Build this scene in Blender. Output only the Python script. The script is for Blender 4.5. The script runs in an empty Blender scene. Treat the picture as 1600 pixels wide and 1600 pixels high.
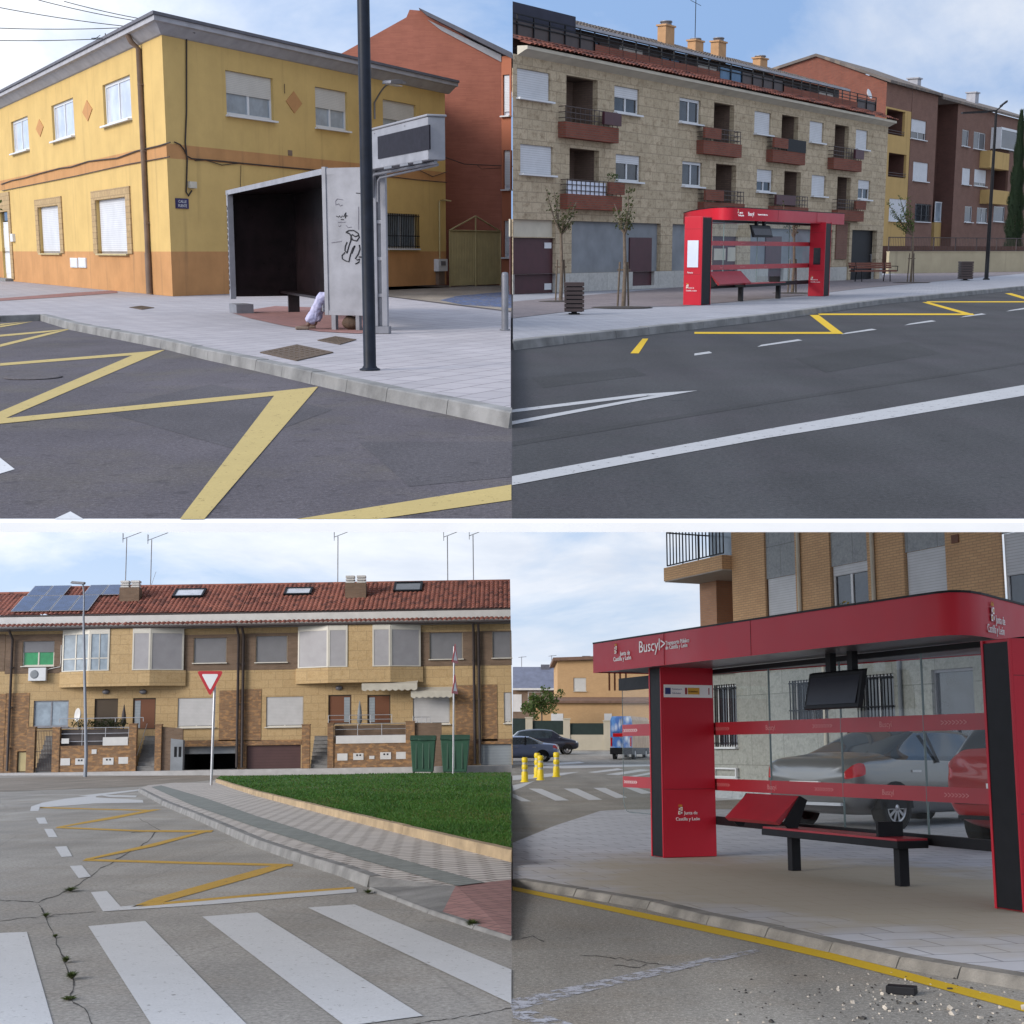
# Two levels of one town seen through one 50 mm lens: a lower street (level ground) and an
# upper street on the slope that climbs above it.  Every thing is built in metres in the level
# frame of its own street; the upper street's frame is the lower one turned about the x axis.
import bpy, bmesh, math, random
from mathutils import Vector, Matrix, noise as mnoise
R = math.radians
sc = bpy.context.scene
COL = sc.collection
F = 2222.222; H = 1.5
random.seed(7)

class Level:
    def __init__(s, yh):
        s.phi = -math.atan2(800 - yh, F)
        s.rot = Matrix.Rotation(s.phi, 3, 'X')
    def ray(s, u, v):
        return s.rot @ Vector((u - 800, F, 800 - v))
    def g(s, u, v, z=0.0):
        r = s.ray(u, v)
        t = (z - H) / r.z
        return Vector((r.x * t, r.y * t, z))
U = Level(392); L = Level(1172)
C0 = Vector((0, 0, H))
L.W = Matrix.Identity(4)
U.W = Matrix.Translation(C0) @ Matrix.Rotation(L.phi - U.phi, 4, 'X') @ Matrix.Translation(-C0)

def frame_of(o, x=(1, 0), rz=None):
    o = Vector(o) if len(o) == 3 else Vector((o[0], o[1], 0))
    a = rz if rz is not None else math.atan2(x[1], x[0])
    return Matrix.Translation(o) @ Matrix.Rotation(a, 4, 'Z')

class Wall:
    """upright plane: local x along it, y into it, z up"""
    def __init__(s, w, o, d):
        s.w = w; s.o = Vector((o[0], o[1], o[2] if len(o) > 2 else 0)); s.d = Vector((d[0], d[1], 0)).normalized()
        s.M = frame_of(s.o, s.d); s.Mi = s.M.inverted()
    def at(s, u, v, n=0.0):
        r = s.Mi.to_3x3() @ s.w.ray(u, v); c = s.Mi @ C0
        t = (n - c.y) / r.y
        p = c + r * t
        return p.x, p.z
    def x(s, u, v=None, n=0.0): return s.at(u, 392 if s.w is U else 1172, n)[0] if v is None else s.at(u, v, n)[0]
    def z(s, u, v, n=0.0): return s.at(u, v, n)[1]
    def sub(s, x, y=0, z=0, rz=0): return s.M @ Matrix.Translation((x, y, z)) @ Matrix.Rotation(rz, 4, 'Z')
    def rect(s, u0, u1, vt, vb, n=0.0):
        """px rect (v's measured at u0) -> x0,x1,z0,z1"""
        x0, z1 = s.at(u0, vt, n); _, z0 = s.at(u0, vb, n)
        x1 = s.at(u1, (vt + vb) / 2, n)[0]
        return x0, x1, z0, z1
def wall_px(w, a, b, z=0.0):
    p, q = w.g(a[0], a[1], z), w.g(b[0], b[1], z)
    return Wall(w, p, q - p)
def wall_vp(w, a, vpu, z=0.0, flip=False):
    p = w.g(a[0], a[1], z); d = Vector((vpu - 800, math.hypot(F, 800 - (392 if w is U else 1172))))
    if flip: d = -d
    return Wall(w, p, d)

# ------------------------------------------------------------------ mesh builder
class MB:
    def __init__(s): s.v = []; s.f = []; s.m = []; s.sm = []
    def add(s, vs, fs, m=0, smooth=False):
        b = len(s.v); s.v += [tuple(p) for p in vs]
        for f in fs: s.f.append([b + i for i in f]); s.m.append(m); s.sm.append(smooth)
        return s
    def quad(s, a, b, c, d, m=0): return s.add([a, b, c, d], [(0, 1, 2, 3)], m)
    def poly(s, pts, m=0): return s.add(pts, [tuple(range(len(pts)))], m)
    def box(s, x0, x1, y0, y1, z0, z1, m=0, M=None):
        p = [Vector((x, y, z)) for z in (z0, z1) for y in (y0, y1) for x in (x0, x1)]
        if M is not None: p = [M @ q for q in p]
        return s.add(p, [(0, 2, 3, 1), (4, 5, 7, 6), (0, 1, 5, 4), (2, 6, 7, 3), (0, 4, 6, 2), (1, 3, 7, 5)], m)
    def prism(s, pts, off, m=0, smooth=False):
        n = len(pts); off = Vector(off); a = [Vector(p) for p in pts]; b = [p + off for p in a]
        fs = [tuple(range(n))[::-1], tuple(range(n, 2 * n))]
        s.add(a + b, fs, m)
        return s.add(a + b, [(i, (i + 1) % n, n + (i + 1) % n, n + i) for i in range(n)], m, smooth)
    def tube(s, pts, r, n=8, m=0, caps=True, smooth=True):
        pts = [Vector(p) for p in pts]; k = len(pts)
        rs = r if isinstance(r, (list, tuple)) else [r] * k
        vs = []; up = None
        for i, p in enumerate(pts):
            t = (pts[min(i + 1, k - 1)] - pts[max(i - 1, 0)]).normalized()
            if up is None or abs(up.dot(t)) > .98:
                up = Vector((0, 0, 1)) if abs(t.z) < .9 else Vector((1, 0, 0))
            a = t.cross(up).normalized(); b = a.cross(t).normalized(); up = b
            for j in range(n):
                q = 2 * math.pi * j / n
                vs.append(p + (a * math.cos(q) + b * math.sin(q)) * rs[i])
        fs = [(i * n + j, i * n + (j + 1) % n, (i + 1) * n + (j + 1) % n, (i + 1) * n + j) for i in range(k - 1) for j in range(n)]
        s.add(vs, fs, m, smooth)
        if caps: s.add(vs, [tuple(range(n))[::-1], tuple((k - 1) * n + j for j in range(n))], m)
        return s
    def lathe(s, prof, c=(0, 0, 0), n=20, m=0, smooth=True, caps=True):
        vs = [(c[0] + r * math.cos(2 * math.pi * j / n), c[1] + r * math.sin(2 * math.pi * j / n), c[2] + z) for r, z in prof for j in range(n)]
        k = len(prof)
        s.add(vs, [(i * n + j, i * n + (j + 1) % n, (i + 1) * n + (j + 1) % n, (i + 1) * n + j) for i in range(k - 1) for j in range(n)], m, smooth)
        return s.add(vs, [tuple(range(n))[::-1], tuple((k - 1) * n + j for j in range(n))], m) if caps else s
    def panel(s, x0, x1, z0, z1, holes=(), y=0.0, dep=.18, m=0, mr=None):
        """wall face at y (outside towards -y) with rectangular holes and their reveals"""
        mr = m if mr is None else mr
        hs = [(max(h[0], x0), min(h[1], x1), max(h[2], z0), min(h[3], z1)) for h in holes]
        hs = [h for h in hs if h[1] > h[0] + 1e-4 and h[3] > h[2] + 1e-4]
        xs = sorted({x0, x1, *[h[0] for h in hs], *[h[1] for h in hs]}); zs = sorted({z0, z1, *[h[2] for h in hs], *[h[3] for h in hs]})
        for i in range(len(xs) - 1):
            for j in range(len(zs) - 1):
                cx, cz = (xs[i] + xs[i + 1]) / 2, (zs[j] + zs[j + 1]) / 2
                if any(h[0] < cx < h[1] and h[2] < cz < h[3] for h in hs): continue
                s.quad((xs[i], y, zs[j]), (xs[i + 1], y, zs[j]), (xs[i + 1], y, zs[j + 1]), (xs[i], y, zs[j + 1]), m)
        for a, b, c, d in hs:
            Y = y + dep
            s.quad((a, y, c), (a, y, d), (a, Y, d), (a, Y, c), mr); s.quad((b, y, c), (b, Y, c), (b, Y, d), (b, y, d), mr)
            s.quad((a, y, d), (b, y, d), (b, Y, d), (a, Y, d), mr); s.quad((a, y, c), (a, Y, c), (b, Y, c), (b, y, c), mr)
        return s
    def frame(s, x0, x1, z0, z1, y0, y1, t, m=0):
        s.box(x0, x0 + t, y0, y1, z0, z1, m); s.box(x1 - t, x1, y0, y1, z0, z1, m)
        s.box(x0 + t, x1 - t, y0, y1, z1 - t, z1, m); return s.box(x0 + t, x1 - t, y0, y1, z0, z0 + t, m)
    def xf(s, M):
        s.v = [tuple(M @ Vector(p)) for p in s.v]; return s
    def build(s, name, mats, parent=None, w=None, M=None, bevel=0, smooth=False, label=None, normals=True):
        me = bpy.data.meshes.new(name); me.from_pydata(s.v, [], s.f)
        for mt in (mats if isinstance(mats, (list, tuple)) else [mats]): me.materials.append(mt)
        me.polygons.foreach_set('material_index', s.m)
        me.polygons.foreach_set('use_smooth', [True] * len(s.f) if smooth else s.sm)
        me.update()
        o = bpy.data.objects.new(name, me); COL.objects.link(o)
        put(o, parent, w, M)
        if bevel:
            b = o.modifiers.new('bevel', 'BEVEL'); b.width = bevel; b.segments = 2; b.limit_method = 'ANGLE'; b.angle_limit = R(40)
        if label: o['label'] = label
        return o
LV = {}
def put(o, parent, w, M):
    if parent is not None:
        pw, pm = LV[parent.name]; M = pm if M is None else M
        o.parent = parent; o.matrix_basis = pm.inverted() @ M; LV[o.name] = (pw, M)
    else:
        M = Matrix.Identity(4) if M is None else M
        o.matrix_basis = w.W @ M; LV[o.name] = (w, M)
def tag(o, label, cat, group=None):
    o['label'] = label; o['category'] = cat
    if group: o['group'] = group
    return o
def thing(name, label, cat, w, M, group=None):
    o = bpy.data.objects.new(name, None); COL.objects.link(o); o.empty_display_size = .3
    put(o, None, w, M); return tag(o, label, cat, group)
def struct(o, kind='structure'):
    o['kind'] = kind; return o
def dup(root, M, label=None, group=None):
    """copy of a thing with copies of its parts and sub-parts"""
    w = LV[root.name][0]
    def cp(o, par):
        c = o.copy(); COL.objects.link(c)
        if par is None:
            c.matrix_basis = w.W @ M; LV[c.name] = (w, M)
        else: c.parent = par
        for ch in o.children: cp(ch, c)
        return c
    r = cp(root, None)
    if label: r['label'] = label
    if group: r['group'] = group
    return r
def text(body, size, parent, M, mat, name='lettering', align='LEFT', ext=.002, sx=1.0, bold=0.0, wdt=None):
    cu = bpy.data.curves.new(name, 'FONT'); cu.body = body; cu.size = size; cu.extrude = ext; cu.align_x = align; cu.offset = bold; cu.resolution_u = 3
    t = bpy.data.objects.new('tmp', cu); COL.objects.link(t)
    me = bpy.data.meshes.new_from_object(t.evaluated_get(bpy.context.evaluated_depsgraph_get()))
    bpy.data.objects.remove(t); bpy.data.curves.remove(cu)
    me.transform(Matrix.Rotation(R(90), 4, 'X') @ Matrix.Diagonal((sx, 1, 1, 1)))
    me.materials.clear(); me.materials.append(mat); me.name = name
    o = bpy.data.objects.new(name, me); COL.objects.link(o); put(o, parent, None, M); return o
def join_tri(P, z=0): return [(p[0], p[1], z) for p in P]
# ------------------------------------------------------------------ materials
def newmat(name):
    m = bpy.data.materials.new(name); m.use_nodes = True
    nt = m.node_tree; nt.nodes.clear()
    return m, nt
class N:
    def __init__(s, nt): s.nt = nt; s.tc = None
    def n(s, t, **kw):
        x = s.nt.nodes.new(t)
        for k, v in kw.items():
            if k.startswith('i_'):
                key = k[2:]; key = int(key) if key.isdigit() else key.replace('_', ' ')
                if isinstance(v, bpy.types.NodeSocket): s.nt.links.new(v, x.inputs[key])
                else: x.inputs[key].default_value = v
            else: setattr(x, k, v)
        return x
    def obj(s):
        if s.tc is None: s.tc = s.n('ShaderNodeTexCoord')
        return s.tc.outputs['Object']
    def noise(s, scale, detail=4, rough=.6, vec=None, dist=0):
        return s.n('ShaderNodeTexNoise', i_Vector=vec if vec is not None else s.obj(), i_Scale=scale, i_Detail=detail, i_Roughness=rough, i_Distortion=dist).outputs['Fac']
    def ramp(s, fac, a, b, ca=(0, 0, 0, 1), cb=(1, 1, 1, 1)):
        r = s.n('ShaderNodeValToRGB', i_Fac=fac); e = r.color_ramp.elements
        e[0].position = a; e[1].position = b; e[0].color = ca; e[1].color = cb
        return r.outputs['Color']
    def mix(s, fac, a, b, mode='MIX'):
        m = s.n('ShaderNodeMix', data_type='RGBA', blend_type=mode)
        for sock, v in ((m.inputs[0], fac), (m.inputs[6], a), (m.inputs[7], b)):
            if isinstance(v, bpy.types.NodeSocket): s.nt.links.new(v, sock)
            elif isinstance(v, (int, float)): sock.default_value = v
            else: sock.default_value = (*v[:3], 1)
        return m.outputs[2]
    def math(s, op, a, b=0.0):
        m = s.n('ShaderNodeMath', operation=op)
        for i, v in enumerate((a, b)):
            if isinstance(v, bpy.types.NodeSocket): s.nt.links.new(v, m.inputs[i])
            else: m.inputs[i].default_value = v
        return m.outputs[0]
    def vmap(s, scale=(1, 1, 1), rot=(0, 0, 0), loc=(0, 0, 0), vec=None):
        return s.n('ShaderNodeMapping', i_Vector=vec if vec is not None else s.obj(), i_Scale=scale, i_Rotation=rot, i_Location=loc).outputs[0]
    def wallvec(s):
        sp = s.n('ShaderNodeSeparateXYZ', i_0=s.obj()); 
        return s.n('ShaderNodeCombineXYZ', i_0=s.math('ADD', sp.outputs[0], sp.outputs[1]), i_1=sp.outputs[2]).outputs[0]
    def bump(s, h, strength, dist=.02):
        return s.n('ShaderNodeBump', i_Height=h, i_Strength=strength, i_Distance=dist).outputs[0]
    def out(s, sh): s.n('ShaderNodeOutputMaterial', i_Surface=sh)
    def bsdf(s, col, rough=.7, metal=0, normal=None, spec=.5, **kw):
        p = s.n('ShaderNodeBsdfPrincipled')
        for k, v in (('Base Color', col), ('Roughness', rough), ('Metallic', metal), ('Normal', normal), ('Specular IOR Level', spec), *[(a.replace('_', ' '), b) for a, b in kw.items()]):
            if v is None: continue
            if isinstance(v, bpy.types.NodeSocket): s.nt.links.new(v, p.inputs[k])
            elif k == 'Base Color': p.inputs[k].default_value = (*v[:3], 1)
            else: p.inputs[k].default_value = v
        return p.outputs[0]
def mul(c, k): return tuple(x * k for x in c[:3])
def plain(name, col, rough=.6, metal=0, var=.15, sc_=3, bump=0, bsc=60, spec=.5, **kw):
    """painted or cast surface with soft mottling"""
    m, nt = newmat(name); n = N(nt)
    c = n.mix(n.ramp(n.noise(sc_, 5), .3, .7), mul(col, 1 - var), mul(col, 1 + var)) if var else col
    nb = n.bump(n.noise(bsc, 3), bump) if bump else None
    rr = n.math('ADD', rough - .06, n.math('MULTIPLY', n.noise(sc_ * 4, 3), .12)) if 0 < rough < .95 else rough
    n.out(n.bsdf(c, rr, metal, nb, spec, **kw)); return m
def stucco(name, col, stain=(.25, .2, .15), var=.1, st=.25, bump=.15):
    m, nt = newmat(name); n = N(nt)
    c = n.mix(n.ramp(n.noise(.7, 6, .65), .3, .72), mul(col, 1 - var), mul(col, 1 + var))
    v = n.vmap((2.2, 2.2, .16))
    c = n.mix(n.math('MULTIPLY', n.ramp(n.noise(1.0, 5, .6, v), .56, .8), st), c, mul(stain, .8))
    n.out(n.bsdf(c, .92, 0, n.bump(n.noise(45, 4), bump), .2)); return m
def brick(name, c1, c2, mort, bw=.25, bh=.075, ms=.012, var=.3, bump=.25, patch=None):
    m, nt = newmat(name); n = N(nt); v = n.wallvec()
    b = n.n('ShaderNodeTexBrick', i_Vector=v, i_Color1=(*c1, 1), i_Color2=(*c2, 1), i_Mortar=(*mort, 1), i_Scale=1.0, i_Mortar_Size=ms, i_Mortar_Smooth=.2, i_Brick_Width=bw, i_Row_Height=bh)
    c = n.mix(var, b.outputs[0], n.ramp(n.noise(1.2, 6), .25, .75, (.45, .45, .45, 1), (1.3, 1.3, 1.3, 1)), 'MULTIPLY')
    if patch: c = n.mix(n.ramp(n.noise(5.5, 2, .5, n.vmap((.5, 1, 1), vec=v)), .5, .62), c, patch)
    n.out(n.bsdf(c, .9, 0, n.bump(n.math('SUBTRACT', 1.0, b.outputs[1]), bump, .01), .2)); return m
def stoneclad(name, c1, c2, c3, bw=.6, bh=.3):
    """irregular veneer: mottled travertine slabs"""
    m, nt = newmat(name); n = N(nt); v = n.wallvec()
    b = n.n('ShaderNodeTexBrick', i_Vector=v, i_Color1=(*c1, 1), i_Color2=(*c2, 1), i_Mortar=(*mul(c1, .58), 1), i_Scale=1.0, i_Mortar_Size=.012, i_Brick_Width=bw, i_Row_Height=bh)
    c = n.mix(n.ramp(n.noise(3.2, 7, .75, n.vmap((1, 1, 1.6), vec=n.obj())), .5, .68), b.outputs[0], c3)
    c = n.mix(.35, c, n.ramp(n.noise(14, 4, .7), .25, .75, (.4, .4, .4, 1), (1.5, 1.5, 1.5, 1)), 'MULTIPLY')
    n.out(n.bsdf(c, .85, 0, n.bump(n.noise(20, 5), .2), .25)); return m
def asphalt(name, col, light=(.3, .28, .26), tint=None, crack=0.0, spk=.5, spot=.68):
    m, nt = newmat(name); n = N(nt)
    c = n.mix(n.ramp(n.noise(.35, 6, .6), .3, .72), mul(col, .78), mul(col, 1.2))
    if tint: c = n.mix(n.ramp(n.noise(.6, 5, .65, n.vmap(loc=(9, 3, 0))), .48, .72), c, tint)
    c = n.mix(n.math('MULTIPLY', n.ramp(n.noise(70, 2, .7), .55, .72), spk), c, light)
    c = n.mix(n.math('MULTIPLY', n.ramp(n.noise(48, 2, .6, n.vmap(loc=(5, 0, 0))), .55, .75), .55), c, mul(col, .35))
    c = n.mix(n.math('MULTIPLY', n.ramp(n.noise(5, 3, .5, n.vmap(loc=(2, 7, 0))), spot, spot + .09), .45), c, mul(col, .45))
    c = n.mix(.5, c, n.ramp(n.noise(1.0, 4, .55, n.vmap((.9, .07, 1), (0, 0, R(-40)))), .35, .65, (.72, .72, .72, 1), (1.2, 1.2, 1.2, 1)), 'MULTIPLY')
    c = n.mix(.8, c, n.ramp(n.noise(26, 4, .75, n.vmap(loc=(8, 2, 0))), .3, .7, (.55, .55, .55, 1), (1.45, 1.45, 1.45, 1)), 'MULTIPLY')
    if crack:
        vo = n.n('ShaderNodeTexVoronoi', feature='DISTANCE_TO_EDGE', i_Vector=n.vmap((.35, .12, 1), vec=n.n('ShaderNodeMix', data_type='VECTOR', i_0=.06, i_4=n.obj(), i_5=n.n('ShaderNodeTexNoise', i_Vector=n.obj(), i_Scale=2.0).outputs['Color']).outputs[1]), i_Scale=1.0)
        c = n.mix(n.math('MULTIPLY', n.ramp(vo.outputs['Distance'], .0, .006, (1, 1, 1, 1), (0, 0, 0, 1)), crack), c, mul(col, .3))
    n.out(n.bsdf(c, .88, 0, n.bump(n.noise(90, 3, .7), .35, .01), .25)); return m
def pavers(name, c1, c2, mort, bw, bh, rz=0, ms=.012, off=.5, sand=None, var=.3, dirt=.3):
    m, nt = newmat(name); n = N(nt); v = n.vmap(rot=(0, 0, rz))
    b = n.n('ShaderNodeTexBrick', offset=off, i_Vector=v, i_Color1=(*c1, 1), i_Color2=(*c2, 1), i_Mortar=(*mort, 1), i_Scale=1.0, i_Mortar_Size=ms, i_Mortar_Smooth=.3, i_Brick_Width=bw, i_Row_Height=bh)
    c = n.mix(var, b.outputs[0], n.ramp(n.noise(.8, 7, .7), .28, .72, (.55, .55, .55, 1), (1.3, 1.3, 1.3, 1)), 'MULTIPLY')
    c = n.mix(n.math('MULTIPLY', n.ramp(n.noise(2.6, 6, .7, n.vmap(loc=(4, 4, 0))), .55, .8), dirt), c, mul(mort, .8))
    if sand:                                   # dusting of jointing sand round a point (level metres)
        (sx, sy, ang, ra, rb), scol = sand
        vv = n.vmap((1 / ra, 1 / rb, 0), (0, 0, 0), (0, 0, 0), n.vmap((1, 1, 0), (0, 0, -ang), (0, 0, 0), n.n('ShaderNodeVectorMath', operation='SUBTRACT', i_0=n.obj(), i_1=(sx, sy, 0)).outputs[0]))
        d = n.n('ShaderNodeVectorMath', operation='LENGTH', i_0=vv).outputs['Value']
        d = n.math('ADD', d, n.math('MULTIPLY', n.math('SUBTRACT', n.noise(1.1, 6), .5), .9))
        c = n.mix(n.math('MULTIPLY', n.ramp(d, .62, 1.05, (1, 1, 1, 1), (0, 0, 0, 1)), .88), c, scol)
    n.out(n.bsdf(c, .85, 0, n.bump(n.math('ADD', n.math('MULTIPLY', b.outputs[1], -1.0), n.math('MULTIPLY', n.noise(40, 3), .25)), .3, .01), .25)); return m
def paint(name, col, wear=.5, sc_=9, dirt=.3):
    """road paint, worn through to what lies below"""
    m, nt = newmat(name); n = N(nt)
    c = n.mix(n.math('MULTIPLY', n.ramp(n.noise(2.2, 6, .7), .35, .8), dirt), col, mul(col, .45))
    c = n.mix(n.ramp(n.noise(60, 2), .35, .7), mul(c if not isinstance(c, bpy.types.NodeSocket) else col, .85), c)
    a = n.math('MULTIPLY', n.ramp(n.noise(sc_, 8, .78), 1 - wear, 1.06 - wear), n.ramp(n.noise(1.1, 3), .1, .35, (.85, .85, .85, 1)))
    p = n.bsdf(c, .8, 0, n.bump(n.noise(80, 2), .2, .005), .3)
    t = n.n('ShaderNodeBsdfTransparent').outputs[0]
    n.out(n.n('ShaderNodeMixShader', i_0=a, i_1=p, i_2=t).outputs[0]); return m
def glassy(name, col=(.02, .025, .03), rough=.04, spec=.7, var=0):
    m, nt = newmat(name); n = N(nt)
    c = n.mix(n.ramp(n.noise(1.6, 3), .35, .65), mul(col, 1 - var), mul(col, 1 + var)) if var else col
    n.out(n.bsdf(c, rough, 0, n.bump(n.noise(.9, 2), .03, .02), spec)); return m
def clear(name, tint=(.93, .96, .95), refl=.45):
    m, nt = newmat(name); n = N(nt)
    f = n.n('ShaderNodeFresnel', i_IOR=1.5).outputs[0]
    t = n.n('ShaderNodeBsdfTransparent', i_Color=(*tint, 1)).outputs[0]
    g = n.n('ShaderNodeBsdfGlossy', i_Roughness=.01, i_Color=(.9, .95, 1, 1)).outputs[0]
    n.out(n.n('ShaderNodeMixShader', i_0=n.math('MULTIPLY', f, refl), i_1=t, i_2=g).outputs[0]); return m
def tiles(name, c1, c2, c3, px=.3, py=.38, axis=0):
    """per-tile colour on corrugated roofs"""
    m, nt = newmat(name); n = N(nt)
    sp = n.n('ShaderNodeSeparateXYZ', i_0=n.obj())
    fx = n.math('FLOOR', n.math('DIVIDE', sp.outputs[0], px)); fy = n.math('FLOOR', n.math('DIVIDE', sp.outputs[1], py))
    w = n.n('ShaderNodeTexWhiteNoise', noise_dimensions='2D', i_Vector=n.n('ShaderNodeCombineXYZ', i_0=fx, i_1=fy).outputs[0]).outputs['Value']
    c = n.mix(w, c1, c2); c = n.mix(n.ramp(w, .8, .82), c, c3)
    c = n.mix(.4, c, n.ramp(n.noise(.9, 6, .7), .3, .7, (.5, .5, .5, 1), (1.3, 1.3, 1.3, 1)), 'MULTIPLY')
    n.out(n.bsdf(c, .85, 0, n.bump(n.noise(25, 4), .2), .25)); return m
def wood(name, c1, c2):
    m, nt = newmat(name); n = N(nt)
    c = n.mix(n.noise(6, 6, .7, n.vmap((.25, 4, 4))), c1, c2)
    n.out(n.bsdf(c, .6, 0, n.bump(n.noise(30, 4, .6, n.vmap((.2, 3, 3))), .15), .35)); return m
def leafmat(name, c1, c2):
    m, nt = newmat(name); n = N(nt)
    w = n.noise(7, 2); c = n.mix(n.ramp(w, .35, .65), c1, c2)
    d = n.bsdf(c, .6, 0, None, .3); t = n.n('ShaderNodeBsdfTranslucent', i_Color=n.mix(.5, c, (.12, .2, .02))).outputs[0]
    n.out(n.n('ShaderNodeMixShader', i_0=.3, i_1=d, i_2=t).outputs[0]); return m
def slatted(name, col, pitch=.055, axis=2, dark=.55, rough=.55):
    """roller blind / slatted metal with grooves every pitch metres"""
    m, nt = newmat(name); n = N(nt)
    sp = n.n('ShaderNodeSeparateXYZ', i_0=n.obj())
    w = n.math('FRACT', n.math('DIVIDE', sp.outputs[axis], pitch))
    g = n.ramp(w, .0, .2, (0, 0, 0, 1), (1, 1, 1, 1))
    c = n.mix(g, mul(col, dark), n.mix(n.ramp(n.noise(1.5, 5), .3, .7), mul(col, .9), mul(col, 1.06)))
    n.out(n.bsdf(c, rough, 0, n.bump(g, .3, .01), .4)); return m
K = {}
K['yellow'] = stucco('yellow_stucco', (.54, .375, .145), (.27, .19, .09), .10, .42)
K['orange'] = stucco('orange_stucco', (.45, .235, .10), (.18, .13, .08), .15, .6)
K['cornice'] = plain('grey_cornice', (.33, .33, .36), .85, 0, .15, 2, .1)
K['slate'] = plain('dark_roof_edge', (.10, .10, .12), .8, 0, .2, 3)
K['white'] = plain('white_lacquer', (.60, .61, .63), .4, 0, .04, 2)
K['white_bl'] = slatted('white_blind', (.55, .56, .59), .07, 2, .5)
K['beige_bl'] = slatted('beige_blind', (.52, .50, .46))
K['grey_bl'] = slatted('grey_blind', (.36, .35, .37), .07)
K['lgrey_bl'] = slatted('light_grey_blind', (.47, .46, .46), .09, 2, .7)
K['dgrey_bl'] = slatted('dark_grey_blind', (.17, .17, .185), .06)
K['glass'] = glassy('window_glass', (.03, .035, .045), .05, .7, .4)
K['cglass'] = glassy('curtained_glass', (.24, .29, .34), .12, .6, .2)
K['wglass'] = glassy('net_curtain_glass', (.52, .55, .62), .12, .6, .12)
K['greencur'] = glassy('green_blind_glass', (.03, .26, .10), .12, .5, .15)
K['stone'] = stoneclad('stone_surround', (.42, .30, .16), (.36, .25, .13), (.30, .21, .12), .35, .2)
K['pipe'] = plain('brown_pipe', (.16, .11, .08), .6, 0, .25, 2)
K['black'] = plain('black_metal', (.010, .010, .012), .5, 0, .2, 6, spec=.18)
K['blackpole'] = plain('black_pole_paint', (.008, .011, .020), .5, 0, .35, 7, .05, spec=.2)
K['cable'] = plain('black_cable', (.035, .025, .02), .7, 0, 0)
K['alu'] = plain('weathered_aluminium', (.25, .25, .275), .55, .2, .2, 2.5)
K['alud'] = plain('dark_aluminium', (.20, .20, .22), .5, .4, .2, 4)
K['void'] = plain('near_black_panel', (.010, .0055, .0065), .3, 0, .6, 3, spec=.3)  # mottled near black for the old shelter's inside panels, ceiling and bench
K['screen'] = glassy('dark_screen', (.012, .012, .018), .12, .5)
K['led'] = plain('led_matrix', (.014, .012, .018), .6, 0, .3, 12, spec=.15)
K['ink'] = plain('black_marker', (.008, .007, .012), .6, 0, 0)
K['inkl'] = plain('faded_marker', (.16, .15, .18), .7, 0, .3, 20)
K['blue'] = plain('blue_enamel', (.012, .015, .09), .35, 0, .1)
K['redwall'] = brick('red_render', (.36, .135, .09), (.31, .115, .078), (.29, .11, .08), .5, .05, .004, .3, .2)
K['redside'] = stucco('salmon_render', (.36, .13, .075), (.15, .08, .06), .08, .25)
K['beigegate'] = plain('beige_gate_paint', (.42, .34, .17), .6, 0, .12, 2)
K['asph_tl'] = asphalt('worn_purple_asphalt', (.088, .078, .088), (.24, .22, .23), (.10, .088, .077), 0, .5, .60)
K['asph_tr'] = asphalt('new_dark_asphalt', (.043, .043, .046), (.12, .115, .12), (.050, .046, .052), 0, .35, .64)
K['patch'] = asphalt('darker_asphalt_repair', (.036, .036, .038), (.10, .1, .1), None, 0, .4, .7); K['patchl'] = asphalt('older_asphalt_repair', (.072, .066, .073), (.22, .2, .2), None, 0, .5, .66)
K['asph_bl'] = asphalt('old_light_asphalt', (.33, .31, .285), (.50, .47, .43), (.29, .26, .225), .22, .45, .64)
K['asph_br'] = asphalt('gravelly_asphalt', (.27, .25, .22), (.60, .56, .50), (.24, .205, .165), .12, .9, .66)
K['kerbbr'] = plain('dirty_low_kerb', (.19, .175, .155), .9, 0, .4, 3, .4, 40); K['kerb'] = plain('grey_concrete_kerb', (.19, .186, .182), .9, 0, .34, 2.5, .3, 40)
K['kerbnew'] = plain('pale_concrete_kerb', (.42, .41, .41), .9, 0, .12, 2.5, .2, 40)
K['kerbtan'] = plain('sandy_lawn_kerb', (.34, .25, .15), .9, 0, .3, 2, .3, 30)
K['edge'] = plain('white_concrete_edge', (.84, .84, .84), .8, 0, .04, 2)
K['slabs_tl'] = pavers('pale_slabs', (.37, .345, .36), (.325, .305, .32), (.2, .185, .195), .6, .4, R(-62), .014, .5, None, .25, .25)
K['redpave'] = pavers('red_pavers', (.30, .15, .13), (.24, .12, .11), (.2, .12, .11), .2, .1, R(-62), .01)
K['slabs_tr'] = pavers('pale_concrete_pavers', (.31, .31, .335), (.27, .27, .295), (.17, .17, .185), .4, .2, R(35), .01)
K['cobble'] = pavers('red_grey_setts', (.24, .20, .20), (.17, .145, .15), (.12, .11, .115), .2, .1, R(12), .012)
K['cast'] = plain('rusty_cast_cover', (.11, .075, .05), .75, .3, .4, 30, .6, 120)
K['yel'] = paint('yellow_road_paint', (.58, .40, .055), .42, 14)
K['yelw'] = paint('faded_yellow_road_paint', (.47, .36, .14), .40, 14, .35)
K['yelb'] = paint('bright_yellow_road_paint', (.62, .40, .012), .36, 14)
K['whp'] = paint('white_road_paint', (.60, .60, .61), .40, 14)
K['whpf'] = paint('faint_white_road_paint', (.46, .46, .50), .52, 9); K['whptr'] = paint('dull_white_road_paint', (.40, .40, .41), .415, 11)
K['bluep'] = paint('blue_bay_paint', (.10, .14, .26), .5, 4)
K['lampg'] = plain('lamp_grey', (.22, .24, .28), .5, .2, .1, 3)
K['dirt'] = asphalt('dusty_alley', (.25, .215, .18), (.3, .28, .25), (.3, .26, .22))
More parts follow.
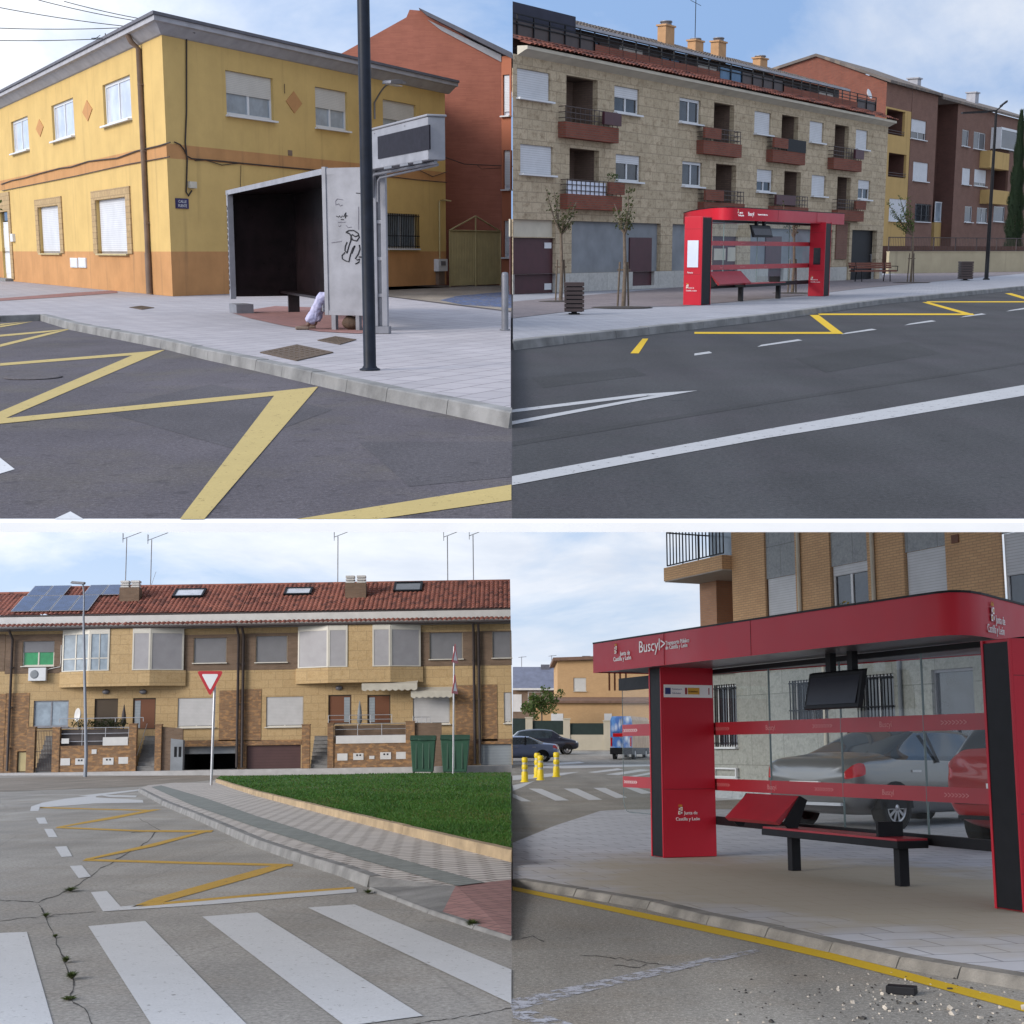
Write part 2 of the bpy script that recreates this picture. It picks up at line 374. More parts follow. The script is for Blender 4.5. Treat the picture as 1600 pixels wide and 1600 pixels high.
K['cream'] = plain('cream_moulding', (.50, .46, .38), .85, 0, .12, 1.5, .1)
# ------------------------------------------------------------------ shared building blocks
def window(par, x0, x1, z0, z1, y, fr='white', gl='glass', n=2, shut=0.0, shm='white_bl', ft=.06, sill=True, sillm=None, bars=0, split=None, name='window', M=None, glrow=None):
    """frame mesh with pane and roller blind as its sub-parts; y = plane of the frame (recessed)"""
    b = MB(); b.frame(x0, x1, z0, z1, y, y + .06, ft)
    for i in range(1, n):
        xm = x0 + (x1 - x0) * (split if split and i == 1 else i / n)
        b.box(xm - ft * .55, xm + ft * .55, y - .004, y + .05, z0 + ft, z1 - ft)
    if sill: b.box(x0 - .06, x1 + .06, y - .24, y + .02, z0 - .06, z0 - .003)
    w = b.build(name, [K[fr]], par, M=M)
    p = MB(); p.box(x0 + ft * .5, x1 - ft * .5, y + .03, y + .045, z0 + ft * .5, z1 - ft * .5)
    p.build('pane', K[gl], w)
    if shut > 0:
        s = MB(); zb = z1 - (z1 - z0) * shut
        s.box(x0 + ft * .6, x1 - ft * .6, y - .022, y + .026, zb, z1 - .01)
        s.build('blind', K[shm], w)
    if bars:
        g = MB(); k = max(3, int((x1 - x0) / .13))
        for i in range(k + 1):
            xx = x0 + (x1 - x0) * i / k; g.box(xx - .012, xx + .012, y - .20, y - .175, z0, z1)
        for q in (.06, .36, .94) if bars == 1 else (.1, .9): g.box(x0 - .05, x1 + .05, y - .21, y - .165, z0 + (z1 - z0) * q - .015, z0 + (z1 - z0) * q + .015)
        g.build('window_grille', K['black'], w)
    return w
def door(par, x0, x1, z0, z1, y, mt, fr='white', name='door', light=None, M=None, handle=True):
    b = MB(); b.frame(x0, x1, z0 - .06, z1, y - .01, y + .05, .06); b.box(x0 + .06, x1 - .06, y, y + .045, z0, z1 - .06, 1)
    for q in (.08, .54): b.box(x0 + .16, x1 - .16, y - .012, y, z0 + (z1 - z0) * q, z0 + (z1 - z0) * (q + .36), 1)
    d = b.build(name, [K[fr], mt], par, M=M)
    if light:
        c = MB(); c.box(light[0], light[1], y - .016, y + .02, light[2], light[3]); c.build('door_light', K['cglass'], d)
    if handle:
        h = MB(); h.tube([(x1 - .2, y - .06, (z0 + z1) / 2), (x1 - .2, y - .06, (z0 + z1) / 2 - .35)], .018, 6); h.box(x1 - .22, x1 - .18, y - .06, y, (z0 + z1) / 2 - .04, (z0 + z1) / 2); h.build('handle', K['alu'], d)
    return d
def inset(P, d):
    """offset an xy polyline to its left by d"""
    out = []
    for i, p in enumerate(P):
        a = P[max(i - 1, 0)]; b = P[min(i + 1, len(P) - 1)]
        t = Vector((b[0] - a[0], b[1] - a[1])).normalized()
        out.append(Vector((p[0] - t.y * d, p[1] + t.x * d)))
    return out
def resample(P, step):
    out = [Vector((P[0][0], P[0][1]))]
    for a, b in zip(P[:-1], P[1:]):
        a = Vector((a[0], a[1])); b = Vector((b[0], b[1])); k = max(1, round((b - a).length / step))
        out += [a.lerp(b, i / k) for i in range(1, k + 1)]
    return out
def kerb(w, px, z, side, mt, width=.16, step=1.0, name='kerb', low=-.03, batter=.025, gap=.006, lab=None, zs=None):
    """row of kerb stones under a pixel polyline of its top front edge; side=+1 paving lies to the left"""
    P = resample([w.g(u, v, z) for u, v in px], step); Q = inset(P, side * width); O = inset(P, -side * batter)
    b = MB(); rng = random.Random(len(px) * 7 + int(z * 100))
    for i in range(len(P) - 1):
        t = (P[i + 1] - P[i]).normalized() * gap; dz = rng.uniform(-.004, .004)
        p0, p1, q0, q1, o0, o1 = P[i] + t, P[i + 1] - t, Q[i] + t, Q[i + 1] - t, O[i] + t, O[i + 1] - t
        za, zb = z + dz, z + dz
        v = [(o0.x, o0.y, low), (o1.x, o1.y, low), (p1.x, p1.y, zb - .012), (p0.x, p0.y, za - .012), (p0.x + side * (q0.x - p0.x) * 0 + (q0.x - p0.x) * .08, p0.y + (q0.y - p0.y) * .08, za), (p1.x + (q1.x - p1.x) * .08, p1.y + (q1.y - p1.y) * .08, zb), (q1.x, q1.y, zb), (q0.x, q0.y, za), (q0.x, q0.y, low), (q1.x, q1.y, low)]
        b.add(v, [(0, 1, 2, 3), (3, 2, 5, 4), (4, 5, 6, 7), (7, 6, 9, 8), (0, 3, 4, 7, 8), (1, 9, 6, 5, 2)])
    return struct(b.build(name, mt, None, w))
def ground(w, px, z, mt, name, extra=None, th=0.0, xy=None, M=None):
    P = [w.g(u, v, z) for u, v in px] if xy is None else [Vector((x, y, z)) for x, y in xy]
    a = sum(P[i].x * P[(i + 1) % len(P)].y - P[(i + 1) % len(P)].x * P[i].y for i in range(len(P)))
    if a < 0: P = P[::-1]
    b = MB(); b.poly(P)
    if th: b.prism([p - Vector((0, 0, th)) for p in P], (0, 0, th - .001))
    return struct(b.build(name, mt, None, w))
def marks(w, quads, mt, name, z=.004, zf=None):
    b = MB()
    for i, q in enumerate(quads):
        P = [w.g(u, v, z + .0007 * (i % 4)) if zf is None else zf(u, v, z + .0007 * (i % 4)) for u, v in q]
        a = sum(P[k].x * P[(k + 1) % len(P)].y - P[(k + 1) % len(P)].x * P[k].y for k in range(len(P)))
        b.poly(P if a > 0 else P[::-1])
    return struct(b.build(name, mt, None, w))
def band(w, a, b_, wa, wb):
    """pixel strip between two points, vertical pixel widths wa, wb"""
    return [(a[0], a[1] - wa / 2), (b_[0], b_[1] - wb / 2), (b_[0], b_[1] + wb / 2), (a[0], a[1] + wa / 2)]
def leaf_cloud(b, c, r, n, size, rng, m=0, squash=1.0):
    for _ in range(n):
        while True:
            p = Vector((rng.uniform(-1, 1), rng.uniform(-1, 1), rng.uniform(-1, 1)))
            if p.length < 1: break
        p = Vector((p.x * r, p.y * r, p.z * r * squash)) + Vector(c)
        a = Vector((rng.gauss(0, 1), rng.gauss(0, 1), rng.gauss(0, 1))).normalized(); t = a.orthogonal().normalized(); q = a.cross(t)
        s = size * rng.uniform(.6, 1.3)
        b.add([p - t * s, p + q * s * .55, p + t * s, p - q * s * .55], [(0, 1, 2, 3)], m)
def corrug(b, x0, x1, L_, z0, slope, M=None, pitch=.3, amp=.07, row=.38, seg=6, m=0):
    """barrel-tiled slope: rises along y from z0; each course overlaps the one below"""
    nx = int((x1 - x0) / pitch * seg); ny = int(L_ / row)
    cs, sn = math.cos(slope), math.sin(slope); vs = []; fs = []
    for j in range(ny):
        for e, lift in ((0, .035), (1, 0.0)):
            t = (j + e) * row
            for i in range(nx + 1):
                x = x0 + (x1 - x0) * i / nx
                h = amp * abs(math.sin(math.pi * (x - x0) / pitch)) ** .8 + lift + .008 * math.sin(x * 3.1 + j * 1.7)
                vs.append((x, t * cs - h * sn, z0 + t * sn + h * cs))
    w_ = nx + 1
    for k in range(2 * ny - 1):
        for i in range(nx): fs.append((k * w_ + i, k * w_ + i + 1, (k + 1) * w_ + i + 1, (k + 1) * w_ + i))
    if M is not None: vs = [M @ Vector(p) for p in vs]
    return b.add(vs, fs, m)
def cutx(o, sgn, x0=0.0):
    """trim a mesh at the upper street's plot line x = x0 (level metres); keeps x*sgn > x0"""
    M = LV[o.name][1]; bm = bmesh.new(); bm.from_mesh(o.data); Mi = M.inverted()
    bmesh.ops.bisect_plane(bm, geom=bm.verts[:] + bm.edges[:] + bm.faces[:], plane_co=Mi @ Vector((x0, 0, 0)), plane_no=Mi.to_3x3() @ Vector((sgn, 0, 0)), clear_inner=True)
    bm.to_mesh(o.data); bm.free(); return o
def sphere(b, c, r, n=12, m=0, sz=1.0):
    prof = [(r * math.sin(math.pi * i / n), -r * sz * math.cos(math.pi * i / n)) for i in range(n + 1)]
    prof[0] = (.001, prof[0][1]); prof[-1] = (.001, prof[-1][1])
    return b.lathe(prof, c, n * 2, m)
# ================================================================== UPPER STREET, LEFT: yellow corner house
SW = .14
e0 = U.g(800, 811).y; e1 = U.g(800, 811).y - .02
b = MB(); b.poly([(-4.8, e0, 0), (0, e0, 0), (0, 112, 0), (-43, 112, 0)]); struct(b.build('parking_lot_asphalt', K['asph_tl'], None, U))
b = MB(); b.poly([(0, e0, 0), (4.8, e0, 0), (47, 122, 0), (0, 122, 0)]); struct(b.build('street_asphalt', K['asph_tr'], None, U))
b = MB(); b.box(-4.85, 4.85, e0 - .12, e0 - .002, -.052, .002); struct(b.build('terrace_edge', K['edge'], None, U))
b = MB(); b.prism([(-4.85, e0, -.05), (4.85, e0, -.05), (47, 122, -.05), (0, 122, -.05), (-43, 112, -.05)], (0, 0, .045)); struct(b.build('terrace_deck', K['edge'], None, U))  # out-of-view underside made extra white to bounce light onto the lower street

TLK = [(-90, 494), (0, 493), (63, 491), (110, 504), (252, 530), (325, 547), (400, 562), (487, 581), (605, 606), (700, 624), (798, 644)]
cutx(kerb(U, TLK, SW, 1, K['kerb'], .17, 1.0), -1)
ground(U, TLK + [(798, 488), (700, 476), (607, 464), (560, 440), (300, 425), (-90, 420)], SW - .004, K['slabs_tl'], 'sidewalk', th=.15)
ground(U, [(-60, 471), (0, 466), (110, 457.5), (182, 453.5), (184, 457.5), (112, 463), (0, 470), (-60, 476)], SW + .004, K['redpave'], 'red_paving_strip')
ground(U, [(362, 488.5), (390, 497), (440, 508), (500, 518), (560, 521), (606, 517), (600, 484), (430, 478)], SW + .004, K['redpave'], 'red_shelter_paving')
ground(U, [(600, 462), (700, 474), (799, 486), (799, 420), (690, 425), (560, 440)], .008, K['dirt'], 'alley')
ground(U, [(688, 469), (715, 462), (799, 455), (799, 481), (722, 476)], .012, K['bluep'], 'blue_bay_marking')
zz = [[(0, 571.5), (0, 567.5), (226, 549.5), (258, 546.5), (226, 553.5)],
      [(214, 552), (258, 546.5), (0, 657), (-40, 672), (-40, 660), (0, 643)],
      [(0, 662), (-40, 666), (-40, 658), (0, 654), (400, 614.5), (497, 604), (430, 618)],
      [(430, 616), (497, 604), (319, 811), (281, 811)],
      [(463, 811), (799, 757), (799, 781), (589, 811)]]
marks(U, zz, K['yelw'], 'yellow_zigzag_marking')
marks(U, [[(0, 542), (0, 538), (80, 519), (114, 513), (85, 521)], [(0, 526), (0, 523), (70, 517), (112, 513.5), (70, 519.5)], [(0, 511.5), (0, 509), (25, 505.5), (52, 502), (30, 506.5)], [(0, 508), (0, 506), (18, 504.5), (40, 502.5)]], K['yelw'], 'faded_zigzag_marking')
marks(U, [[(0, 715), (23, 733), (0, 740), (-40, 750), (-40, 700)], [(84, 811), (110, 799), (131, 811)]], K['whp'], 'white_dash_marking')
ground(U, [(150, 640), (330, 600), (520, 640), (360, 700)], .0018, K['patchl'], 'asphalt_patch'); ground(U, [(560, 690), (799, 690), (799, 745), (640, 760)], .0018, K['patchl'], 'asphalt_patch')
# manholes
def cover(w, px, z, label, name='manhole_cover', mt=None):
    P = [w.g(u, v, z) for u, v in px]; c = sum(P, Vector()) / len(P)
    if (P[1] - P[0]).cross(P[2] - P[1]).z < 0: P = P[::-1]
    b = MB(); b.prism([p - c for p in P], (0, 0, .010))
    k = 7
    for i in range(1, k):
        for j in range(1, k):
            q = P[0].lerp(P[1], i / k).lerp(P[3].lerp(P[2], i / k), j / k) - c; b.box(q.x - .02, q.x + .02, q.y - .02, q.y + .02, .010, .016)
    return tag(b.build(name, mt or K['cast'], None, w, frame_of(c)), label, 'manhole cover')
cover(U, [(406, 551), (464, 564), (521, 551), (464, 539)], SW, 'large rusty square manhole cover beside the kerb')
cover(U, [(496, 532), (531, 538.5), (557, 531), (524, 526)], SW, 'smaller brown square manhole cover in front of the grey shelter')
cover(U, [(202, 480.5), (222, 484), (241, 481), (221, 478)], SW, 'small dark drain cover out on the pale paving near the drainpipe')
b = MB(); b.lathe([(.32, 0), (.34, .006), (.30, .012), (.02, .012)], (0, 0, 0), 28)
tag(b.build('manhole_cover', K['asph_tl'], None, U, frame_of(U.g(52, 590, .001))), 'round manhole lid worn into the parking lot asphalt', 'manhole cover')

# ---- yellow house
LW = wall_vp(U, (270, 463), -482, SW, True); RW = wall_vp(U, (270, 463), 1880, SW)
hz = lambda w, u, v: w.at(u, v)[1]
HT = 7.78; PL = hz(RW, 275, 393); B0, B1 = hz(LW, 268, 245.5), hz(LW, 268, 222)
yh = thing('corner_house', 'yellow two storey corner house with orange plinth and band', 'house', U, frame_of(LW.o))
LX0 = LW.at(-60, 430)[0]; RX1 = RW.at(697, 392)[0]
def rc(w, u0, u1, vt, vb): return w.rect(u0, u1, vt, vb)
l1 = [rc(LW, 160, 205, 134, 199), rc(LW, 80, 116, 165, 222), rc(LW, 17, 45, 191, 241)]
l1 = [(a, b_, 5.53, 6.88) for a, b_, _, _ in l1]
g1 = [rc(LW, 150, 199.5, 313, 396), rc(LW, 60.5, 94.5, 331, 397)]; g1 = [(a, b_, g1[0][2], g1[0][3]) for a, b_, _, _ in g1]
dr = rc(LW, 0, 17, 335, 432); dr = (dr[0], dr[1], .12, g1[0][3] + .1)
r1 = [(a, b_, 5.6, 6.96) for a, b_, _, _ in (rc(RW, 352, 427, 108, 178), rc(RW, 492, 543, 136, 198), rc(RW, 598, 650, 157, 205))]
r0 = rc(RW, 605, 652, 333, 388)
def facade(w, x0, x1, holes, zt):
    b = MB()
    for za, zb, m in ((0, PL, 1), (PL, B0, 0), (B0, B1, 1), (B1, zt, 0)):
        b.panel(x0, x1, za, zb, holes, 0.0, .16, m, 0)
    return b
lb = facade(LW, LX0, 0, l1 + g1 + [dr], HT); wl = lb.build('wall', [K['yellow'], K['orange']], yh, M=LW.M)
rb = facade(RW, 0, RX1, r1 + [r0], HT); wr = rb.build('wall', [K['yellow'], K['orange']], yh, M=RW.M)
endp = RW.M @ Vector((RX1, 0, 0)); cor = LW.o
# hidden end wall, back and flat roof
Lp = LW.M @ Vector((LX0, 0, 0)); bk = Lp + RW.d * RX1
b = MB(); b.quad(endp, bk, bk + Vector((0, 0, HT)), endp + Vector((0, 0, HT))); b.quad(Lp, bk, bk + Vector((0, 0, HT)), Lp + Vector((0, 0, HT)))
b.build('wall', K['yellow'], yh, M=Matrix.Identity(4))
# cornice and roof edge: offset both fronts outward
def offc(p):
    n1 = Vector((LW.d.y, -LW.d.x, 0)); n2 = Vector((RW.d.y, -RW.d.x, 0))
    a = Lp + n1 * p; c = endp + n2 * p + RW.d * .3
    # corner: intersection of the two offset lines
    A = cor + n1 * p; B = cor + n2 * p; d1, d2 = LW.d, RW.d
    t = ((B - A).x * d2.y - (B - A).y * d2.x) / (d1.x * d2.y - d1.y * d2.x)
    return [a, A + d1 * t, c]
b = MB()
prof = [(0.0, HT - .02), (.06, HT), (.34, HT + .24), (.46, HT + .26), (.46, HT + .40), (-.1, HT + .42)]
rows = [[Vector((q.x, q.y, z)) for q in offc(p)] for p, z in prof]
for r0_, r1_ in zip(rows[:-1], rows[1:]):
    for i in range(2): b.quad(r0_[i], r0_[i + 1], r1_[i + 1], r1_[i])
b.poly([r[2] for r in rows]); b.build('cornice', K['cornice'], yh, M=Matrix.Identity(4))
b = MB(); o1 = offc(.52); o2 = offc(.0)
zt = HT + .405; mid = (Lp + endp + bk) / 3 * .5 + cor * .5
tops = [Vector((q.x, q.y, zt + .09)) for q in o1]; bots = [Vector((q.x, q.y, zt)) for q in o1]
for i in range(2): b.quad(bots[i], bots[i + 1], tops[i + 1], tops[i])
b.poly([tops[0], tops[1], tops[2], Vector((bk.x, bk.y, zt + .5))]); b.poly([bots[0], bots[1], bots[2], Vector((bk.x, bk.y, zt))][::-1])
b.build('roof', K['slate'], yh, M=Matrix.Identity(4))
for q in l1: window(yh, *q, .09, 'white', 'wglass', 2, M=LW.M, ft=.10)
for q in r1: window(yh, *q, .10, 'white', 'cglass', 2, .5, 'beige_bl', M=RW.M, ft=.09)
window(yh, *r0, .12, 'white', 'cglass', 2, 0, bars=1, M=RW.M, ft=.07)
for q in g1:
    window(yh, *q, .13, 'beigegate', 'glass', 1, 1.0, 'white_bl', M=LW.M, ft=.05)
    s = MB(); t = .55; s.panel(q[0] - t, q[1] + t, q[2] - .0, q[3] + t * .55, [q], -.05, .05); s.box(q[0] - t, q[1] + t, -.05, 0, q[3] + t * .55, q[3] + t * .55 + .02)
    s.box(q[0] - t - .01, q[0] - t, -.05, 0, q[2], q[3] + t * .55); s.box(q[1] + t, q[1] + t + .01, -.05, 0, q[2], q[3] + t * .55)
    s.build('window_surround', K['stone'], yh, M=LW.M)
door(yh, dr[0] - 1.2, dr[1] - .15, dr[2], dr[3] - .55, .12, K['white'], 'white', M=LW.M)
s = MB(); s.panel(dr[0] - 1.6, dr[1] + .45, .1, dr[3] + .75, [(dr[0] - 1.2, dr[1] - .1, .1, dr[3] - .1)], -.05, .05); s.box(dr[1] + .45, dr[1] + .46, -.05, 0, .1, dr[3] + .75)
s.build('door_surround', K['stone'], yh, M=LW.M)
s = MB(); s.box(dr[0] - 1.4, dr[1] + .1, -.35, 0, 0, .12); s.build('doorstep', K['kerb'], yh, M=LW.M)
s = MB(); s.box(dr[0] - 1.2, dr[1] - .1, .1, .15, dr[3] - .5, dr[3] - .12); s.build('fanlight', K['glass'], yh, M=LW.M)
def diamond(w, u, v, hw, hh):
    x, z = w.at(u, v); s = MB(); s.prism([(x - hw, -.025, z), (x, -.025, z - hh), (x + hw, -.025, z), (x, -.025, z + hh)], (0, .024, 0)); s.build('diamond_tile', K['orange'], yh, M=w.M)
diamond(LW, 137, 173, .72, .36); diamond(LW, 62.5, 200, .72, .34); diamond(RW, 459, 160, .48, .36)
# drainpipe, cables, boxes
x = LW.at(231, 300)[0]
b = MB(); b.tube([(x, -.42, HT + .1), (x, -.30, HT - .12), (x, -.09, HT - .3), (x, -.09, .02)], .085, 8); b.tube([(x, -.09, 1.3), (x, -.09, .02)], .105, 8)
for z in (2.2, 4.4, 6.4): b.box(x - .11, x + .11, -.15, 0, z, z + .04)
b.build('drainpipe', K['pipe'], yh, M=LW.M)
def wallcable(w, px, r=.022, off=-.04, nm='cable'):
    pts = [(lambda q: (q[0], off, q[1]))(w.at(u, v)) for u, v in px]
    b = MB(); b.tube(pts, r, 5); b.build(nm, K['cable'], yh, M=w.M)
wallcable(LW, [(3, 288), (20, 282), (40, 278), (64, 271), (95, 263), (112, 261), (140, 252), (185, 247), (215, 236), (250, 228), (268, 222.5)])
wallcable(LW, [(5, 298), (120, 275), (200, 257), (267, 245)], .016)
wallcable(RW, [(271, 222), (280, 226), (286, 234), (291, 244), (298, 248), (335, 251), (375, 255), (460, 263), (560, 272)])
wallcable(RW, [(303, 251), (320, 250), (345, 258), (372, 255)], .014)
wallcable(RW, [(275, 45), (286, 50), (290, 62), (290, 175), (288, 222), (291, 250), (289.5, 300), (293, 306), (298, 298)], .026)
wallcable(RW, [(600, 275), (650, 281), (697, 285)], .016); wallcable(RW, [(652, 265), (675, 276), (698, 268)], .014)
wallcable(RW, [(443, 131), (443.5, 146)], .012); wallcable(RW, [(375, 258), (374, 300)], .010)
x, z = RW.at(277, 46); b = MB(); b.box(x - .35, x + .4, -.2, 0, z - .06, z + .06); b.tube([(x - .5, -.25, z + .05), (x + .5, -.25, z - .04)], .03, 6); b.build('cable_bracket', K['black'], yh, M=RW.M)
x, z = RW.at(298, 289); b = MB(); b.box(x - .16, x + .16, -.12, 0, z - .1, z + .1); b.build('junction_box', K['cream'], yh, M=RW.M, bevel=.01)
for u in (117, 130):
    x, z = LW.at(u, 410); b = MB(); b.box(x - .58, x + .58, -.05, 0, z - .19, z + .17); b.frame(x - .5, x + .5, z - .15, z + .13, -.058, -.05, .03); b.build('meter_box', K['white'], yh, M=LW.M)
x, z = LW.at(22, 371); b = MB(); b.box(x - .28, x + .28, -.12, 0, z - .18, z + .16); b.build('letter_box', K['white'], yh, M=LW.M)
b = MB(); x, z = RW.at(453, 239); b.box(x - .12, x + .12, -.02, 0, z - .09, z + .09); b.build('air_vent', K['pipe'], yh, M=RW.M)
x = RW.at(685, 350)[0]; b = MB(); b.tube([(x, -.05, RW.at(685, 408)[1]), (x, -.05, RW.at(685, 314)[1]), (x + .4, -.05, RW.at(685, 314)[1] + .05), (x + 1.0, -.05, RW.at(685, 313)[1])], .03, 6); b.build('gas_pipe', K['beigegate'], yh, M=RW.M)
x, z = RW.at(685, 414); b = MB(); b.box(x - .38, x + .38, -.22, 0, z - .25, z + .24); b.box(x - .2, x + .2, -.235, -.22, z - .02, z + .16, 1); b.box(x - .25, x + .25, -.16, 0, .0, z - .25, 2); b.build('meter_cabinet', [K['white'], K['alud'], K['pipe']], yh, M=RW.M)
# street name plate
q = RW.rect(273.5, 293.5, 309.5, 325.5)
b = MB(); b.box(q[0], q[1], -.035, 0, q[2], q[3]); pl = b.build('street_name_plate', K['blue'], yh, M=RW.M)
cx = (q[0] + q[1]) / 2
text('CALLE', .115, pl, RW.sub(cx, -.037, q[2] + (q[3] - q[2]) * .56), K['white'], 'lettering', 'CENTER', sx=1.2); text('FUENTE', .125, pl, RW.sub(cx, -.037, q[2] + (q[3] - q[2]) * .14), K['white'], 'lettering', 'CENTER', sx=.95)
b = MB(); x, z = LW.at(130, 78); p = LW.M @ Vector((x, .8, HT + .4))
b.tube([(0, 0, 0), (0, 0, .75)], .02, 5)
for i in range(4): b.tube([(-.35 + .2 * i, -.25, .5), (-.25 + .2 * i, .25, .72)], .012, 4)
b.tube([(-.5, 0, .58), (.5, 0, .63)], .015, 4); an = b.build('roof_antenna', K['black'], yh, M=frame_of(p))
# wall street light
sl = thing('wall_street_light', 'grey street light on a curved arm fixed to the yellow wall', 'street light', U, RW.sub(RW.at(583, 160)[0], 0, RW.at(583, 160)[1]))
ax, az = RW.at(583, 160); hx, hz_ = RW.at(610, 131, -1.2)
b = MB(); P = [(ax, -.06, az - .6), (ax, -.06, az)]
for i in range(1, 9):
    t = i / 8; P.append((ax + (hx - ax) * t, -.06 - 1.1 * t, az + (hz_ - az) * math.sin(t * math.pi / 2)))
b.tube(P, .035, 7); b.build('arm', K['alud'], sl, M=RW.M)
b = MB(); b.prism([(hx - .25, -1.35, hz_ - .02), (hx + .75, -1.35, hz_ + .06), (hx + .95, -1.35, hz_ + .12), (hx + .5, -1.35, hz_ + .2), (hx - .2, -1.35, hz_ + .1)], (0, .35, 0)); b.build('lamp_head', K['alud'], sl, M=RW.M, bevel=.02)
b = MB(); b.box(hx - .1, hx + .7, -1.3, -1.05, hz_ - .03, hz_ + .0); b.build('lens', K['white'], sl, M=RW.M)

# ---- overhead wires over the street
def wires(px, nm):
    b = MB()
    for (a, c, sag) in px:
        A = C0 + U.ray(*a).normalized() * a_d(a); B = C0 + U.ray(*c).normalized() * a_d(c)
        b.tube([A.lerp(B, i / 10) - Vector((0, 0, sag * 4 * (i / 10) * (1 - i / 10))) for i in range(11)], .012, 4)
    return b.build(nm, K['black'], None, U)
a_d = lambda p: 50.0
tag(wires([((-60, 41), (250, 40), .10), ((-60, 62), (235, 56), .08), ((-20, 8), (250, 46), .08), ((60, 0), (250, 38), .06), ((100, 2), (260, 36), .05)], 'overhead_wires'), 'thin dark telephone wires strung across the sky to the yellow house', 'wires')

# ---- red brown gable building
gp = U.g(783, 446, 0); RG = Wall(U, (gp.x, gp.y), (1, 0))
rbld = thing('gable_building', 'tall rust red gable building behind the yellow house', 'house', U, frame_of((gp.x - 6, gp.y)))
zf = lambda u, v: RG.at(u, v)
prof = [zf(470, 446)[0], zf(783, 446)[0]]
pts = [(prof[0], 0, 0), (prof[1], 0, 0)] + [(zf(u, v)[0], 0, zf(u, v)[1]) for u, v in ((783, 92), (661, 17), (640, 15), (635, 27), (540, 80), (470, 118))]
b = MB(); b.prism(pts, (0, 14, 0)); b.build('wall', K['redwall'], rbld, M=RG.M)
b = MB()
P = [zf(u, v) for u, v in ((655, 14), (800, 84), (802, 94), (668, 26))]
b.prism([(x, -.35, z) for x, z in P], (0, 13, 0)); b.build('roof_verge', K['slate'], rbld, M=RG.M)
P = [zf(u, v) for u, v in ((668, 31), (783, 86), (783, 97), (690, 48))]
b = MB(); b.prism([(x, -.06, z) for x, z in P], (0, .058, 0)); b.build('mortar_verge', K['cornice'], rbld, M=RG.M)
# salmon side wing to the right with white windows
RS = Wall(U, (gp.x + .02, gp.y - .02), (.80, -.60)); xs1 = RS.at(799, 392)[0]; zt = RS.z(784, 88)
hs = [RS.rect(785.5, 796, 117, 181), RS.rect(786.5, 797, 235, 296), RS.rect(787, 798, 345, 402)]
b = MB(); b.panel(0, xs1, 0, zt, hs, 0, .15); b.build('side_wall', K['redside'], rbld, M=RS.M)
for h in hs: window(rbld, *h, .1, 'white', 'wglass', 1, .9, 'white_bl', M=RS.M, ft=.05)
# ---- beige gate
ga, gb = U.g(703, 449, 0), U.g(782, 446, 0); GW = Wall(U, ga, gb - ga); gx = GW.at(782, 392)[0]; gh = GW.z(705, 360)
gt = thing('metal_gate', 'beige corrugated metal gate with a low triangular frame on top', 'gate', U, GW.M)
for k in range(2):
    b = MB(); a, c = k * gx / 2 + .02, (k + 1) * gx / 2 - .02; n = 16
    vs = []
    for i in range(n * 2 + 1):
        x = a + (c - a) * i / (2 * n); vs += [(x, .03 * (i % 2), .06), (x, .03 * (i % 2), gh)]
    b.add(vs, [(2 * i, 2 * i + 2, 2 * i + 3, 2 * i + 1) for i in range(2 * n)]); b.build('gate_leaf', K['beigegate'], gt)
b = MB(); r_ = .035
b.tube([(0, 0, gh), (gx, 0, gh)], r_, 6); b.tube([(0, 0, gh), (gx / 2, 0, gh + .62), (gx, 0, gh)], r_, 6); b.tube([(gx / 2, 0, gh + .62), (gx / 2, 0, 0)], r_, 6); b.tube([(0, 0, 0), (0, 0, gh)], r_, 6); b.tube([(gx, 0, 0), (gx, 0, gh)], r_, 6)
b.build('gate_frame', K['beigegate'], gt)
b = MB(); b.tube([(-.3, .4, 5.4), (gx * .4, .3, 5.1), (gx + 1, -.2, 5.15)], .02, 5); b.tube([(gx * .6, .2, 5.12), (gx * .7, .2, 4.95), (gx + .6, -.1, 5.1)], .012, 5)
tag(b.build('wall_cable', K['cable'], None, U, GW.M), 'dark cable sagging across the red gable wall above the gate', 'cable')

# ---- old aluminium shelter
a, c = U.g(364, 488, SW), U.g(512, 515, SW); SF = Wall(U, a, c - a); sl_ = (c - a).length
osh = thing('old_bus_shelter', 'old grey metal bus shelter with graffiti and a dark open front', 'bus shelter', U, SF.M)
zt0 = SF.z(364, 300); zt1 = SF.z(508, 268); zb = SF.z(508, 487); zi = SF.z(504, 277)
D = 1.5
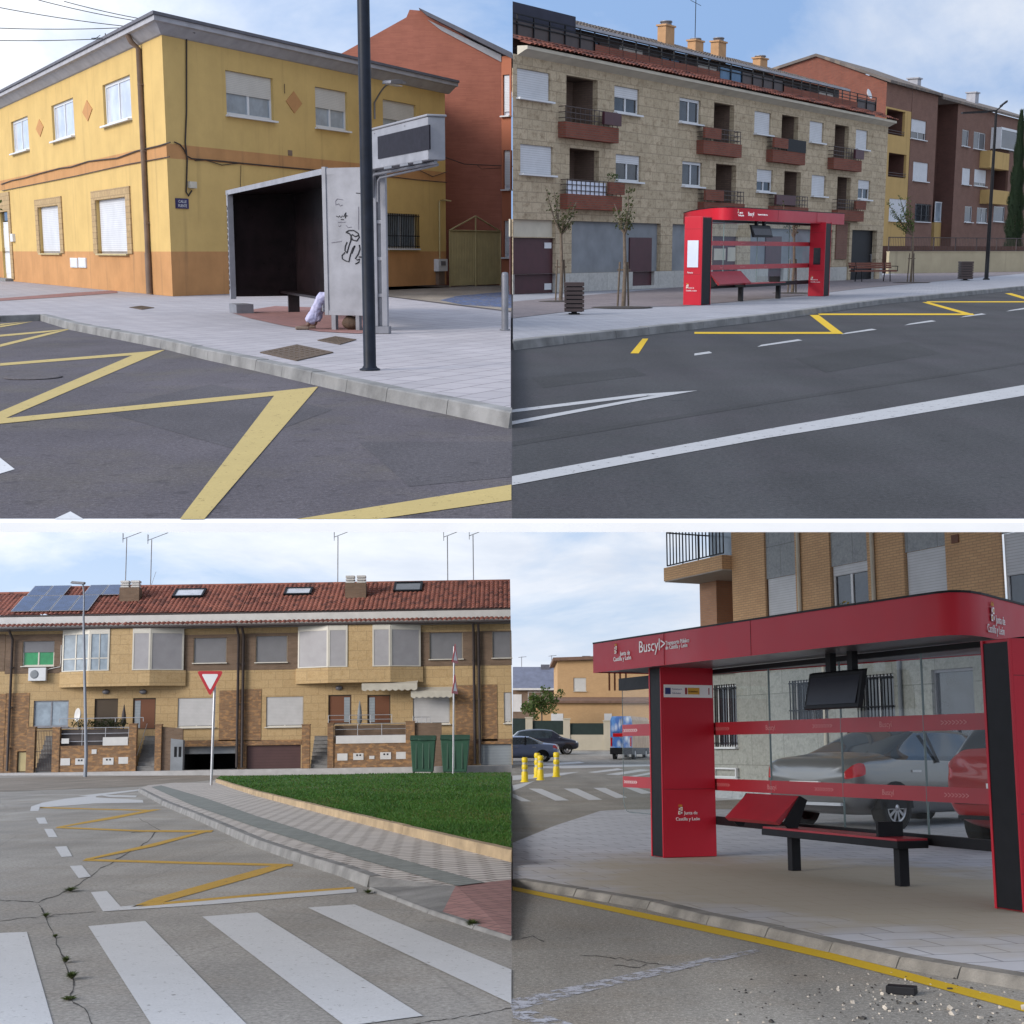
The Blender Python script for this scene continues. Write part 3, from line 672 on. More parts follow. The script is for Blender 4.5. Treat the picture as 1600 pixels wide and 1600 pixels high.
# floor plan: end panel runs from front right corner to the back right corner
br = U.g(604, 517, SW); q = SF.Mi @ br
EP = Wall(U, c, br - c); el = (br - c).length
b = MB(); b.box(0, el, -.03, .03, zb - .02, zt1 + .06); b.box(-.02, .05, -.05, .05, zb - .05, zt1 + .08); b.box(el - .05, el, -.05, .05, zb - .05, zt1 + .05)
b.box(0, el, -.042, .042, zb - .05, zb + .03)
ep = b.build('end_panel', K['alu'], osh, M=EP.M)
def graf(px, r, mt, nm='graffiti'):
    b = MB()
    for ln in px:
        pts = [(lambda q: (q[0], -.033, q[1]))(EP.at(u, v, -.033)) for u, v in ln]; b.tube(pts, r, 5)
    b.build(nm, mt, ep, M=EP.M)
z3 = lambda L_: [(500 + x / 8.89, 260 + y / 8.89) for x, y in L_]
graf([z3([(360, 915), (400, 890), (470, 890), (530, 930), (545, 985), (510, 1035), (450, 1020), (430, 970), (445, 945), (490, 975), (530, 960)]),
      z3([(360, 915), (410, 935), (430, 970), (428, 1030), (400, 1110), (375, 1200)]), z3([(375, 1050), (350, 1110), (345, 1170), (375, 1205)]),
      z3([(345, 1195), (305, 1235), (310, 1285), (350, 1310), (400, 1325), (420, 1230), (455, 1130), (485, 1100), (440, 1210)]),
      z3([(545, 1090), (555, 1150), (530, 1220), (490, 1280), (520, 1300), (550, 1285), (540, 1330), (490, 1355)]), z3([(540, 1255), (590, 1262)])], .012, K['ink'])
graf([z3([(225, 690), (255, 705), (270, 685), (290, 710), (310, 685), (330, 700), (345, 660), (360, 640), (350, 720), (370, 680), (385, 690)]), z3([(290, 738), (330, 738)]), z3([(500, 370), (590, 378)])], .007, K['ink'])
graf([z3([(220, 540), (215, 480), (240, 450), (320, 465)]), z3([(230, 530), (260, 520), (280, 550), (310, 535)]), z3([(250, 775), (350, 775)]), z3([(250, 820), (270, 835), (290, 818)]), z3([(535, 560), (535, 880)]), z3([(160, 1060), (230, 1050), (300, 1040)]), z3([(360, 820), (390, 850), (440, 840)])], .006, K['inkl'])
# back wall from back right to back left
bl_ = Vector((a.x, a.y, 0)) + Vector((SF.d.y * -1, SF.d.x, 0)) * D + Vector((0, 0, SW))
brl = Vector((br.x, br.y, SW))
BW = Wall(U, bl_, brl - bl_); bwl = (brl - bl_).length
zk = .42
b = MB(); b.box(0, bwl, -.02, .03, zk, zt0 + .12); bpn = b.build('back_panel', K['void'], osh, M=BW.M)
K['redink'] = plain('dull_red_spray', (.10, .010, .012), .6, 0, .3, 9)
b = MB(); xg = bwl * .52
b.tube([(xg, -.03, 1.0), (xg + .5, -.03, 1.5), (xg + .8, -.03, 1.05), (xg + .2, -.03, 1.2), (xg + 1.1, -.03, 1.3), (xg + 1.3, -.03, .95)], .018, 5); b.build('graffiti', K['redink'], bpn, M=BW.M)
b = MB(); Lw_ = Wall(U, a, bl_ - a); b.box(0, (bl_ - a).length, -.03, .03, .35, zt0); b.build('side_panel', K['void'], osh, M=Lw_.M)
# roof: sloping lid over the plan
zr = [Vector((a.x, a.y, SW + zt0)), Vector((c.x, c.y, SW + zt1)), Vector((br.x, br.y, SW + zt1 + .0)), Vector((bl_.x, bl_.y, SW + zt0 + .05))]
nf = Vector((SF.d.y, -SF.d.x, 0)); ov = [-SF.d * .1 + nf * .05, nf * .05, SF.d * .02, -SF.d * .1]
zr = [p + o_ for p, o_ in zip(zr, ov)]
b = MB(); b.prism([p - Vector((0, 0, .05)) for p in zr], (0, 0, .10)); b.build('roof', K['alu'], osh, M=Matrix.Identity(4))
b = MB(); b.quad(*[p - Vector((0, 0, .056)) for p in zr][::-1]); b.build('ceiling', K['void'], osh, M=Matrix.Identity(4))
b = MB(); b.box(.0, .12, -.06, .06, .30, zt0 - .02); b.box(.03, .09, -.064, -.06, .5, zt0 - .3, 1)
lp = b.build('front_post', [K['alu'], K['alu']], osh)
b = MB()
for k in range(15):
    z = .5 + k * .125; b.tube([(.03 + .03 * (k % 3), -.066, z), (.09 - .02 * (k % 2), -.066, z + .05), (.05, -.066, z + .09)], .009, 4)
b.build('graffiti', K['ink'], lp, M=SF.M)
for x in (.28,):
    b = MB(); b.box(0, .75, -.08, .30, 0, .20); b.build('leg', K['alud'], osh)
for s_, w_ in ((.10, .08), (el * .5, .07), (el - .3, .1)):
    b = MB(); b.box(s_, s_ + w_, -.04, .06, 0, zb); b.build('leg', K['alud'], osh, M=EP.M)
b = MB(); b.box(.15, bwl * .55, -.42, -.02, .42, .47); b.box(.4, .5, -.3, -.05, 0, .42); b.build('bench_seat', K['void'], osh, M=BW.M)
b = MB(); b.box(sl_ - .40, sl_ + .02, -.02, .3, zb + .0, zb + .12); b.build('seat_end', K['alu'], osh)
# ---- seated person mostly hidden behind the end panel
def skin(name, verts, edges, radii, mt, par, M=None, sub=2, root=0):
    me = bpy.data.meshes.new(name); me.from_pydata(verts, edges, []); o = bpy.data.objects.new('tmp', me); COL.objects.link(o)
    o.modifiers.new('s', 'SKIN'); o.modifiers.new('u', 'SUBSURF').levels = sub
    for i, r in enumerate(radii): me.skin_vertices[0].data[i].radius = (r, r) if not isinstance(r, tuple) else r
    me.skin_vertices[0].data[root].use_root = True
    nm = bpy.data.meshes.new_from_object(o.evaluated_get(bpy.context.evaluated_depsgraph_get())); bpy.data.objects.remove(o)
    nm.name = name; nm.materials.clear(); nm.materials.append(mt); nm.polygons.foreach_set('use_smooth', [True] * len(nm.polygons))
    r = bpy.data.objects.new(name, nm); COL.objects.link(r); put(r, par, None, M); return r
K['skin'] = plain('brown_skin', (.12, .06, .04), .6, 0, .1); K['cloth'] = plain('lilac_white_cloth', (.40, .385, .53), .9, 0, .12, 8, .3, 30)
K['hair'] = plain('black_hair', (.01, .008, .008), .6)
hp = EP.M @ Vector((.22, .34, 0)); PF = frame_of((hp.x, hp.y, SW), (-1, -.15))     # facing along the bench to the left
pe = thing('person', 'seated person in loose white clothing, half hidden behind the grey shelter panel', 'person', U, PF)
SH = .50
v = [(0, 0, SH + .05), (.0, 0, SH + .25), (-.02, 0, SH + .48), (-.01, 0, SH + .60), (.02, 0, SH + .72), (.03, 0, SH + .82),
     (.22, .10, SH + .05), (.46, .12, SH + .06), (.60, .13, .28), (.70, .13, .07), (.86, .13, .04),
     (.22, -.10, SH + .04), (.44, -.13, SH + .03), (.52, -.14, .26), (.58, -.14, .07), (.74, -.15, .04),
     (.0, .19, SH + .46), (.10, .24, SH + .22), (.30, .18, SH + .14), (.40, .16, SH + .12), (.0, -.19, SH + .46), (.10, -.24, SH + .22), (.30, -.18, SH + .14), (.40, -.16, SH + .12)]
e = [(0, 1), (1, 2), (2, 3), (3, 4), (4, 5), (0, 6), (6, 7), (7, 8), (8, 9), (9, 10), (0, 11), (11, 12), (12, 13), (13, 14), (14, 15), (2, 16), (16, 17), (17, 18), (18, 19), (2, 20), (20, 21), (21, 22), (22, 23)]
r = [.14, .13, .13, .055, .09, .085, .085, .065, .055, .04, .03, .085, .065, .055, .04, .03, .055, .045, .035, .03, .055, .045, .035, .03]
skin('body', v, e, r, K['skin'], pe)
v2 = [(0, 0, SH + .06), (0, 0, SH + .26), (-.02, 0, SH + .46), (.22, .10, SH + .06), (.46, .12, SH + .065), (.60, .13, .28), (.68, .13, .10), (.22, -.10, SH + .05), (.44, -.13, SH + .04), (.52, -.14, .27), (.57, -.14, .11), (0, .19, SH + .46), (.10, .24, SH + .24), (0, -.19, SH + .46), (.10, -.24, SH + .24)]
e2 = [(0, 1), (1, 2), (0, 3), (3, 4), (4, 5), (5, 6), (0, 7), (7, 8), (8, 9), (9, 10), (2, 11), (11, 12), (2, 13), (13, 14)]
cl_ = skin('clothes', v2, e2, [.165, .15, .15, .12, .10, .085, .11, .12, .10, .085, .105, .075, .07, .075, .07], K['cloth'], pe, sub=3)
for vv in cl_.data.vertices:
    q_ = vv.co; vv.co = q_ + vv.normal * (.028 * mnoise.noise(Vector((q_.x * 9, q_.y * 9, q_.z * 5))) + .018 * mnoise.noise(q_ * 22))
b = MB(); sphere(b, (.01, 0, SH + .82), .105, 10); b.build('hair', K['hair'], pe)
for y in (.13, -.15):
    b = MB(); x = .68 if y > 0 else .56; b.box(x, x + .24, y - .045, y + .045, 0, .06); b.build('shoe', K['pipe'], pe, bevel=.02)
b = MB(); sphere(b, (0, 0, .12), .15, 10, sz=.8); b.v = [(x * (1.15 + .25 * mnoise.noise(Vector((x * 9, y * 9, z * 9)))), y * .8, max(0, z * (1 + .3 * mnoise.noise(Vector((x * 7, y * 7, z * 5)))))) for x, y, z in b.v]; b.tube([(-.06, 0, .2), (-.03, 0, .3), (.04, 0, .3), (.07, 0, .2)], .012, 5)
hb = EP.M @ Vector((.42, .12, 0)); K['bagm'] = plain('dark_brown_bag', (.075, .045, .028), .85, 0, .4, 9, .5, 25)
tag(b.build('bag', K['bagm'], None, U, frame_of((hb.x, hb.y, SW))), 'brown bag on the ground under the end panel of the grey shelter', 'bag')

# ---- display sign on double post
DW_ = U.g(595, 521, SW)
ds = thing('display_sign', 'grey electronic display box with black screen on a double metal post', 'sign', U, frame_of(DW_))
pm = frame_of(DW_, (1, -.12))
zt = (lambda r_: (C0.z + r_.z / r_.y * DW_.y) - SW)(U.ray(595, 262))
b = MB(); b.box(-.13, -.03, -.06, .06, .12, zt); b.box(.04, .13, -.05, .07, .12, zt + .05); b.box(-.03, .04, .0, .03, .12, zt, 1); b.box(-.16, .16, -.1, .1, 0, .12, 1)
for z in (.6, 1.2, 1.8): b.box(-.035, .045, -.03, .04, z, z + .06)
b.build('post', [K['alu'], K['alud']], ds, M=pm, bevel=.008)
DF = Wall(U, (DW_.x - .11, DW_.y, SW), SF.d)
x0 = 0; x1 = DF.at(682, 210)[0]; zA = DF.z(587, 206); zB = DF.z(587, 266)
dp = .27
b = MB(); b.box(x0, x1, -dp / 2, dp / 2, zB, zA); b.box(x0 - .02, x1 + .02, -dp / 2 - .02, dp / 2 + .02, zA, zA + .035)
bx = b.build('display_box', K['alu'], ds, M=DF.M, bevel=.012)
q = DF.rect(591, 672, 217, 253, -dp / 2)
b = MB(); b.box(q[0], q[1], -dp / 2 - .012, -dp / 2 + .01, zB + .14, zA - .12); b.build('screen', K['led'], bx, M=DF.M)
b = MB()
for t in (.2, .68): b.lathe([(.012, 0), (.012, .01)], (x0 + (x1 - x0) * t, -dp / 2 - .005, zA - .06), 8)
for t in (.35, .6, .8): b.box(x0 + (x1 - x0) * t, x0 + (x1 - x0) * (t + .12), -dp / 2 - .004, -dp / 2 + .01, zB - .03, zB + .004)
b.build('fittings', K['alud'], bx, M=DF.M)
b = MB(); b.tube([(x0 + .05, 0, zB - .42), (x0 + .08, 0, zB - .12), (x0 + .2, 0, zB - .06), (x1 - .05, 0, zB - .03)], .03, 8); b.tube([(x0 + .16, .05, zB - .5), (x0 + .2, .05, zB - .17), (x0 + .32, .05, zB - .12), (x1 - .1, .05, zB - .06)], .022, 8); b.build('bracket', K['alud'], ds, M=DF.M)
# ---- black pole
pp = U.g(578, 578, SW)
pw = thing('black_pole', 'tall black round lamp pole standing at the kerb', 'pole', U, frame_of(pp))
b = MB(); b.lathe([(.088, .0), (.088, .03), (.074, .05), (.072, 2.2), (.066, 6.8), (.02, 6.82)], (0, 0, 0), 20); b.build('shaft', K['blackpole'], pw)
b = MB(); b.lathe([(.12, 0), (.12, .012), (.08, .03)], (0, 0, 0), 20); b.build('base_plate', K['blackpole'], pw)
# ---- steel bollard at right
bp = U.g(789, 516, SW)
b = MB(); b.lathe([(.06, 0), (.06, .95), (.05, .99), (.01, 1.0)], (0, 0, 0), 14); b.lathe([(.09, 0), (.09, .02)], (0, 0, 0), 14)
tag(b.build('bollard', K['alud'], None, U, frame_of(bp)), 'grey steel bollard on the pale paving by the blue bay', 'bollard')
# small tree at the left edge
tp = U.g(-14, 463, SW)
tr = thing('street_tree', 'leafy tree just entering the left edge of the parking lot scene', 'tree', U, frame_of(tp))
K['bark'] = plain('bark', (.12, .09, .065), .9, 0, .3, 12, .4, 40); K['leaf'] = leafmat('green_leaves', (.05, .085, .02), (.09, .12, .035)); K['leafy'] = leafmat('olive_leaves', (.10, .10, .03), (.07, .085, .025))
b = MB(); b.tube([(0, 0, 0), (.03, 0, 1.8), (0, .02, 3.2), (.1, 0, 4)], [.09, .07, .05, .02], 8); b.build('trunk', K['bark'], tr)
b = MB(); rg = random.Random(3)
for k in range(14): leaf_cloud(b, (rg.gauss(-.75, .3), rg.gauss(0, .4), 3.3 + rg.gauss(0, .5)), .35, 70, .07, rg)
b.build('crown', K['leaf'], tr)
# ================================================================== new red bus shelter (used on both streets)
K['red'] = plain('red_shelter_paint', (.47, .011, .027), .42, 0, .05, 1.2, spec=.3); K['seam'] = plain('panel_seam', (.10, .004, .008), .6, 0, 0); K['redd'] = plain('dark_red_seat', (.30, .014, .024), .4, 0, .08, 4)
K['ceil'] = plain('dark_ceiling', (.11, .11, .125), .3, 0, .1); K['glz'] = clear('shelter_glass'); K['gedge'] = plain('glass_edge', (.12, .16, .16), .2, 0, 0)
K['redfilm'] = plain('red_film', (.36, .02, .03), .4, 0, .08, 2); K['chev'] = plain('pink_chevron', (.55, .22, .22), .5, 0, 0); K['text'] = plain('white_lettering', (.82, .8, .8), .5, 0, 0)
K['gold'] = plain('crest_gold', (.62, .33, .03), .5, 0, 0); K['purple'] = plain('crest_purple', (.28, .05, .16), .5, 0, 0); K['euro'] = plain('flag_blue', (.02, .03, .16), .5, 0, 0)
K['scr2'] = plain('matt_screen', (.016, .016, .024), .35, 0, .1, spec=.25); K['poster'] = plain('pale_poster', (.62, .66, .78), .35, 0, .04)
def crest(par, M, s):
    """quartered shield under a crown, then two lines of lettering"""
    b = MB()
    for i, (x, z, m) in enumerate(((0, .5, 1), (.34, .5, 0), (0, 0, 0), (.34, 0, 1))):
        b.box(x * s, (x + .31) * s, -.004, 0, (z + .02) * s, (z + .47) * s, m)
        b.box((x + .08) * s, (x + .23) * s, -.006, -.004, (z + .12) * s, (z + .36) * s, 3 if m else 2)
    for i in range(3): b.prism([((.06 + .2 * i) * s, -.004, 1.05 * s), ((.2 + .2 * i) * s, -.004, 1.05 * s), ((.13 + .2 * i) * s, -.004, 1.35 * s)], (0, .004, 0), 2)
    b.build('crest', [K['text'], K['redd'], K['gold'], K['text']], par, M=M)
def new_shelter(w, S, label, far, near, td, ztop, zfas, out, yback, zbands, glass, wing, zrail, mulls, bench, lean, screen, texts, side, nh=None):
    """S: front plane; far/near: x ranges of the two end totems; out: plan outline of the fascia (local x,y)"""
    sh = thing('bus_shelter', label, 'bus shelter', w, S.M)
    for nm, (a, c) in (('far', far), ('near', near)):
        b = MB(); zt_ = zfas + .04 if nm == 'far' or nh is None else nh; b.box(a, c, .03, td, 0, zt_)
        t = b.build('end_panel', K['red'], sh, bevel=.008)
        f = MB(); f.box(a + .03, c - .02, .012, .034, 0.01, zt_ - .03); f.build('front_strip', K['black'], t)
        f = MB(); f.box(a + .0, a + .03, .006, .03, 0, zt_ - .002); f.box(c - .02, c, .006, .03, 0, zt_ - .002); f.build('trim', K['red'], t)
        for zq in (.35, .86): f = MB(); f.box(a - .0015, c + .0015, .036, td + .0015, zt_ * zq, zt_ * zq + .006); f.build('seam', K['seam'], t)
    # canopy: red fascia around a dark ceiling
    P = [Vector((x, y)) for x, y in out]
    back = [Vector((P[-1].x, max(yback, P[-1].y))), Vector((P[0].x, yback))]
    full = P + back
    a = sum(full[i].x * full[(i + 1) % len(full)].y - full[(i + 1) % len(full)].x * full[i].y for i in range(len(full)))
    if a < 0: full = full[::-1]
    k = len(full); b = MB(); cc = sum(full, Vector((0, 0))) / k
    b.add([(p.x, p.y, zfas) for p in full] + [(p.x, p.y, ztop) for p in full], [(i, (i + 1) % k, k + (i + 1) % k, k + i) for i in range(k)], 0, True)
    ins = [p + (cc - p).normalized() * .02 for p in full]
    fa = b.build('fascia', K['red'], sh)
    for i_ in (1, 2):
        p_ = P[0].lerp(P[2] if len(P) > 11 else P[-1], .36 * i_) if len(P) > 11 else P[-2].lerp(P[-1], .36 * i_); n_ = (p_ - cc).normalized() * .0015
        f = MB(); f.box(p_.x - .003 + n_.x, p_.x + .003 + n_.x, p_.y - .004, p_.y + .004, zfas + .004, ztop - .004); f.build('seam', K['seam'], fa)
    b = MB(); b.prism([(p.x, p.y, zfas + .015) for p in ins], (0, 0, .05)); b.build('ceiling', K['ceil'], sh)
    rim = [p - (cc - p).normalized() * .012 for p in full]
    b = MB(); b.prism([(p.x, p.y, ztop - .002) for p in rim], (0, 0, .022)); b.build('roof', K['black'], sh)
    # glass back with bands, rail, mullions
    gy = td + .04; x0, x1 = glass
    b = MB(); b.quad((x0, gy, zrail + .06), (x1, gy, zrail + .06), (x1, gy, zfas - .06), (x0, gy, zfas - .06)); gl = b.build('back_glass', K['glz'], sh)
    for x in mulls: b = MB(); b.box(x - .005, x + .005, gy - .012, gy + .012, zrail + .05, zfas - .05); b.build('glass_joint', K['gedge'], gl)
    b = MB(); b.box(x0 - .15, x1 + .1, gy - .04, gy + .04, zrail - .05, zrail + .06); b.build('bottom_rail', K['black'], sh)
    b = MB(); b.box(x0, x1, gy - .04, gy + .04, zfas - .06, zfas + .0); b.build('top_rail', K['black'], sh)
    for z0, z1 in zbands:
        f = MB(); f.box(x0, x1, gy - .011, gy - .0065, z0, z1); bd = f.build('red_band', K['redfilm'], gl)
        hh = z1 - z0; n_ = 3 if x1 - x0 > 6 else 3
        for i in range(n_):
            xx = x0 + (x1 - x0) * (.02 + .36 * i)
            text('>>>>>>>', hh * .62, bd, S.sub(xx, gy - .0125, z0 + hh * .27), K['chev'], 'chevrons', ext=.0008)
        for i in range(2): text('Buscyl', hh * .55, bd, S.sub(x0 + (x1 - x0) * (.22 + .36 * i), gy - .0125, z0 + hh * .3), K['chev'], 'lettering', ext=.0008)
    if wing:
        wa, wb, wy = wing
        b = MB(); r_ = .18; z0 = zrail + .05; zt = zfas - .2
        pts = [(wb, wy, zt), (wa, wy, zt), (wa, wy, z0 + r_)] + [(wa + (wb - wa > 0) * (r_ - r_ * math.cos(q)) - (wb - wa < 0) * (r_ - r_ * math.cos(q)), wy, z0 + r_ - r_ * math.sin(q)) for q in (.4, .8, 1.2, 1.57)] + [(wb, wy, z0)]
        b.poly(pts); g2 = b.build('wing_glass', K['glz'], sh)
        b = MB(); b.tube(pts[1:], .006, 4); b.build('glass_edge', K['gedge'], g2)
        b = MB(); b.box(min(wa, wb), max(wa, wb), wy - .06, wy + .06, zt - .02, zt + .16); b.build('wing_beam', K['black'], sh)
        for z0, z1 in zbands:
            f = MB(); f.box(min(wa, wb), max(wa, wb), wy - .008, wy - .001, z0 + .0, z1); bd = f.build('red_band', K['redfilm'], g2)
            text('>>>>>>>', (z1 - z0) * .62, bd, S.sub(min(wa, wb) + .04, wy - .0095, z0 + (z1 - z0) * .27), K['text'], 'chevrons', ext=.0008, sx=1.1)
    # bench on two legs, leaning seat, hanging screen
    a, c, y, zs, la, lb = bench
    b = MB(); b.box(a, c, y - .2, y + .2, zs - .09, zs - .012); bn = b.build('bench_frame', K['black'], sh, bevel=.006)
    b = MB(); b.box(a + .02, c - .02, y - .19, y + .2, zs - .011, zs + .012); b.build('seat', K['redd'], bn)
    b = MB(); b.box(c - .42, c - .38, y - .16, y + .16, zs + .013, zs + .17); b.build('armrest', K['black'], bn)
    for x in (la, lb):
        b = MB(); b.box(x - .05, x + .05, y - .06, y + .06, 0, zs - .09); b.build('leg', K['black'], bn)
    a, c, y, z0, z1 = lean
    b = MB(); b.prism([(a, y - .25, z0), (a, y + .08, z1), (a, y + .12, z1 - .03), (a, y - .2, z0 - .04)], (c - a, 0, 0)); ls = b.build('leaning_seat', K['redd'], sh)
    b = MB()
    for x in (a - .03, c):
        b = MB(); b.prism([(x, y - .16, z0 - .02), (x, y + .08, z1), (x, y + .18, z1 - .05), (x, y + .02, zrail), (x, y - .06, zrail)], (.03, 0, 0)); b.build('bracket', K['black'], ls)
    a, c, y, z0, z1 = screen
    b = MB(); b.prism([(a, y, z1), (a, y - .09, z0), (a, y - .03, z0 - .01), (a, y + .06, z1 + .02)], (c - a, 0, 0)); so_ = b.build('screen', K['black'], sh, bevel=.01)
    b = MB(); d = .05; b.prism([(a + d, y - .012, z1 - d), (a + d, y - .092, z0 + d), (a + d, y - .088, z0 + d), (a + d, y - .008, z1 - d)], (c - a - 2 * d, 0, 0)); b.build('display', K['scr2'], so_)
    for q in (.35, .75):
        b = MB(); x = a + (c - a) * q; b.box(x - .05, x + .05, y + .01, y + .09, z1 + .01, zfas + .02); b.build('hanger', K['black'], so_)
    for body, size, x, y, z, rz, par in texts: text(body, size, fa if par == 0 else sh, S.sub(x, y, z, rz), K['text'], 'lettering', sx=1.05, bold=.001)
    return sh, fa
# ================================================================== UPPER STREET, RIGHT: stone clad flats and red shelter
TRK = [(801.5, 533), (880, 524), (962, 516), (1060, 506), (1200, 491), (1375, 468), (1600, 447), (1680, 440)]
cutx(kerb(U, TRK, SW, 1, K['kerb'], .2, 1.2), 1, .01)
ground(U, TRK + [(1680, 405), (1400, 410), (801.5, 440)], SW - .004, K['slabs_tr'], 'sidewalk', th=.15)
ground(U, [(801.5, 497), (937, 480.5), (1070, 478), (1250, 462), (1350, 450), (1600, 427), (1680, 421), (1680, 416), (1450, 424), (1330, 434), (1060, 449), (801.5, 471)], SW + .004, K['cobble'], 'plaza_paving')
yz = [[(985, 552), (1004, 529), (1013, 529), (998, 552)], [(1085, 521.5), (1085, 518.6), (1200, 518.8), (1305, 518.6), (1315, 521.6), (1200, 521.6)],
      [(1265, 492), (1279, 492), (1318, 521.5), (1303, 521.5)], [(1280, 492.2), (1278, 489.8), (1520, 489.8), (1523, 492.2)], [(1441, 472.2), (1451, 472), (1525, 492), (1511, 492)], [(1448, 472.4), (1448, 470.8), (1680, 470.6), (1680, 472.4)], [(1570, 458.4), (1580, 458), (1630, 472), (1616, 472)]]
marks(U, yz, K['yelb'], 'yellow_zigzag_marking')
dw = [[(1085, 555.5), (1085, 552.3), (1108, 549), (1113, 551.5)], [(1183, 542), (1190, 538.6), (1247, 530), (1254, 531.8)], [(1314, 522.8), (1322, 519.8), (1362, 513.6), (1370, 515)], [(1413, 508.4), (1421, 505.6), (1455, 500.4), (1463, 501.8)], [(1500, 496), (1508, 493.6), (1534, 489.6), (1541, 491)], [(1572, 486.6), (1579, 484.4), (1600, 481), (1606, 482.4)]]
marks(U, dw, K['whptr'], 'white_dash_marking')
marks(U, [[(800, 644.5), (800, 640), (1000, 615.5), (1090, 610), (1000, 620)], [(800, 663.5), (800, 658), (960, 629), (1040, 614.5), (1090, 610), (980, 629.5)]], K['whptr'], 'white_chevron_marking')
marks(U, [[(800, 758), (800, 744), (1000, 707), (1200, 670), (1400, 635.5), (1760, 574), (1760, 591), (1400, 652), (1200, 684), (1000, 720.5)]], K['whptr'], 'white_edge_line_marking')
ground(U, [(1240, 560), (1420, 534), (1470, 552), (1290, 582)], .0018, K['patch'], 'asphalt_patch'); ground(U, [(830, 590), (985, 574), (1010, 586), (850, 606)], .0018, K['patch'], 'asphalt_patch'); ground(U, [(801, 690), (1200, 626), (1600, 566), (1600, 569), (1200, 631), (801, 697)], .0018, K['patch'], 'asphalt_joint')
def pit(u, v, rx=.55, ry=.4):
    b = MB(); b.lathe([(rx, 0), (rx, .006), (rx * .5, .02), (.01, .03)], (0, 0, 0), 14)
    o = b.build('tree_pit', K['soil'], None, U, frame_of(U.g(u, v, SW + .005))); struct(o)
K['soil'] = plain('dark_soil', (.035, .028, .024), .95, 0, .4, 20, .6, 40)

TW = wall_vp(U, (808, 460), 2390, SW)
K['trav'] = stoneclad('travertine_cladding', (.48, .39, .275), (.40, .325, .225), (.225, .165, .105), .55, .32)
K['trplinth'] = stoneclad('pale_plinth', (.46, .45, .42), (.42, .41, .39), (.37, .36, .34), 1.2, .8)
K['brickd'] = brick('dark_red_brick', (.23, .07, .045), (.18, .055, .038), (.14, .09, .07), .25, .075, .012)
K['brickb'] = brick('brown_brick', (.20, .105, .078), (.17, .088, .066), (.18, .12, .10), .25, .075, .01)
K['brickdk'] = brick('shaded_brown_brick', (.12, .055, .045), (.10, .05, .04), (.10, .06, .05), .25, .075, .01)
K['rtile'] = tiles('red_eave_tiles', (.22, .075, .05), (.14, .05, .035), (.08, .035, .03), .25, .4)
K['groof'] = tiles('grey_brown_roof_tiles', (.16, .135, .12), (.12, .10, .09), (.2, .16, .13), .25, .4)
K['gshut'] = plain('grey_garage_panel', (.20, .215, .235), .7, 0, .2, 1.2); K['maroon'] = plain('maroon_metal_door', (.060, .016, .022), .5, 0, .15, 3)
K['ochre'] = stucco('ochre_render', (.45, .30, .12), (.2, .14, .07), .08, .5)
K['bwood'] = wood('bench_slats', (.20, .075, .05), (.13, .05, .035)); K['railb'] = plain('dark_brown_rail', (.045, .028, .026), .5, 0, .2)
K['chim'] = plain('orange_chimney_render', (.42, .24, .12), .9, 0, .15, 3); K['bglass'] = glassy('blue_balustrade', (.05, .10, .17), .1, .6, .3)
fl = thing('apartment_building', 'three storey apartment building clad in mottled beige stone with brick balconies', 'apartment building', U, TW.M)
X1 = TW.at(1379, 392)[0]; HT2 = 7.32
def R_(u0, u1, vt, vb): return TW.rect(u0, u1, vt, vb)
A1, A0 = 6.93, 6.05; C1, C0_ = 4.66, 3.76
wins = []
for (u0, u1, row, sh, n_) in ((808, 860, 0, 1, 1), (960, 999, 0, .42, 2), (1062, 1095, 0, .12, 2), (1180, 1206, 0, 1, 1), (1267, 1289, 0, 1, 1), (1340, 1359, 0, 1, 1),
                              (813, 864, 1, 1, 1), (962, 1001, 1, .33, 2), (1066, 1097, 1, .12, 2), (1183, 1208, 1, .55, 2), (1269, 1291, 1, 1, 1), (1342, 1361, 1, .45, 2)):
    z0, z1 = ((A0, A1), (C0_, C1))[row]; v = (150, 265)[row]
    wins.append((TW.at(u0, v)[0], TW.at(u1, v)[0], z0, z1, sh, n_))
recs = []
for (u0, u1, vt, vb) in ((885, 934, 119, 186), (1116, 1147, 161, 213), (1222, 1247, 180, 226), (1305, 1326, 196, 238)): recs.append(R_(u0, u1, vt, vb)[:2] + (5.35, 6.98))
for (u0, u1, vt, vb) in ((890, 936, 231, 302), (1119, 1150, 255, 311), (1226, 1251, 265, 316), (1309, 1329, 272, 320)): recs.append(R_(u0, u1, vt, vb)[:2] + (3.05, 4.70))
gr = []     # ground floor: x0,x1,z0,z1
gz1 = TW.z(893, 345); zpl = TW.z(893, 427)
garage = (-.2, TW.at(868, 420)[0], .0, TW.z(868, 372))
beig = (garage[0], garage[1], garage[3] + .03, gz1)
panel1 = (TW.at(893, 400)[0], TW.at(1032, 400)[0], zpl, gz1); panel2 = (TW.at(1050, 400)[0], TW.at(1105, 400)[0], zpl, gz1)
panel3 = (TW.at(1172, 400)[0], TW.at(1300, 400)[0], zpl, gz1 - .05)
portal = (TW.at(1327, 400)[0], TW.at(1366, 400)[0], 0, TW.z(1327, 359))
dm1 = (TW.at(988, 400)[0], TW.at(1022, 400)[0], .12, TW.z(988, 371)); dm2 = (TW.at(1113, 400)[0], TW.at(1152, 400)[0], .1, TW.z(1113, 369)); dm3 = (TW.at(1200, 400)[0], TW.at(1224, 400)[0], .1, TW.z(1200, 369))
b = MB(); holes = [w_[:4] for w_ in wins] + [garage, beig, panel1, panel2, panel3, dm2, portal]
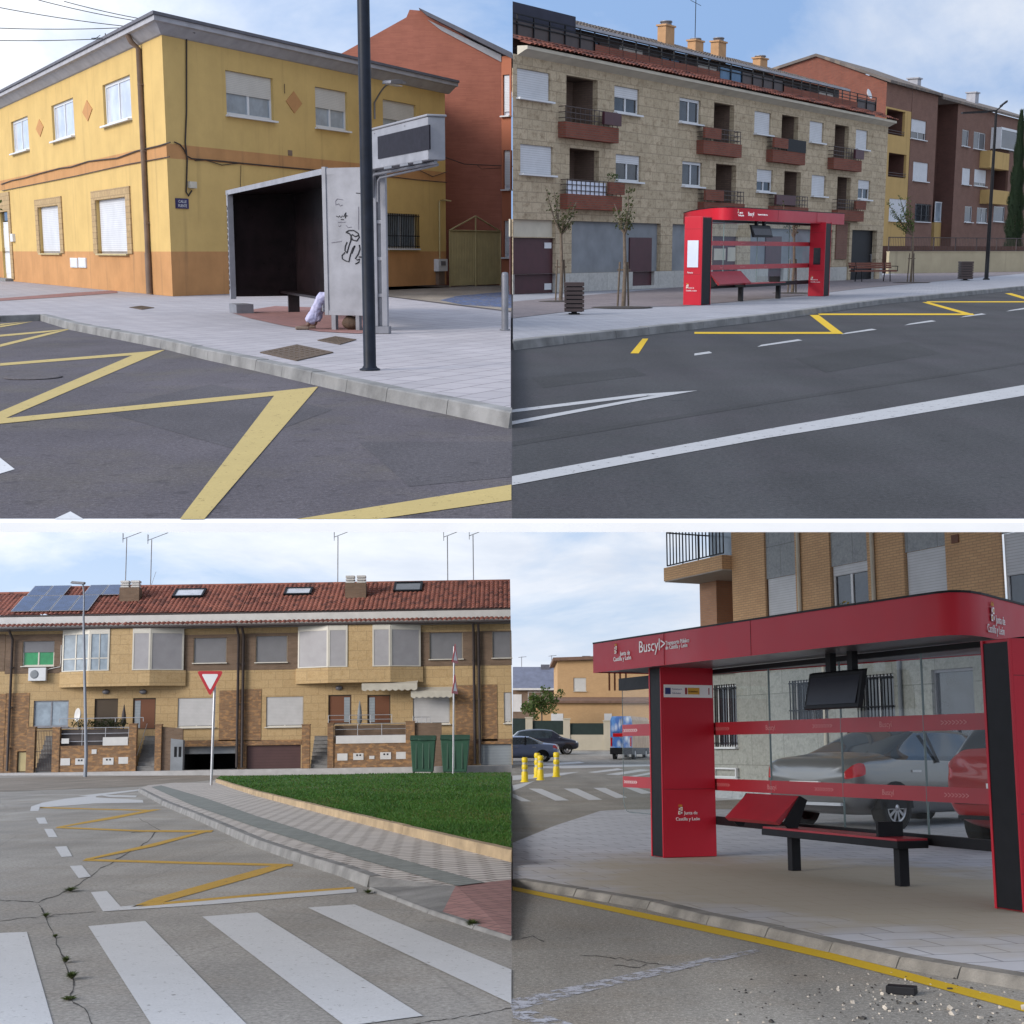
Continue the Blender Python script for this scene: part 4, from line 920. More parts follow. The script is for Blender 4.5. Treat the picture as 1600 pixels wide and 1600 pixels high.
b.panel(-.24, X1, 0, zpl, [garage, dm1, dm2, dm3, portal], -.03, .2, 1, 1); b.panel(0, X1, zpl, HT2, holes + [], 0, .2, 0) if False else None
# upper wall with deeper recesses handled as separate hole boxes
b.panel(-.24, X1, zpl, HT2, holes + recs, 0, .2, 0)
RD = 1.0
for q in recs:
    a, c, z0, z1 = q
    b.quad((a, .2, z0), (a, .2, z1), (a, RD, z1), (a, RD, z0), 2); b.quad((c, .2, z0), (c, RD, z0), (c, RD, z1), (c, .2, z1), 2); b.quad((a, .2, z1), (c, .2, z1), (c, RD, z1), (a, RD, z1), 2)
    b.quad((a, RD, z0), (a, RD, z1), (c, RD, z1), (c, RD, z0), 2); b.quad((a, .2, z0), (a, RD, z0), (c, RD, z0), (c, .2, z0), 2)
b.quad((-.24, 0, 0), (-.24, 0, HT2), (11 * 1.44, 11, HT2), (11 * 1.44, 11, 0)); b.quad((X1, 0, 0), (X1, 11, 0), (X1, 11, HT2), (X1, 0, HT2)); b.quad((11 * 1.44, 11, 0), (11 * 1.44, 11, HT2), (X1, 11, HT2), (X1, 11, 0))
K['brickrec'] = brick('recess_brick', (.17, .115, .09), (.14, .095, .075), (.12, .09, .075), .25, .075, .012)
b.build('wall', [K['trav'], K['trplinth'], K['brickrec']], fl); cutx(bpy.data.objects[max((o.name for o in fl.children if o.name.startswith('wall')))], 1, .005)
for a, c, z0, z1, sh, n_ in wins: window(fl, a, c, z0, z1, .08, 'white', 'glass', n_, sh, 'white_bl', ft=.07)
for i, (a, c, z0, z1) in enumerate(recs):
    m_ = MB(); m_.frame(a + .1, a + (c - a) * .6, z0, z1 - .2, RD - .12, RD - .06, .07); d_ = m_.build('balcony_door', K['white'], fl)
    m_ = MB(); m_.box(a + .14, a + (c - a) * .56, RD - .05, RD - .04, z0 + .1, z1 - .25); m_.build('pane', K['glass'], d_)
# balconies
bal = [(884, 967, 0), (1100, 1160, 0), (1209, 1260, 0), (1305, 1349, 0), (887, 972, 1), (1101, 1164, 1), (1211, 1264, 1), (1310, 1351, 1)]
for i, (u0, u1, row) in enumerate(bal):
    v = (200, 310)[row]; zb, zt, zr = ((4.98, 5.48, 5.98), (2.72, 3.2, 3.68))[row]; pj = .3
    a, c = TW.at(u0, v, -pj)[0], TW.at(u1, v, -pj)[0]
    m_ = MB(); m_.box(a, c, -pj, -pj + .1, zb, zt); m_.box(a, a + .1, -pj + .1, -.002, zb, zt); m_.box(c - .1, c, -pj + .1, -.002, zb, zt); m_.box(a + .1, c - .1, -pj + .1, -.002, zb, zb + .12)
    bb = m_.build('balcony', K['brickd'], fl)
    m_ = MB(); k = int((c - a) / .28)
    for j in range(k + 1):
        x = a + .05 + (c - a - .1) * j / k; m_.box(x - .01, x + .01, -pj + .03, -pj + .05, zt, zr)
    for z in (zt + .12, zt + .3, zr - .02): m_.box(a + .03, c - .03, -pj + .025, -pj + .055, z - .012, z + .012)
    for z in (zt + .12, zt + .3, zr - .02): m_.box(a + .03, a + .055, -pj + .03, -.0, z - .012, z + .012); m_.box(c - .055, c - .03, -pj + .03, 0, z - .012, z + .012)
    m_.build('railing', K['railb'], bb)
    px0, px1 = ((c - (c - a) * .32, c + .04), (a - .04, a + (c - a) * .4), (a - .04, a + (c - a) * .4), (c - (c - a) * .3, c + .04), (c - (c - a) * .28, c + .04), (a - .04, a + (c - a) * .42), (a - .02, a + (c - a) * .55), (c - (c - a) * .38, c + .03))[i]
    m_ = MB(); m_.box(px0, px1, -pj - .08, -pj + .02, zt + .06, zr - .03); m_.build('planter', K['maroon' if i % 3 == 0 else 'brickd'], bb)
    if i == 2:
        m_ = MB(); m_.box(px1 + .02, c, -pj - .02, -pj + .02, zt, zr); m_.build('screen_cloth', K['black'], bb)
    if i in (4,):
        m_ = MB(); m_.box(a + .06, c - 1.0, -pj + .06, -pj + .08, zt, zr - .06); m_.build('screen_cloth', K['poster'], bb)
    if i == 4:
        m_ = MB(); rg = random.Random(5)
        for q in (c - .9, c - .55): leaf_cloud(m_, (q, -pj - .05, zr + .16), .14, 40, .04, rg)
        m_.build('balcony_plant', K['leaf'], bb)
# ground floor fillings
m_ = MB(); m_.box(*garage[:2], .12, .16, .0, garage[3]); g_ = m_.build('garage_door', K['maroon'], fl)
for (vt, vb) in ((379, 388), (443, 453)):
    x0, z1 = TW.at(855, vt); z0 = TW.z(855, vb); m_ = MB(); m_.box(x0, x0 + .4, .10, .118, z0, z1); m_.build('notice', K['white'], g_)
m_ = MB(); m_.box(*beig[:2], .14, .18, *beig[2:]); m_.build('garage_lintel', K['cream'], fl)
for q in (panel1, panel2, panel3): m_ = MB(); m_.box(q[0], q[1], .16, .2, q[2] - .0, q[3]); m_.build('shop_panel', K['gshut'], fl)
for q in (dm1, dm2, dm3): m_ = MB(); m_.box(q[0], q[1], .10, .15, q[2] - .1, q[3]); m_.build('metal_door', K['maroon'], fl)
m_ = MB(); m_.box(dm2[0] + .3, dm2[0] + 1.3, .08, .099, 1.0, 1.45); m_.box(dm2[0] + 1.5, dm2[0] + 2.6, .08, .099, .95, 1.5); m_.build('poster', K['cream'], fl)
door(fl, portal[0], portal[1], .06, portal[3], .14, K['black'], 'black', 'entrance_door', handle=True)
m_ = MB(); a, c, z0, z1 = portal
m_.box(a - .3, a, -.1, 0, 0, z1 + .3); m_.box(c, c + .55, -.1, 0, 0, z1 + .3); m_.box(a, c, -.1, 0, z1, z1 + .3); m_.build('portal_frame', K['trav'], fl)
a, c = TW.at(1304, 400)[0], TW.at(1321, 400)[0]; m_ = MB(); m_.box(a, c, -.06, 0, TW.z(1310, 405), TW.z(1310, 347)); m_.build('brick_pier', K['brickb'], fl)
# eaves, tile course, terrace parapet, attic, roof
m_ = MB(); m_.prism([(0, 0, HT2 - .02), (0, -.3, HT2 + .12), (0, -.38, HT2 + .14), (0, -.38, HT2 + .24), (0, 0, HT2 + .26)], (X1 + .1, 0, 0)); cutx(m_.build('cornice', K['cream'], fl), 1, .02)
m_ = MB(); corrug(m_, -.0, X1 + .1, 1.5, HT2 + .235, R(22), Matrix.Translation((0, -.46, 0)), .25, .06, .4, 6); cutx(m_.build('eave_tiles', K['rtile'], fl), 1, .02)
zp = HT2 + .55; py = .62
segs = [(0, TW.at(930, 60, py)[0], 'railb'), (TW.at(930, 60, py)[0], TW.at(1125, 120, py)[0], 'brickd'), (TW.at(1125, 120, py)[0], TW.at(1160, 120, py)[0], 'bglass'), (TW.at(1160, 120, py)[0], TW.at(1225, 140, py)[0], 'railb'), (TW.at(1225, 140, py)[0], TW.at(1340, 160, py)[0], 'brickd'), (TW.at(1340, 160, py)[0], X1 - .1, 'railb')]
for a, c, mt in segs:
    m_ = MB()
    if mt == 'brickd': m_.box(a, c, py, py + .15, HT2 + .3, zp + .42)
    else: m_.box(a, c, py + .04, py + .06, HT2 + .4, zp + .62)
    p_ = cutx(m_.build('terrace_parapet', K[mt], fl), 1, .02)
    m_ = MB(); k = max(2, int((c - a) / .9)); zt = zp + .82
    for j in range(k + 1):
        x = a + (c - a) * j / k; m_.box(x - .02, x + .02, py, py + .04, zp + .2, zt)
    for z in (zt, zt - .16, zt - .3): m_.box(a, c, py - .005, py + .03, z - .015, z + .015)
    cutx(m_.build('terrace_rail', K['black'], p_), 1, .02)
K['awn'] = plain('dark_blue_awning', (.022, .024, .045), .8, 0, .2, 2); K['attic'] = plain('dark_attic_wall', (.06, .05, .05), .8, 0, .3, 1.5)
ay = 2.6; za = TW.z(900, 45, ay)
m_ = MB(); m_.panel(0, X1, HT2 + .2, za, [], ay, .1); 
cutx(m_.build('attic_wall', K['attic'], fl), 1, .02)
for i in range(9):
    x = 4.2 + i * 3.1; window(fl, x, x + 1.7, HT2 + .9, za - .25, ay - .03, 'black' if i % 2 else 'white', 'glass', 2, .0 if i % 2 else .5, 'beige_bl', sill=False, name='attic_window')
for a, c in ((.0, 4.6),):
    m_ = MB(); m_.box(a, c, py + .2, ay - .1, HT2 + .4, za - .1); cutx(m_.build('terrace_awning', K['awn'], fl), 1, .02)
m_ = MB(); a = TW.at(806, 40, 1)[0]
zr0 = za - .05
m_ = MB(); corrug(m_, 0, X1, 5.2, zr0, R(17), Matrix.Translation((0, ay - .5, 0)), .25, .05, .4, 4); cutx(m_.build('roof', K['groof'], fl), 1, .02)
m_ = MB(); m_.box(0, X1, ay - .58, ay - .46, zr0 - .06, zr0 + .05); cutx(m_.build('gutter', K['cornice'], fl), 1, .02)
def chimney(u, v_top, v_base, wpx, y, cap=True):
    x, zt = TW.at(u, v_top, y); zb = TW.z(u, v_base, y); hw = (TW.at(u + wpx / 2, v_top, y)[0] - x) * .62; zz_ = zt - (zt - zb) * .28
    m_ = MB(); m_.box(x - hw, x + hw, y - .2, y + .2, zb - .6, zz_); m_.box(x - hw * 1.15, x + hw * 1.15, y - .25, y + .25, zz_, zz_ + .07); c_ = m_.build('chimney', K['chim'], fl)
    m_ = MB(); m_.lathe([(hw * .62, zz_ + .07), (hw * .62, zt - .05), (hw * .72, zt - .05), (hw * .66, zt)], (x, y, 0), 14); m_.build('chimney_cap', K['alud'], c_)
for q in ((1041, 33, 66, 22, 5.2), (1087, 60, 80, 20, 5.2), (1123, 59, 88, 19, 5.2), (1188, 87, 108, 18, 5.2)): chimney(*q)
x, z = TW.at(1086, 58, 5.2); m_ = MB(); m_.tube([(x, 5.2, z - .5), (x, 5.2, z + 1.6)], .018, 5); m_.tube([(x - .5, 5.2, z + 1.5), (x + .5, 5.2, z + 1.4)], .012, 4)
m_.build('antenna', K['black'], fl)

# ---- brown brick blocks beyond
TW1 = TW; TW = wall_vp(U, (1378, 421), 2390, SW); X1 = TW.at(1378, 300)[0] - .1
def rowof(u0, u1, vt, vb, y=0): return TW.rect(u0, u1, vt, vb, y)
bz = thing('apartment_building', 'brown brick apartment block with yellow recessed balcony strip, next to the beige flats', 'apartment building', U, TW.sub(X1))
xa, xb = X1 + .12, TW.at(1458, 300)[0]; zt = TW.z(1376, 126); xo = TW.at(1418, 300)[0]
wq = [rowof(1424, 1447, 185, 216), rowof(1427, 1450, 252, 282), rowof(1430, 1452, 318, 346)]; rq = [rowof(1386, 1414, 169, 209), rowof(1389, 1416, 238, 276)]; sq = [rowof(1390, 1418, 310, 345)]
m_ = MB(); m_.panel(xa, xo, 0, TW.z(1380, 165), rq + sq, 0, .2, 1); m_.panel(xa, xo, TW.z(1380, 165), zt, [], 0, .2, 0); m_.panel(xo, xb, 0, zt, wq, -.02, .2, 0)
for a, c, z0, z1 in rq:
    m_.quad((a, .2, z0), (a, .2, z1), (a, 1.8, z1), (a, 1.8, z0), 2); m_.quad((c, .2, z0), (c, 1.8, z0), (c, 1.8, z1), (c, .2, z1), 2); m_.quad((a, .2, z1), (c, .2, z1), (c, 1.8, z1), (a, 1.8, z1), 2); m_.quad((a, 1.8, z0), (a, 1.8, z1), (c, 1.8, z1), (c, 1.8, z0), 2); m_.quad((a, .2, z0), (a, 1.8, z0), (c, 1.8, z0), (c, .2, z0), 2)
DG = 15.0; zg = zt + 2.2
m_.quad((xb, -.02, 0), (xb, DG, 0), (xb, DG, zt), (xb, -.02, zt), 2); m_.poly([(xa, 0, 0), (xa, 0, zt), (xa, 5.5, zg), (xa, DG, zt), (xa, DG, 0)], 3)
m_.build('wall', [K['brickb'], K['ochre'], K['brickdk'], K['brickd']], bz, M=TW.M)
for q in wq: window(bz, *q, .06, 'white', 'glass', 2, .65 if q is wq[0] else (1 if q is wq[1] else 0), 'white_bl', M=TW.M, bars=1 if q is wq[2] else 0)
window(bz, *sq[0], .06, 'white', 'glass', 1, 1, 'white_bl', M=TW.M)
for a, c, z0, z1 in rq:
    m_ = MB(); m_.box(a, c, -.02, .04, z0 + .12, z0 + .15); m_.box(a, c, -.02, .04, z0 + .3, z0 + .33); m_.build('railing', K['railb'], bz, M=TW.M)
def gable_roof(par, x0, x1, z, yb, zr, yr, M):
    m_ = MB(); o_ = .35
    for (ya, za_, yc, zc_) in ((-o_, z - .05, yr, zr), (yr, zr, yb + o_, z)):
        m_.prism([(x0 - .2, ya, za_), (x0 - .2, yc, zc_), (x0 - .2, yc, zc_ + .2), (x0 - .2, ya, za_ + .2)], (x1 - x0 + .4, 0, 0))
    return m_.build('roof', K['groof'], par, M=M)
gable_roof(bz, xa, xb, zt, DG, zg, 5.5, TW.M)
for u, vt, vb in ((1214, 84, 96),):
    pass
m_ = MB(); x, z = TW.at(1429, 124, 2); m_.box(x - .4, x + .4, 1.6, 2.4, z - 1, z); m_.box(x - .5, x + .5, 1.5, 2.5, z, z + .1); m_.build('chimney', K['cornice'], bz, M=TW.M)
m_ = MB(); x, z = TW.at(1361, 147, -.3); p_ = [(0, 0, 0)]
m_.lathe([(.01, -.03), (.22, .0), (.36, .10)], (0, 0, 0), 16); m_.xf(TW.M @ Matrix.Translation((x, -.1, z)) @ Matrix.Rotation(R(70), 4, 'X')); m_.build('satellite_dish', K['white'], bz, M=Matrix.Identity(4))
b3 = thing('apartment_building', 'farther brown brick block with white bay windows and yellow balconies behind the cypress', 'apartment building', U, TW.sub(xb + .05))
x3, x4 = TW.at(1490, 300)[0], TW.at(1640, 300)[0]; zt3 = TW.z(1490, 160); rcs = 1.6
ws3 = [(1504, 1514, 202, 228), (1522, 1540, 205, 232), (1504, 1516, 262, 288), (1523, 1541, 264, 290), (1508, 1519, 322, 347), (1527, 1543, 324, 348)]
wq3 = [rowof(*q) for q in ws3]; bay = rowof(1549, 1578, 201, 233); rc3 = rowof(1552, 1575, 262, 296); lw3 = rowof(1553, 1570, 322, 346)
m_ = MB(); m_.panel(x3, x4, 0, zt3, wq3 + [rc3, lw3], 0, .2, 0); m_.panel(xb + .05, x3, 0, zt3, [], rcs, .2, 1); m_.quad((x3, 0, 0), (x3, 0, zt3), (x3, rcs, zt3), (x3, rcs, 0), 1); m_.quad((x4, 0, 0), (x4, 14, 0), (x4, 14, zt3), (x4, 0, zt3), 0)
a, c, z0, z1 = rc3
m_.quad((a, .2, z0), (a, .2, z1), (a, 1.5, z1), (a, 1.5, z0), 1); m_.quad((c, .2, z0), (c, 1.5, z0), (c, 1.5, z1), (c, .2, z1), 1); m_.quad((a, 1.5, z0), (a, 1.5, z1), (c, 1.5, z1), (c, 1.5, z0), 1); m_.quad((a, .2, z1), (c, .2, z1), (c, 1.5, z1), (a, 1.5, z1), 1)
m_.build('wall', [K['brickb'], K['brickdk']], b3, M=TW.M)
for i, q in enumerate(wq3 + [lw3]): window(b3, *q, .06, 'white', 'glass', 2 if i % 2 else 1, (0, 0, 1, .8, 0, 0, 0)[i], 'white_bl', M=TW.M)
m_ = MB(); a, c, z0, z1 = bay; m_.frame(a, c, z0, z1, -.9, -.8, .1); m_.box(a + .1, c - .1, -.85, -.83, z0 + .1, z1 - .1, 1); m_.box(a, a + .05, -.8, 0, z0, z1, 0); m_.box(c - .05, c, -.8, 0, z0, z1, 0); m_.box(a, c, -.9, 0, z1, z1 + .1); m_.build('bay_window', [K['white'], K['glass']], b3, M=TW.M)
for (vt, vb) in ((235, 262), (296, 318)):
    q = rowof(1548, 1577, vt, vb, -.9); m_ = MB(); m_.box(q[0], q[1], -.9, -.002, q[2], q[3]); m_.build('balcony', K['ochre'], b3, M=TW.M)
q = rowof(1462, 1496, 315, 347, .9); m_ = MB(); m_.frame(q[0], q[1], q[2], q[3], .9, .96, .08); 
for k in range(1, 4): x = q[0] + (q[1] - q[0]) * k / 4; m_.box(x - .05, x + .05, .89, .95, q[2] + .08, q[3] - .08)
m_.box(q[0] + .08, q[1] - .08, .93, .945, q[2] + .08, q[3] - .08, 1); m_.build('glazed_gallery', [K['white'], K['cglass']], b3, M=TW.M)
m_ = MB(); m_.box(q[0], q[1], .9, 1.5, 0, q[2] - .02); m_.build('gallery_base', K['ochre'], b3, M=TW.M)
gable_roof(b3, xb + .3, x4, zt3, 13, zt3 + 2.0, 5.5, TW.M)
m_ = MB(); x, z = TW.at(1520, 146, 3); m_.box(x - .5, x + .5, 2.6, 3.4, z - 1.4, z); m_.box(x - .6, x + .6, 2.5, 3.5, z, z + .1); m_.build('chimney', K['cornice'], b3, M=TW.M)

TW = TW1
# ---- low wall with railing
fa_, fb_ = U.g(1386, 427.5, SW), U.g(1690, 423, SW); FW = Wall(U, fa_, fb_ - fa_); fx = (fb_ - fa_).length
wf = thing('garden_wall', 'low rendered wall topped by a dark brown mesh railing', 'wall', U, FW.M)
zw = FW.z(1386, 394); zr = FW.z(1386, 370)
K['wallr'] = stucco('beige_wall_render', (.40, .34, .23), (.2, .17, .12), .1, .5)
m_ = MB(); m_.box(0, fx, -.1, .1, 0, zw); m_.box(0, fx, -.13, .13, zw, zw + .05); m_.build('wall', K['wallr'], wf)
m_ = MB()
for k in range(int(fx / 2.2) + 1): m_.box(k * 2.2, k * 2.2 + .05, -.03, .03, zw, zr)
m_.box(0, fx, -.03, .03, zr - .05, zr); m_.box(0, fx, -.02, .02, zw + .08, zw + .11)
for k in range(int(fx / .16)): m_.box(k * .16, k * .16 + .012, -.008, .008, zw + .11, zr - .05)
m_.build('railing', K['railb'], wf)
m_ = MB(); m_.box(.6, fx, .9, .96, 0, zw + .38); hd = m_.build('brick_backing', K['brickdk'], wf)

# ---- shelter
TS = wall_px(U, (1110.6, 476), (1298, 462), SW)
zc = SW + 2.50
outl = [(lambda p: (p.x, p.y))(TS.Mi @ U.g(u, v, zc)) for u, v in ((1068, 333), (1080, 329.6), (1095, 327.2), (1110, 325.3), (1122, 324.4), (1134, 324.1), (1148, 324.2))]
outl += [(10.1, outl[-1][1] * .4)]
tsh, tfa = new_shelter(U, TS, 'red bus shelter with black edges and glass back on the plaza across the street', (8.17, 8.67), (-.60, -.02), .50, 2.50, 2.17, outl, 1.3, ((1.50, 1.62), (.86, .99)), (-.2, 8.3), None, .42, (1.9, 4.2, 6.6), (2.55, 5.5, .35, .47, 2.7, 5.4), (.9, 3.0, .42, .50, .82), (3.3, 4.65, .35, 1.74, 2.05),
    [('Buscyl', .15, 2.1, -.06, 2.28, 0, 0), ('Transporte de Castilla y León', .055, 2.75, -.06, 2.31, 0, 0), ('Junta de', .06, 1.55, -.06, 2.33, 0, 0), ('Castilla y León', .06, 1.45, -.06, 2.26, 0, 0)], 'left')
crest(tfa, TS.sub(1.42, -.06, 2.33), .08)
# outer side of the near totem: poster and lettering; inner side of the far totem
def side_M(S, x, y, z, left=True): return S.M @ Matrix.Translation((x, y, z)) @ Matrix.Rotation(R(-90), 4, 'Z')
m_ = MB(); m_.box(.10, .40, -.012, 0, .95, 1.62); m_.build('poster', K['poster'], tsh, M=side_M(TS, -.602, .50, 0))
text('Junta de', .05, tsh, side_M(TS, -.604, .36, .42), K['text']); text('Castilla y León', .05, tsh, side_M(TS, -.604, .42, .35), K['text']); crest(tsh, side_M(TS, -.604, .42, .42), .10)
text('Parada', .06, tsh, side_M(TS, -.604, .40, .80), K['text'])
crest(tsh, side_M(TS, 8.168, .42, .48), .10); text('Junta de', .05, tsh, side_M(TS, 8.166, .36, .48), K['text']); text('Castilla y León', .05, tsh, side_M(TS, 8.166, .42, .41), K['text'])
m_ = MB(); m_.box(.12, .34, -.01, 0, .95, 1.45); m_.build('info_display', K['screen'], tsh, M=side_M(TS, 8.168, .48, 0))

# ---- plaza trees
pit0 = [(870, 471, .5), (972, 480.5, .75), (1240, 458, .7), (1310, 437.5, .6), (1424, 441.5, .8)]
for u, v, r_ in pit0: pit(u, v, r_)
def young_tree(u, v, label, vtop, ends, seed, lm, leaves, vfork):
    g0 = U.g(u, v, SW); P_ = Wall(U, g0, (1, 0)); rg = random.Random(seed)
    t = thing('young_tree', label, 'tree', U, P_.M, 'young trees on the plaza'); zf_ = P_.z(u, vfork)
    b = MB(); b.tube([(0, 0, 0), (.03, 0, zf_ * .5), (0, 0, zf_)], [.055, .045, .035], 8)
    lf = MB()
    for (eu, ev) in ends:
        ex, ez = P_.at(eu, ev); yy = rg.uniform(-.35, .35); pts = []
        for i in range(7):
            q = i / 6; pts.append(Vector((ex * q ** .8 + rg.uniform(-.02, .02), yy * q, zf_ + (ez - zf_) * q)))
        b.tube(pts, [.032 - .004 * i for i in range(7)], 5)
        for _ in range(leaves):
            q = rg.uniform(.28, 1.0); i = min(5, int(q * 6)); p = pts[i].lerp(pts[i + 1], q * 6 - i)
            leaf_cloud(lf, p + Vector((rg.gauss(0, .06), rg.gauss(0, .07), rg.gauss(0, .06))), .06, 2, .042, rg)
    b.build('trunk', K['bark'], t); lf.build('crown', K[lm], t)
    st = MB()
    for dx in (-.14, .13): st.tube([(dx, .05, 0), (dx * .7, .03, zf_ * .62)], .026, 6)
    st.box(-.16, .16, .02, .05, zf_ * .5, zf_ * .5 + .04)
    st.build('stake', K['bwood'] if False else K['bark'], t)
K['leafd'] = leafmat('dull_dark_leaves', (.045, .045, .022), (.07, .062, .03))
young_tree(876, 470, 'young tree with thin upright branches beside the left litter bin', 0, [(853, 298), (866, 300), (871, 322), (888, 330), (902, 315), (893, 345), (880, 340)], 1, 'leafd', 26, 366)
young_tree(974, 479.5, 'young staked tree standing left of the red shelter', 0, [(962, 318), (986, 290), (990, 318), (980, 330), (968, 335), (984, 345)], 2, 'leafd', 26, 366)
young_tree(1238, 457.5, 'young staked tree seen through the glass of the red shelter', 0, [(1222, 318), (1236, 330), (1250, 335), (1244, 345), (1228, 340)], 3, 'leafd', 16, 372)
young_tree(1308, 437.5, 'young leafy tree right of the red shelter in front of the brick pier', 0, [(1286, 316), (1300, 312), (1310, 308), (1318, 322), (1312, 340), (1302, 350)], 4, 'leaf', 40, 370)
young_tree(1423, 441, 'fuller green young tree in front of the brown brick block', 0, [(1388, 316), (1396, 330), (1404, 306), (1414, 318), (1420, 305), (1418, 335), (1408, 340), (1400, 350), (1424, 345)], 5, 'leaf', 46, 368)
# ---- cypress
cg = U.g(1581, 422, SW); CW = Wall(U, cg, (1, 0)); ch_ = CW.z(1590, 176); cr = .75
cy = thing('cypress', 'tall dark narrow cypress at the right edge behind the low wall', 'tree', U, CW.M)
b = MB(); b.tube([(0, 0, 0), (0, 0, ch_ * .9)], [.16, .03], 8); b.build('trunk', K['bark'], cy)
K['cyp'] = leafmat('cypress_foliage', (.012, .024, .014), (.022, .038, .02)); b = MB(); rg = random.Random(11)
for _ in range(11000):
    t = rg.uniform(.03, 1); rr = cr * min(1, t * 7 + .3) * (1 - max(0, t - .25) / .75) ** .75 * (.84 + .16 * math.sin(t * 40 + 3)) + .03; q = rg.uniform(0, 6.283); k_ = rr * math.sqrt(rg.uniform(.35, 1.05))
    p = Vector((math.cos(q) * k_, math.sin(q) * k_, t * ch_)); u_ = Vector((math.cos(q) * .35, math.sin(q) * .35, 1)).normalized(); s_ = Vector((-math.sin(q), math.cos(q), 0)); l = rg.uniform(.18, .36)
    b.add([p - s_ * l * .25, p + u_ * l * .3 + s_ * .02, p + u_ * l, p + s_ * l * .25], [(0, 1, 2, 3)])
b.build('crown', K['cyp'], cy)
# ---- litter bins
def litter_bin(u, v, u0, u1, vt, vb, label):
    g0 = U.g(u, v, SW); P_ = Wall(U, g0, (1, 0)); x0 = P_.at(u0, vt)[0]; x1 = P_.at(u1, vt)[0]; zt = P_.z(u, vt); zb = P_.z(u, vb); r_ = (x1 - x0) / 2
    t = thing('litter_bin', label, 'litter bin', U, P_.M, 'litter bins on the plaza')
    b = MB(); b.box(-r_ * .3, r_ * .3, -r_ * .3, r_ * .3, 0, zb + .02); b.box(-r_ * .6, r_ * .6, -r_ * .5, r_ * .5, 0, .025); b.build('foot', K['black'], t)
    b = MB(); b.box(-r_ * .86, r_ * .86, -r_ * .8, r_ * .8, zb, zt - .03, 0); k = 7
    for s_ in (-1, 1):
        for i in range(k):
            z0 = zb + (zt - zb) * i / k + .01; b.box(-r_, r_, s_ * r_ * .84 - .02, s_ * r_ * .84 + .02, z0, z0 + (zt - zb) / k - .025, 1)
    for s_ in (-1, 1):
        for i in range(k):
            z0 = zb + (zt - zb) * i / k + .01; b.box(s_ * r_ * .94 - .02, s_ * r_ * .94 + .02, -r_ * .78, r_ * .78, z0, z0 + (zt - zb) / k - .025, 1)
    b.build('slatted_body', [K['black'], K['railb']], t)
    b = MB(); b.frame(-r_, r_, 0, .03, 0, 0.0, .0) if False else b.box(-r_ * 1.02, r_ * 1.02, -r_ * .95, r_ * .95, zt - .03, zt); b.build('lid', K['railb'], t)
litter_bin(897, 491, 882.5, 911.5, 441, 487, 'dark brown slatted litter bin near the left tree and kerb'); litter_bin(1508, 438, 1499.5, 1518.5, 408.5, 436, 'dark brown litter bin beside the tall lamp post on the right')
# ---- benches
def park_bench(ua, ub, v, va, vb, label):
    a, c = U.g(ua, v, SW), U.g(ub, v - .4, SW); S_ = Wall(U, a, c - a); l_ = (c - a).length; zt = S_.z(ua, va); zs = S_.z(ua, vb)
    t = thing('park_bench', label, 'bench', U, S_.M, 'park benches on the plaza')
    b = MB()
    for i in range(4): b.box(-.1, l_ + .1, .02 + .12 * i, .125 + .12 * i, zs - .02, zs + .05)
    b.build('seat', K['bwood'], t)
    b = MB()
    for i in range(3): z = zs + .12 + (zt - zs - .12) * i / 3; b.box(-.1, l_ + .1, .5 + .03 * i, .54 + .03 * i, z, z + (zt - zs - .12) / 3 - .012)
    b.build('backrest', K['bwood'], t)
    for x in (.25, l_ - .25):
        for y0, y1 in ((.02, -.03), (.46, .56)):
            b = MB(); b.tube([(x, y1, 0), (x, y0, zs), ] + ([(x, y0 + .12, zt)] if y0 > .3 else []), .022, 6); b.build('leg', K['black'], t)
    for x in (-.12, l_ + .12):
        b = MB(); b.tube([(x, .5, zs + .22), (x, .0, zs + .22), (x, .02, zs)], .02, 6); b.build('armrest', K['black'], t)
park_bench(1338, 1398, 440.5, 410, 424, 'brown slatted park bench in the open in front of the building portal'); park_bench(1186, 1234, 442, 417, 428, 'brown slatted park bench behind the glass of the red shelter')
# ---- lamp post with two heads
lg = U.g(1541, 437, SW); LP_ = Wall(U, lg, (1, 0)); zl = LP_.z(1535, 172)
lp = thing('street_lamp', 'tall black lamp post with two flat heads by the kerb', 'street lamp', U, LP_.M)
b = MB(); b.lathe([(.16, 0), (.16, .05), (.10, .07), (.095, 1.2), (.055, zl)], (0, 0, 0), 14); b.build('post', K['black'], lp)
xa_, za_ = LP_.at(1503, 177); xb_, zb_ = LP_.at(1573, 160)
b = MB(); b.tube([(xa_ * .7, 0, za_ + .02), (0, 0, zl - .02), (xb_ * .6, 0, zl + (zb_ - zl) * .6)], .035, 6); b.build('arm', K['black'], lp)
for x0, z0, x1, z1 in ((xa_, za_ - .02, xa_ * .25, zl - .12), (xb_ * .4, zl + (zb_ - zl) * .42, xb_, zb_)):
    b = MB(); b.prism([(x0, -.14, z0), (x1, -.14, z1), (x1, -.14, z1 + .09), (x0, -.14, z0 + .07)], (0, .28, 0)); b.build('lamp_head', K['black'], lp)
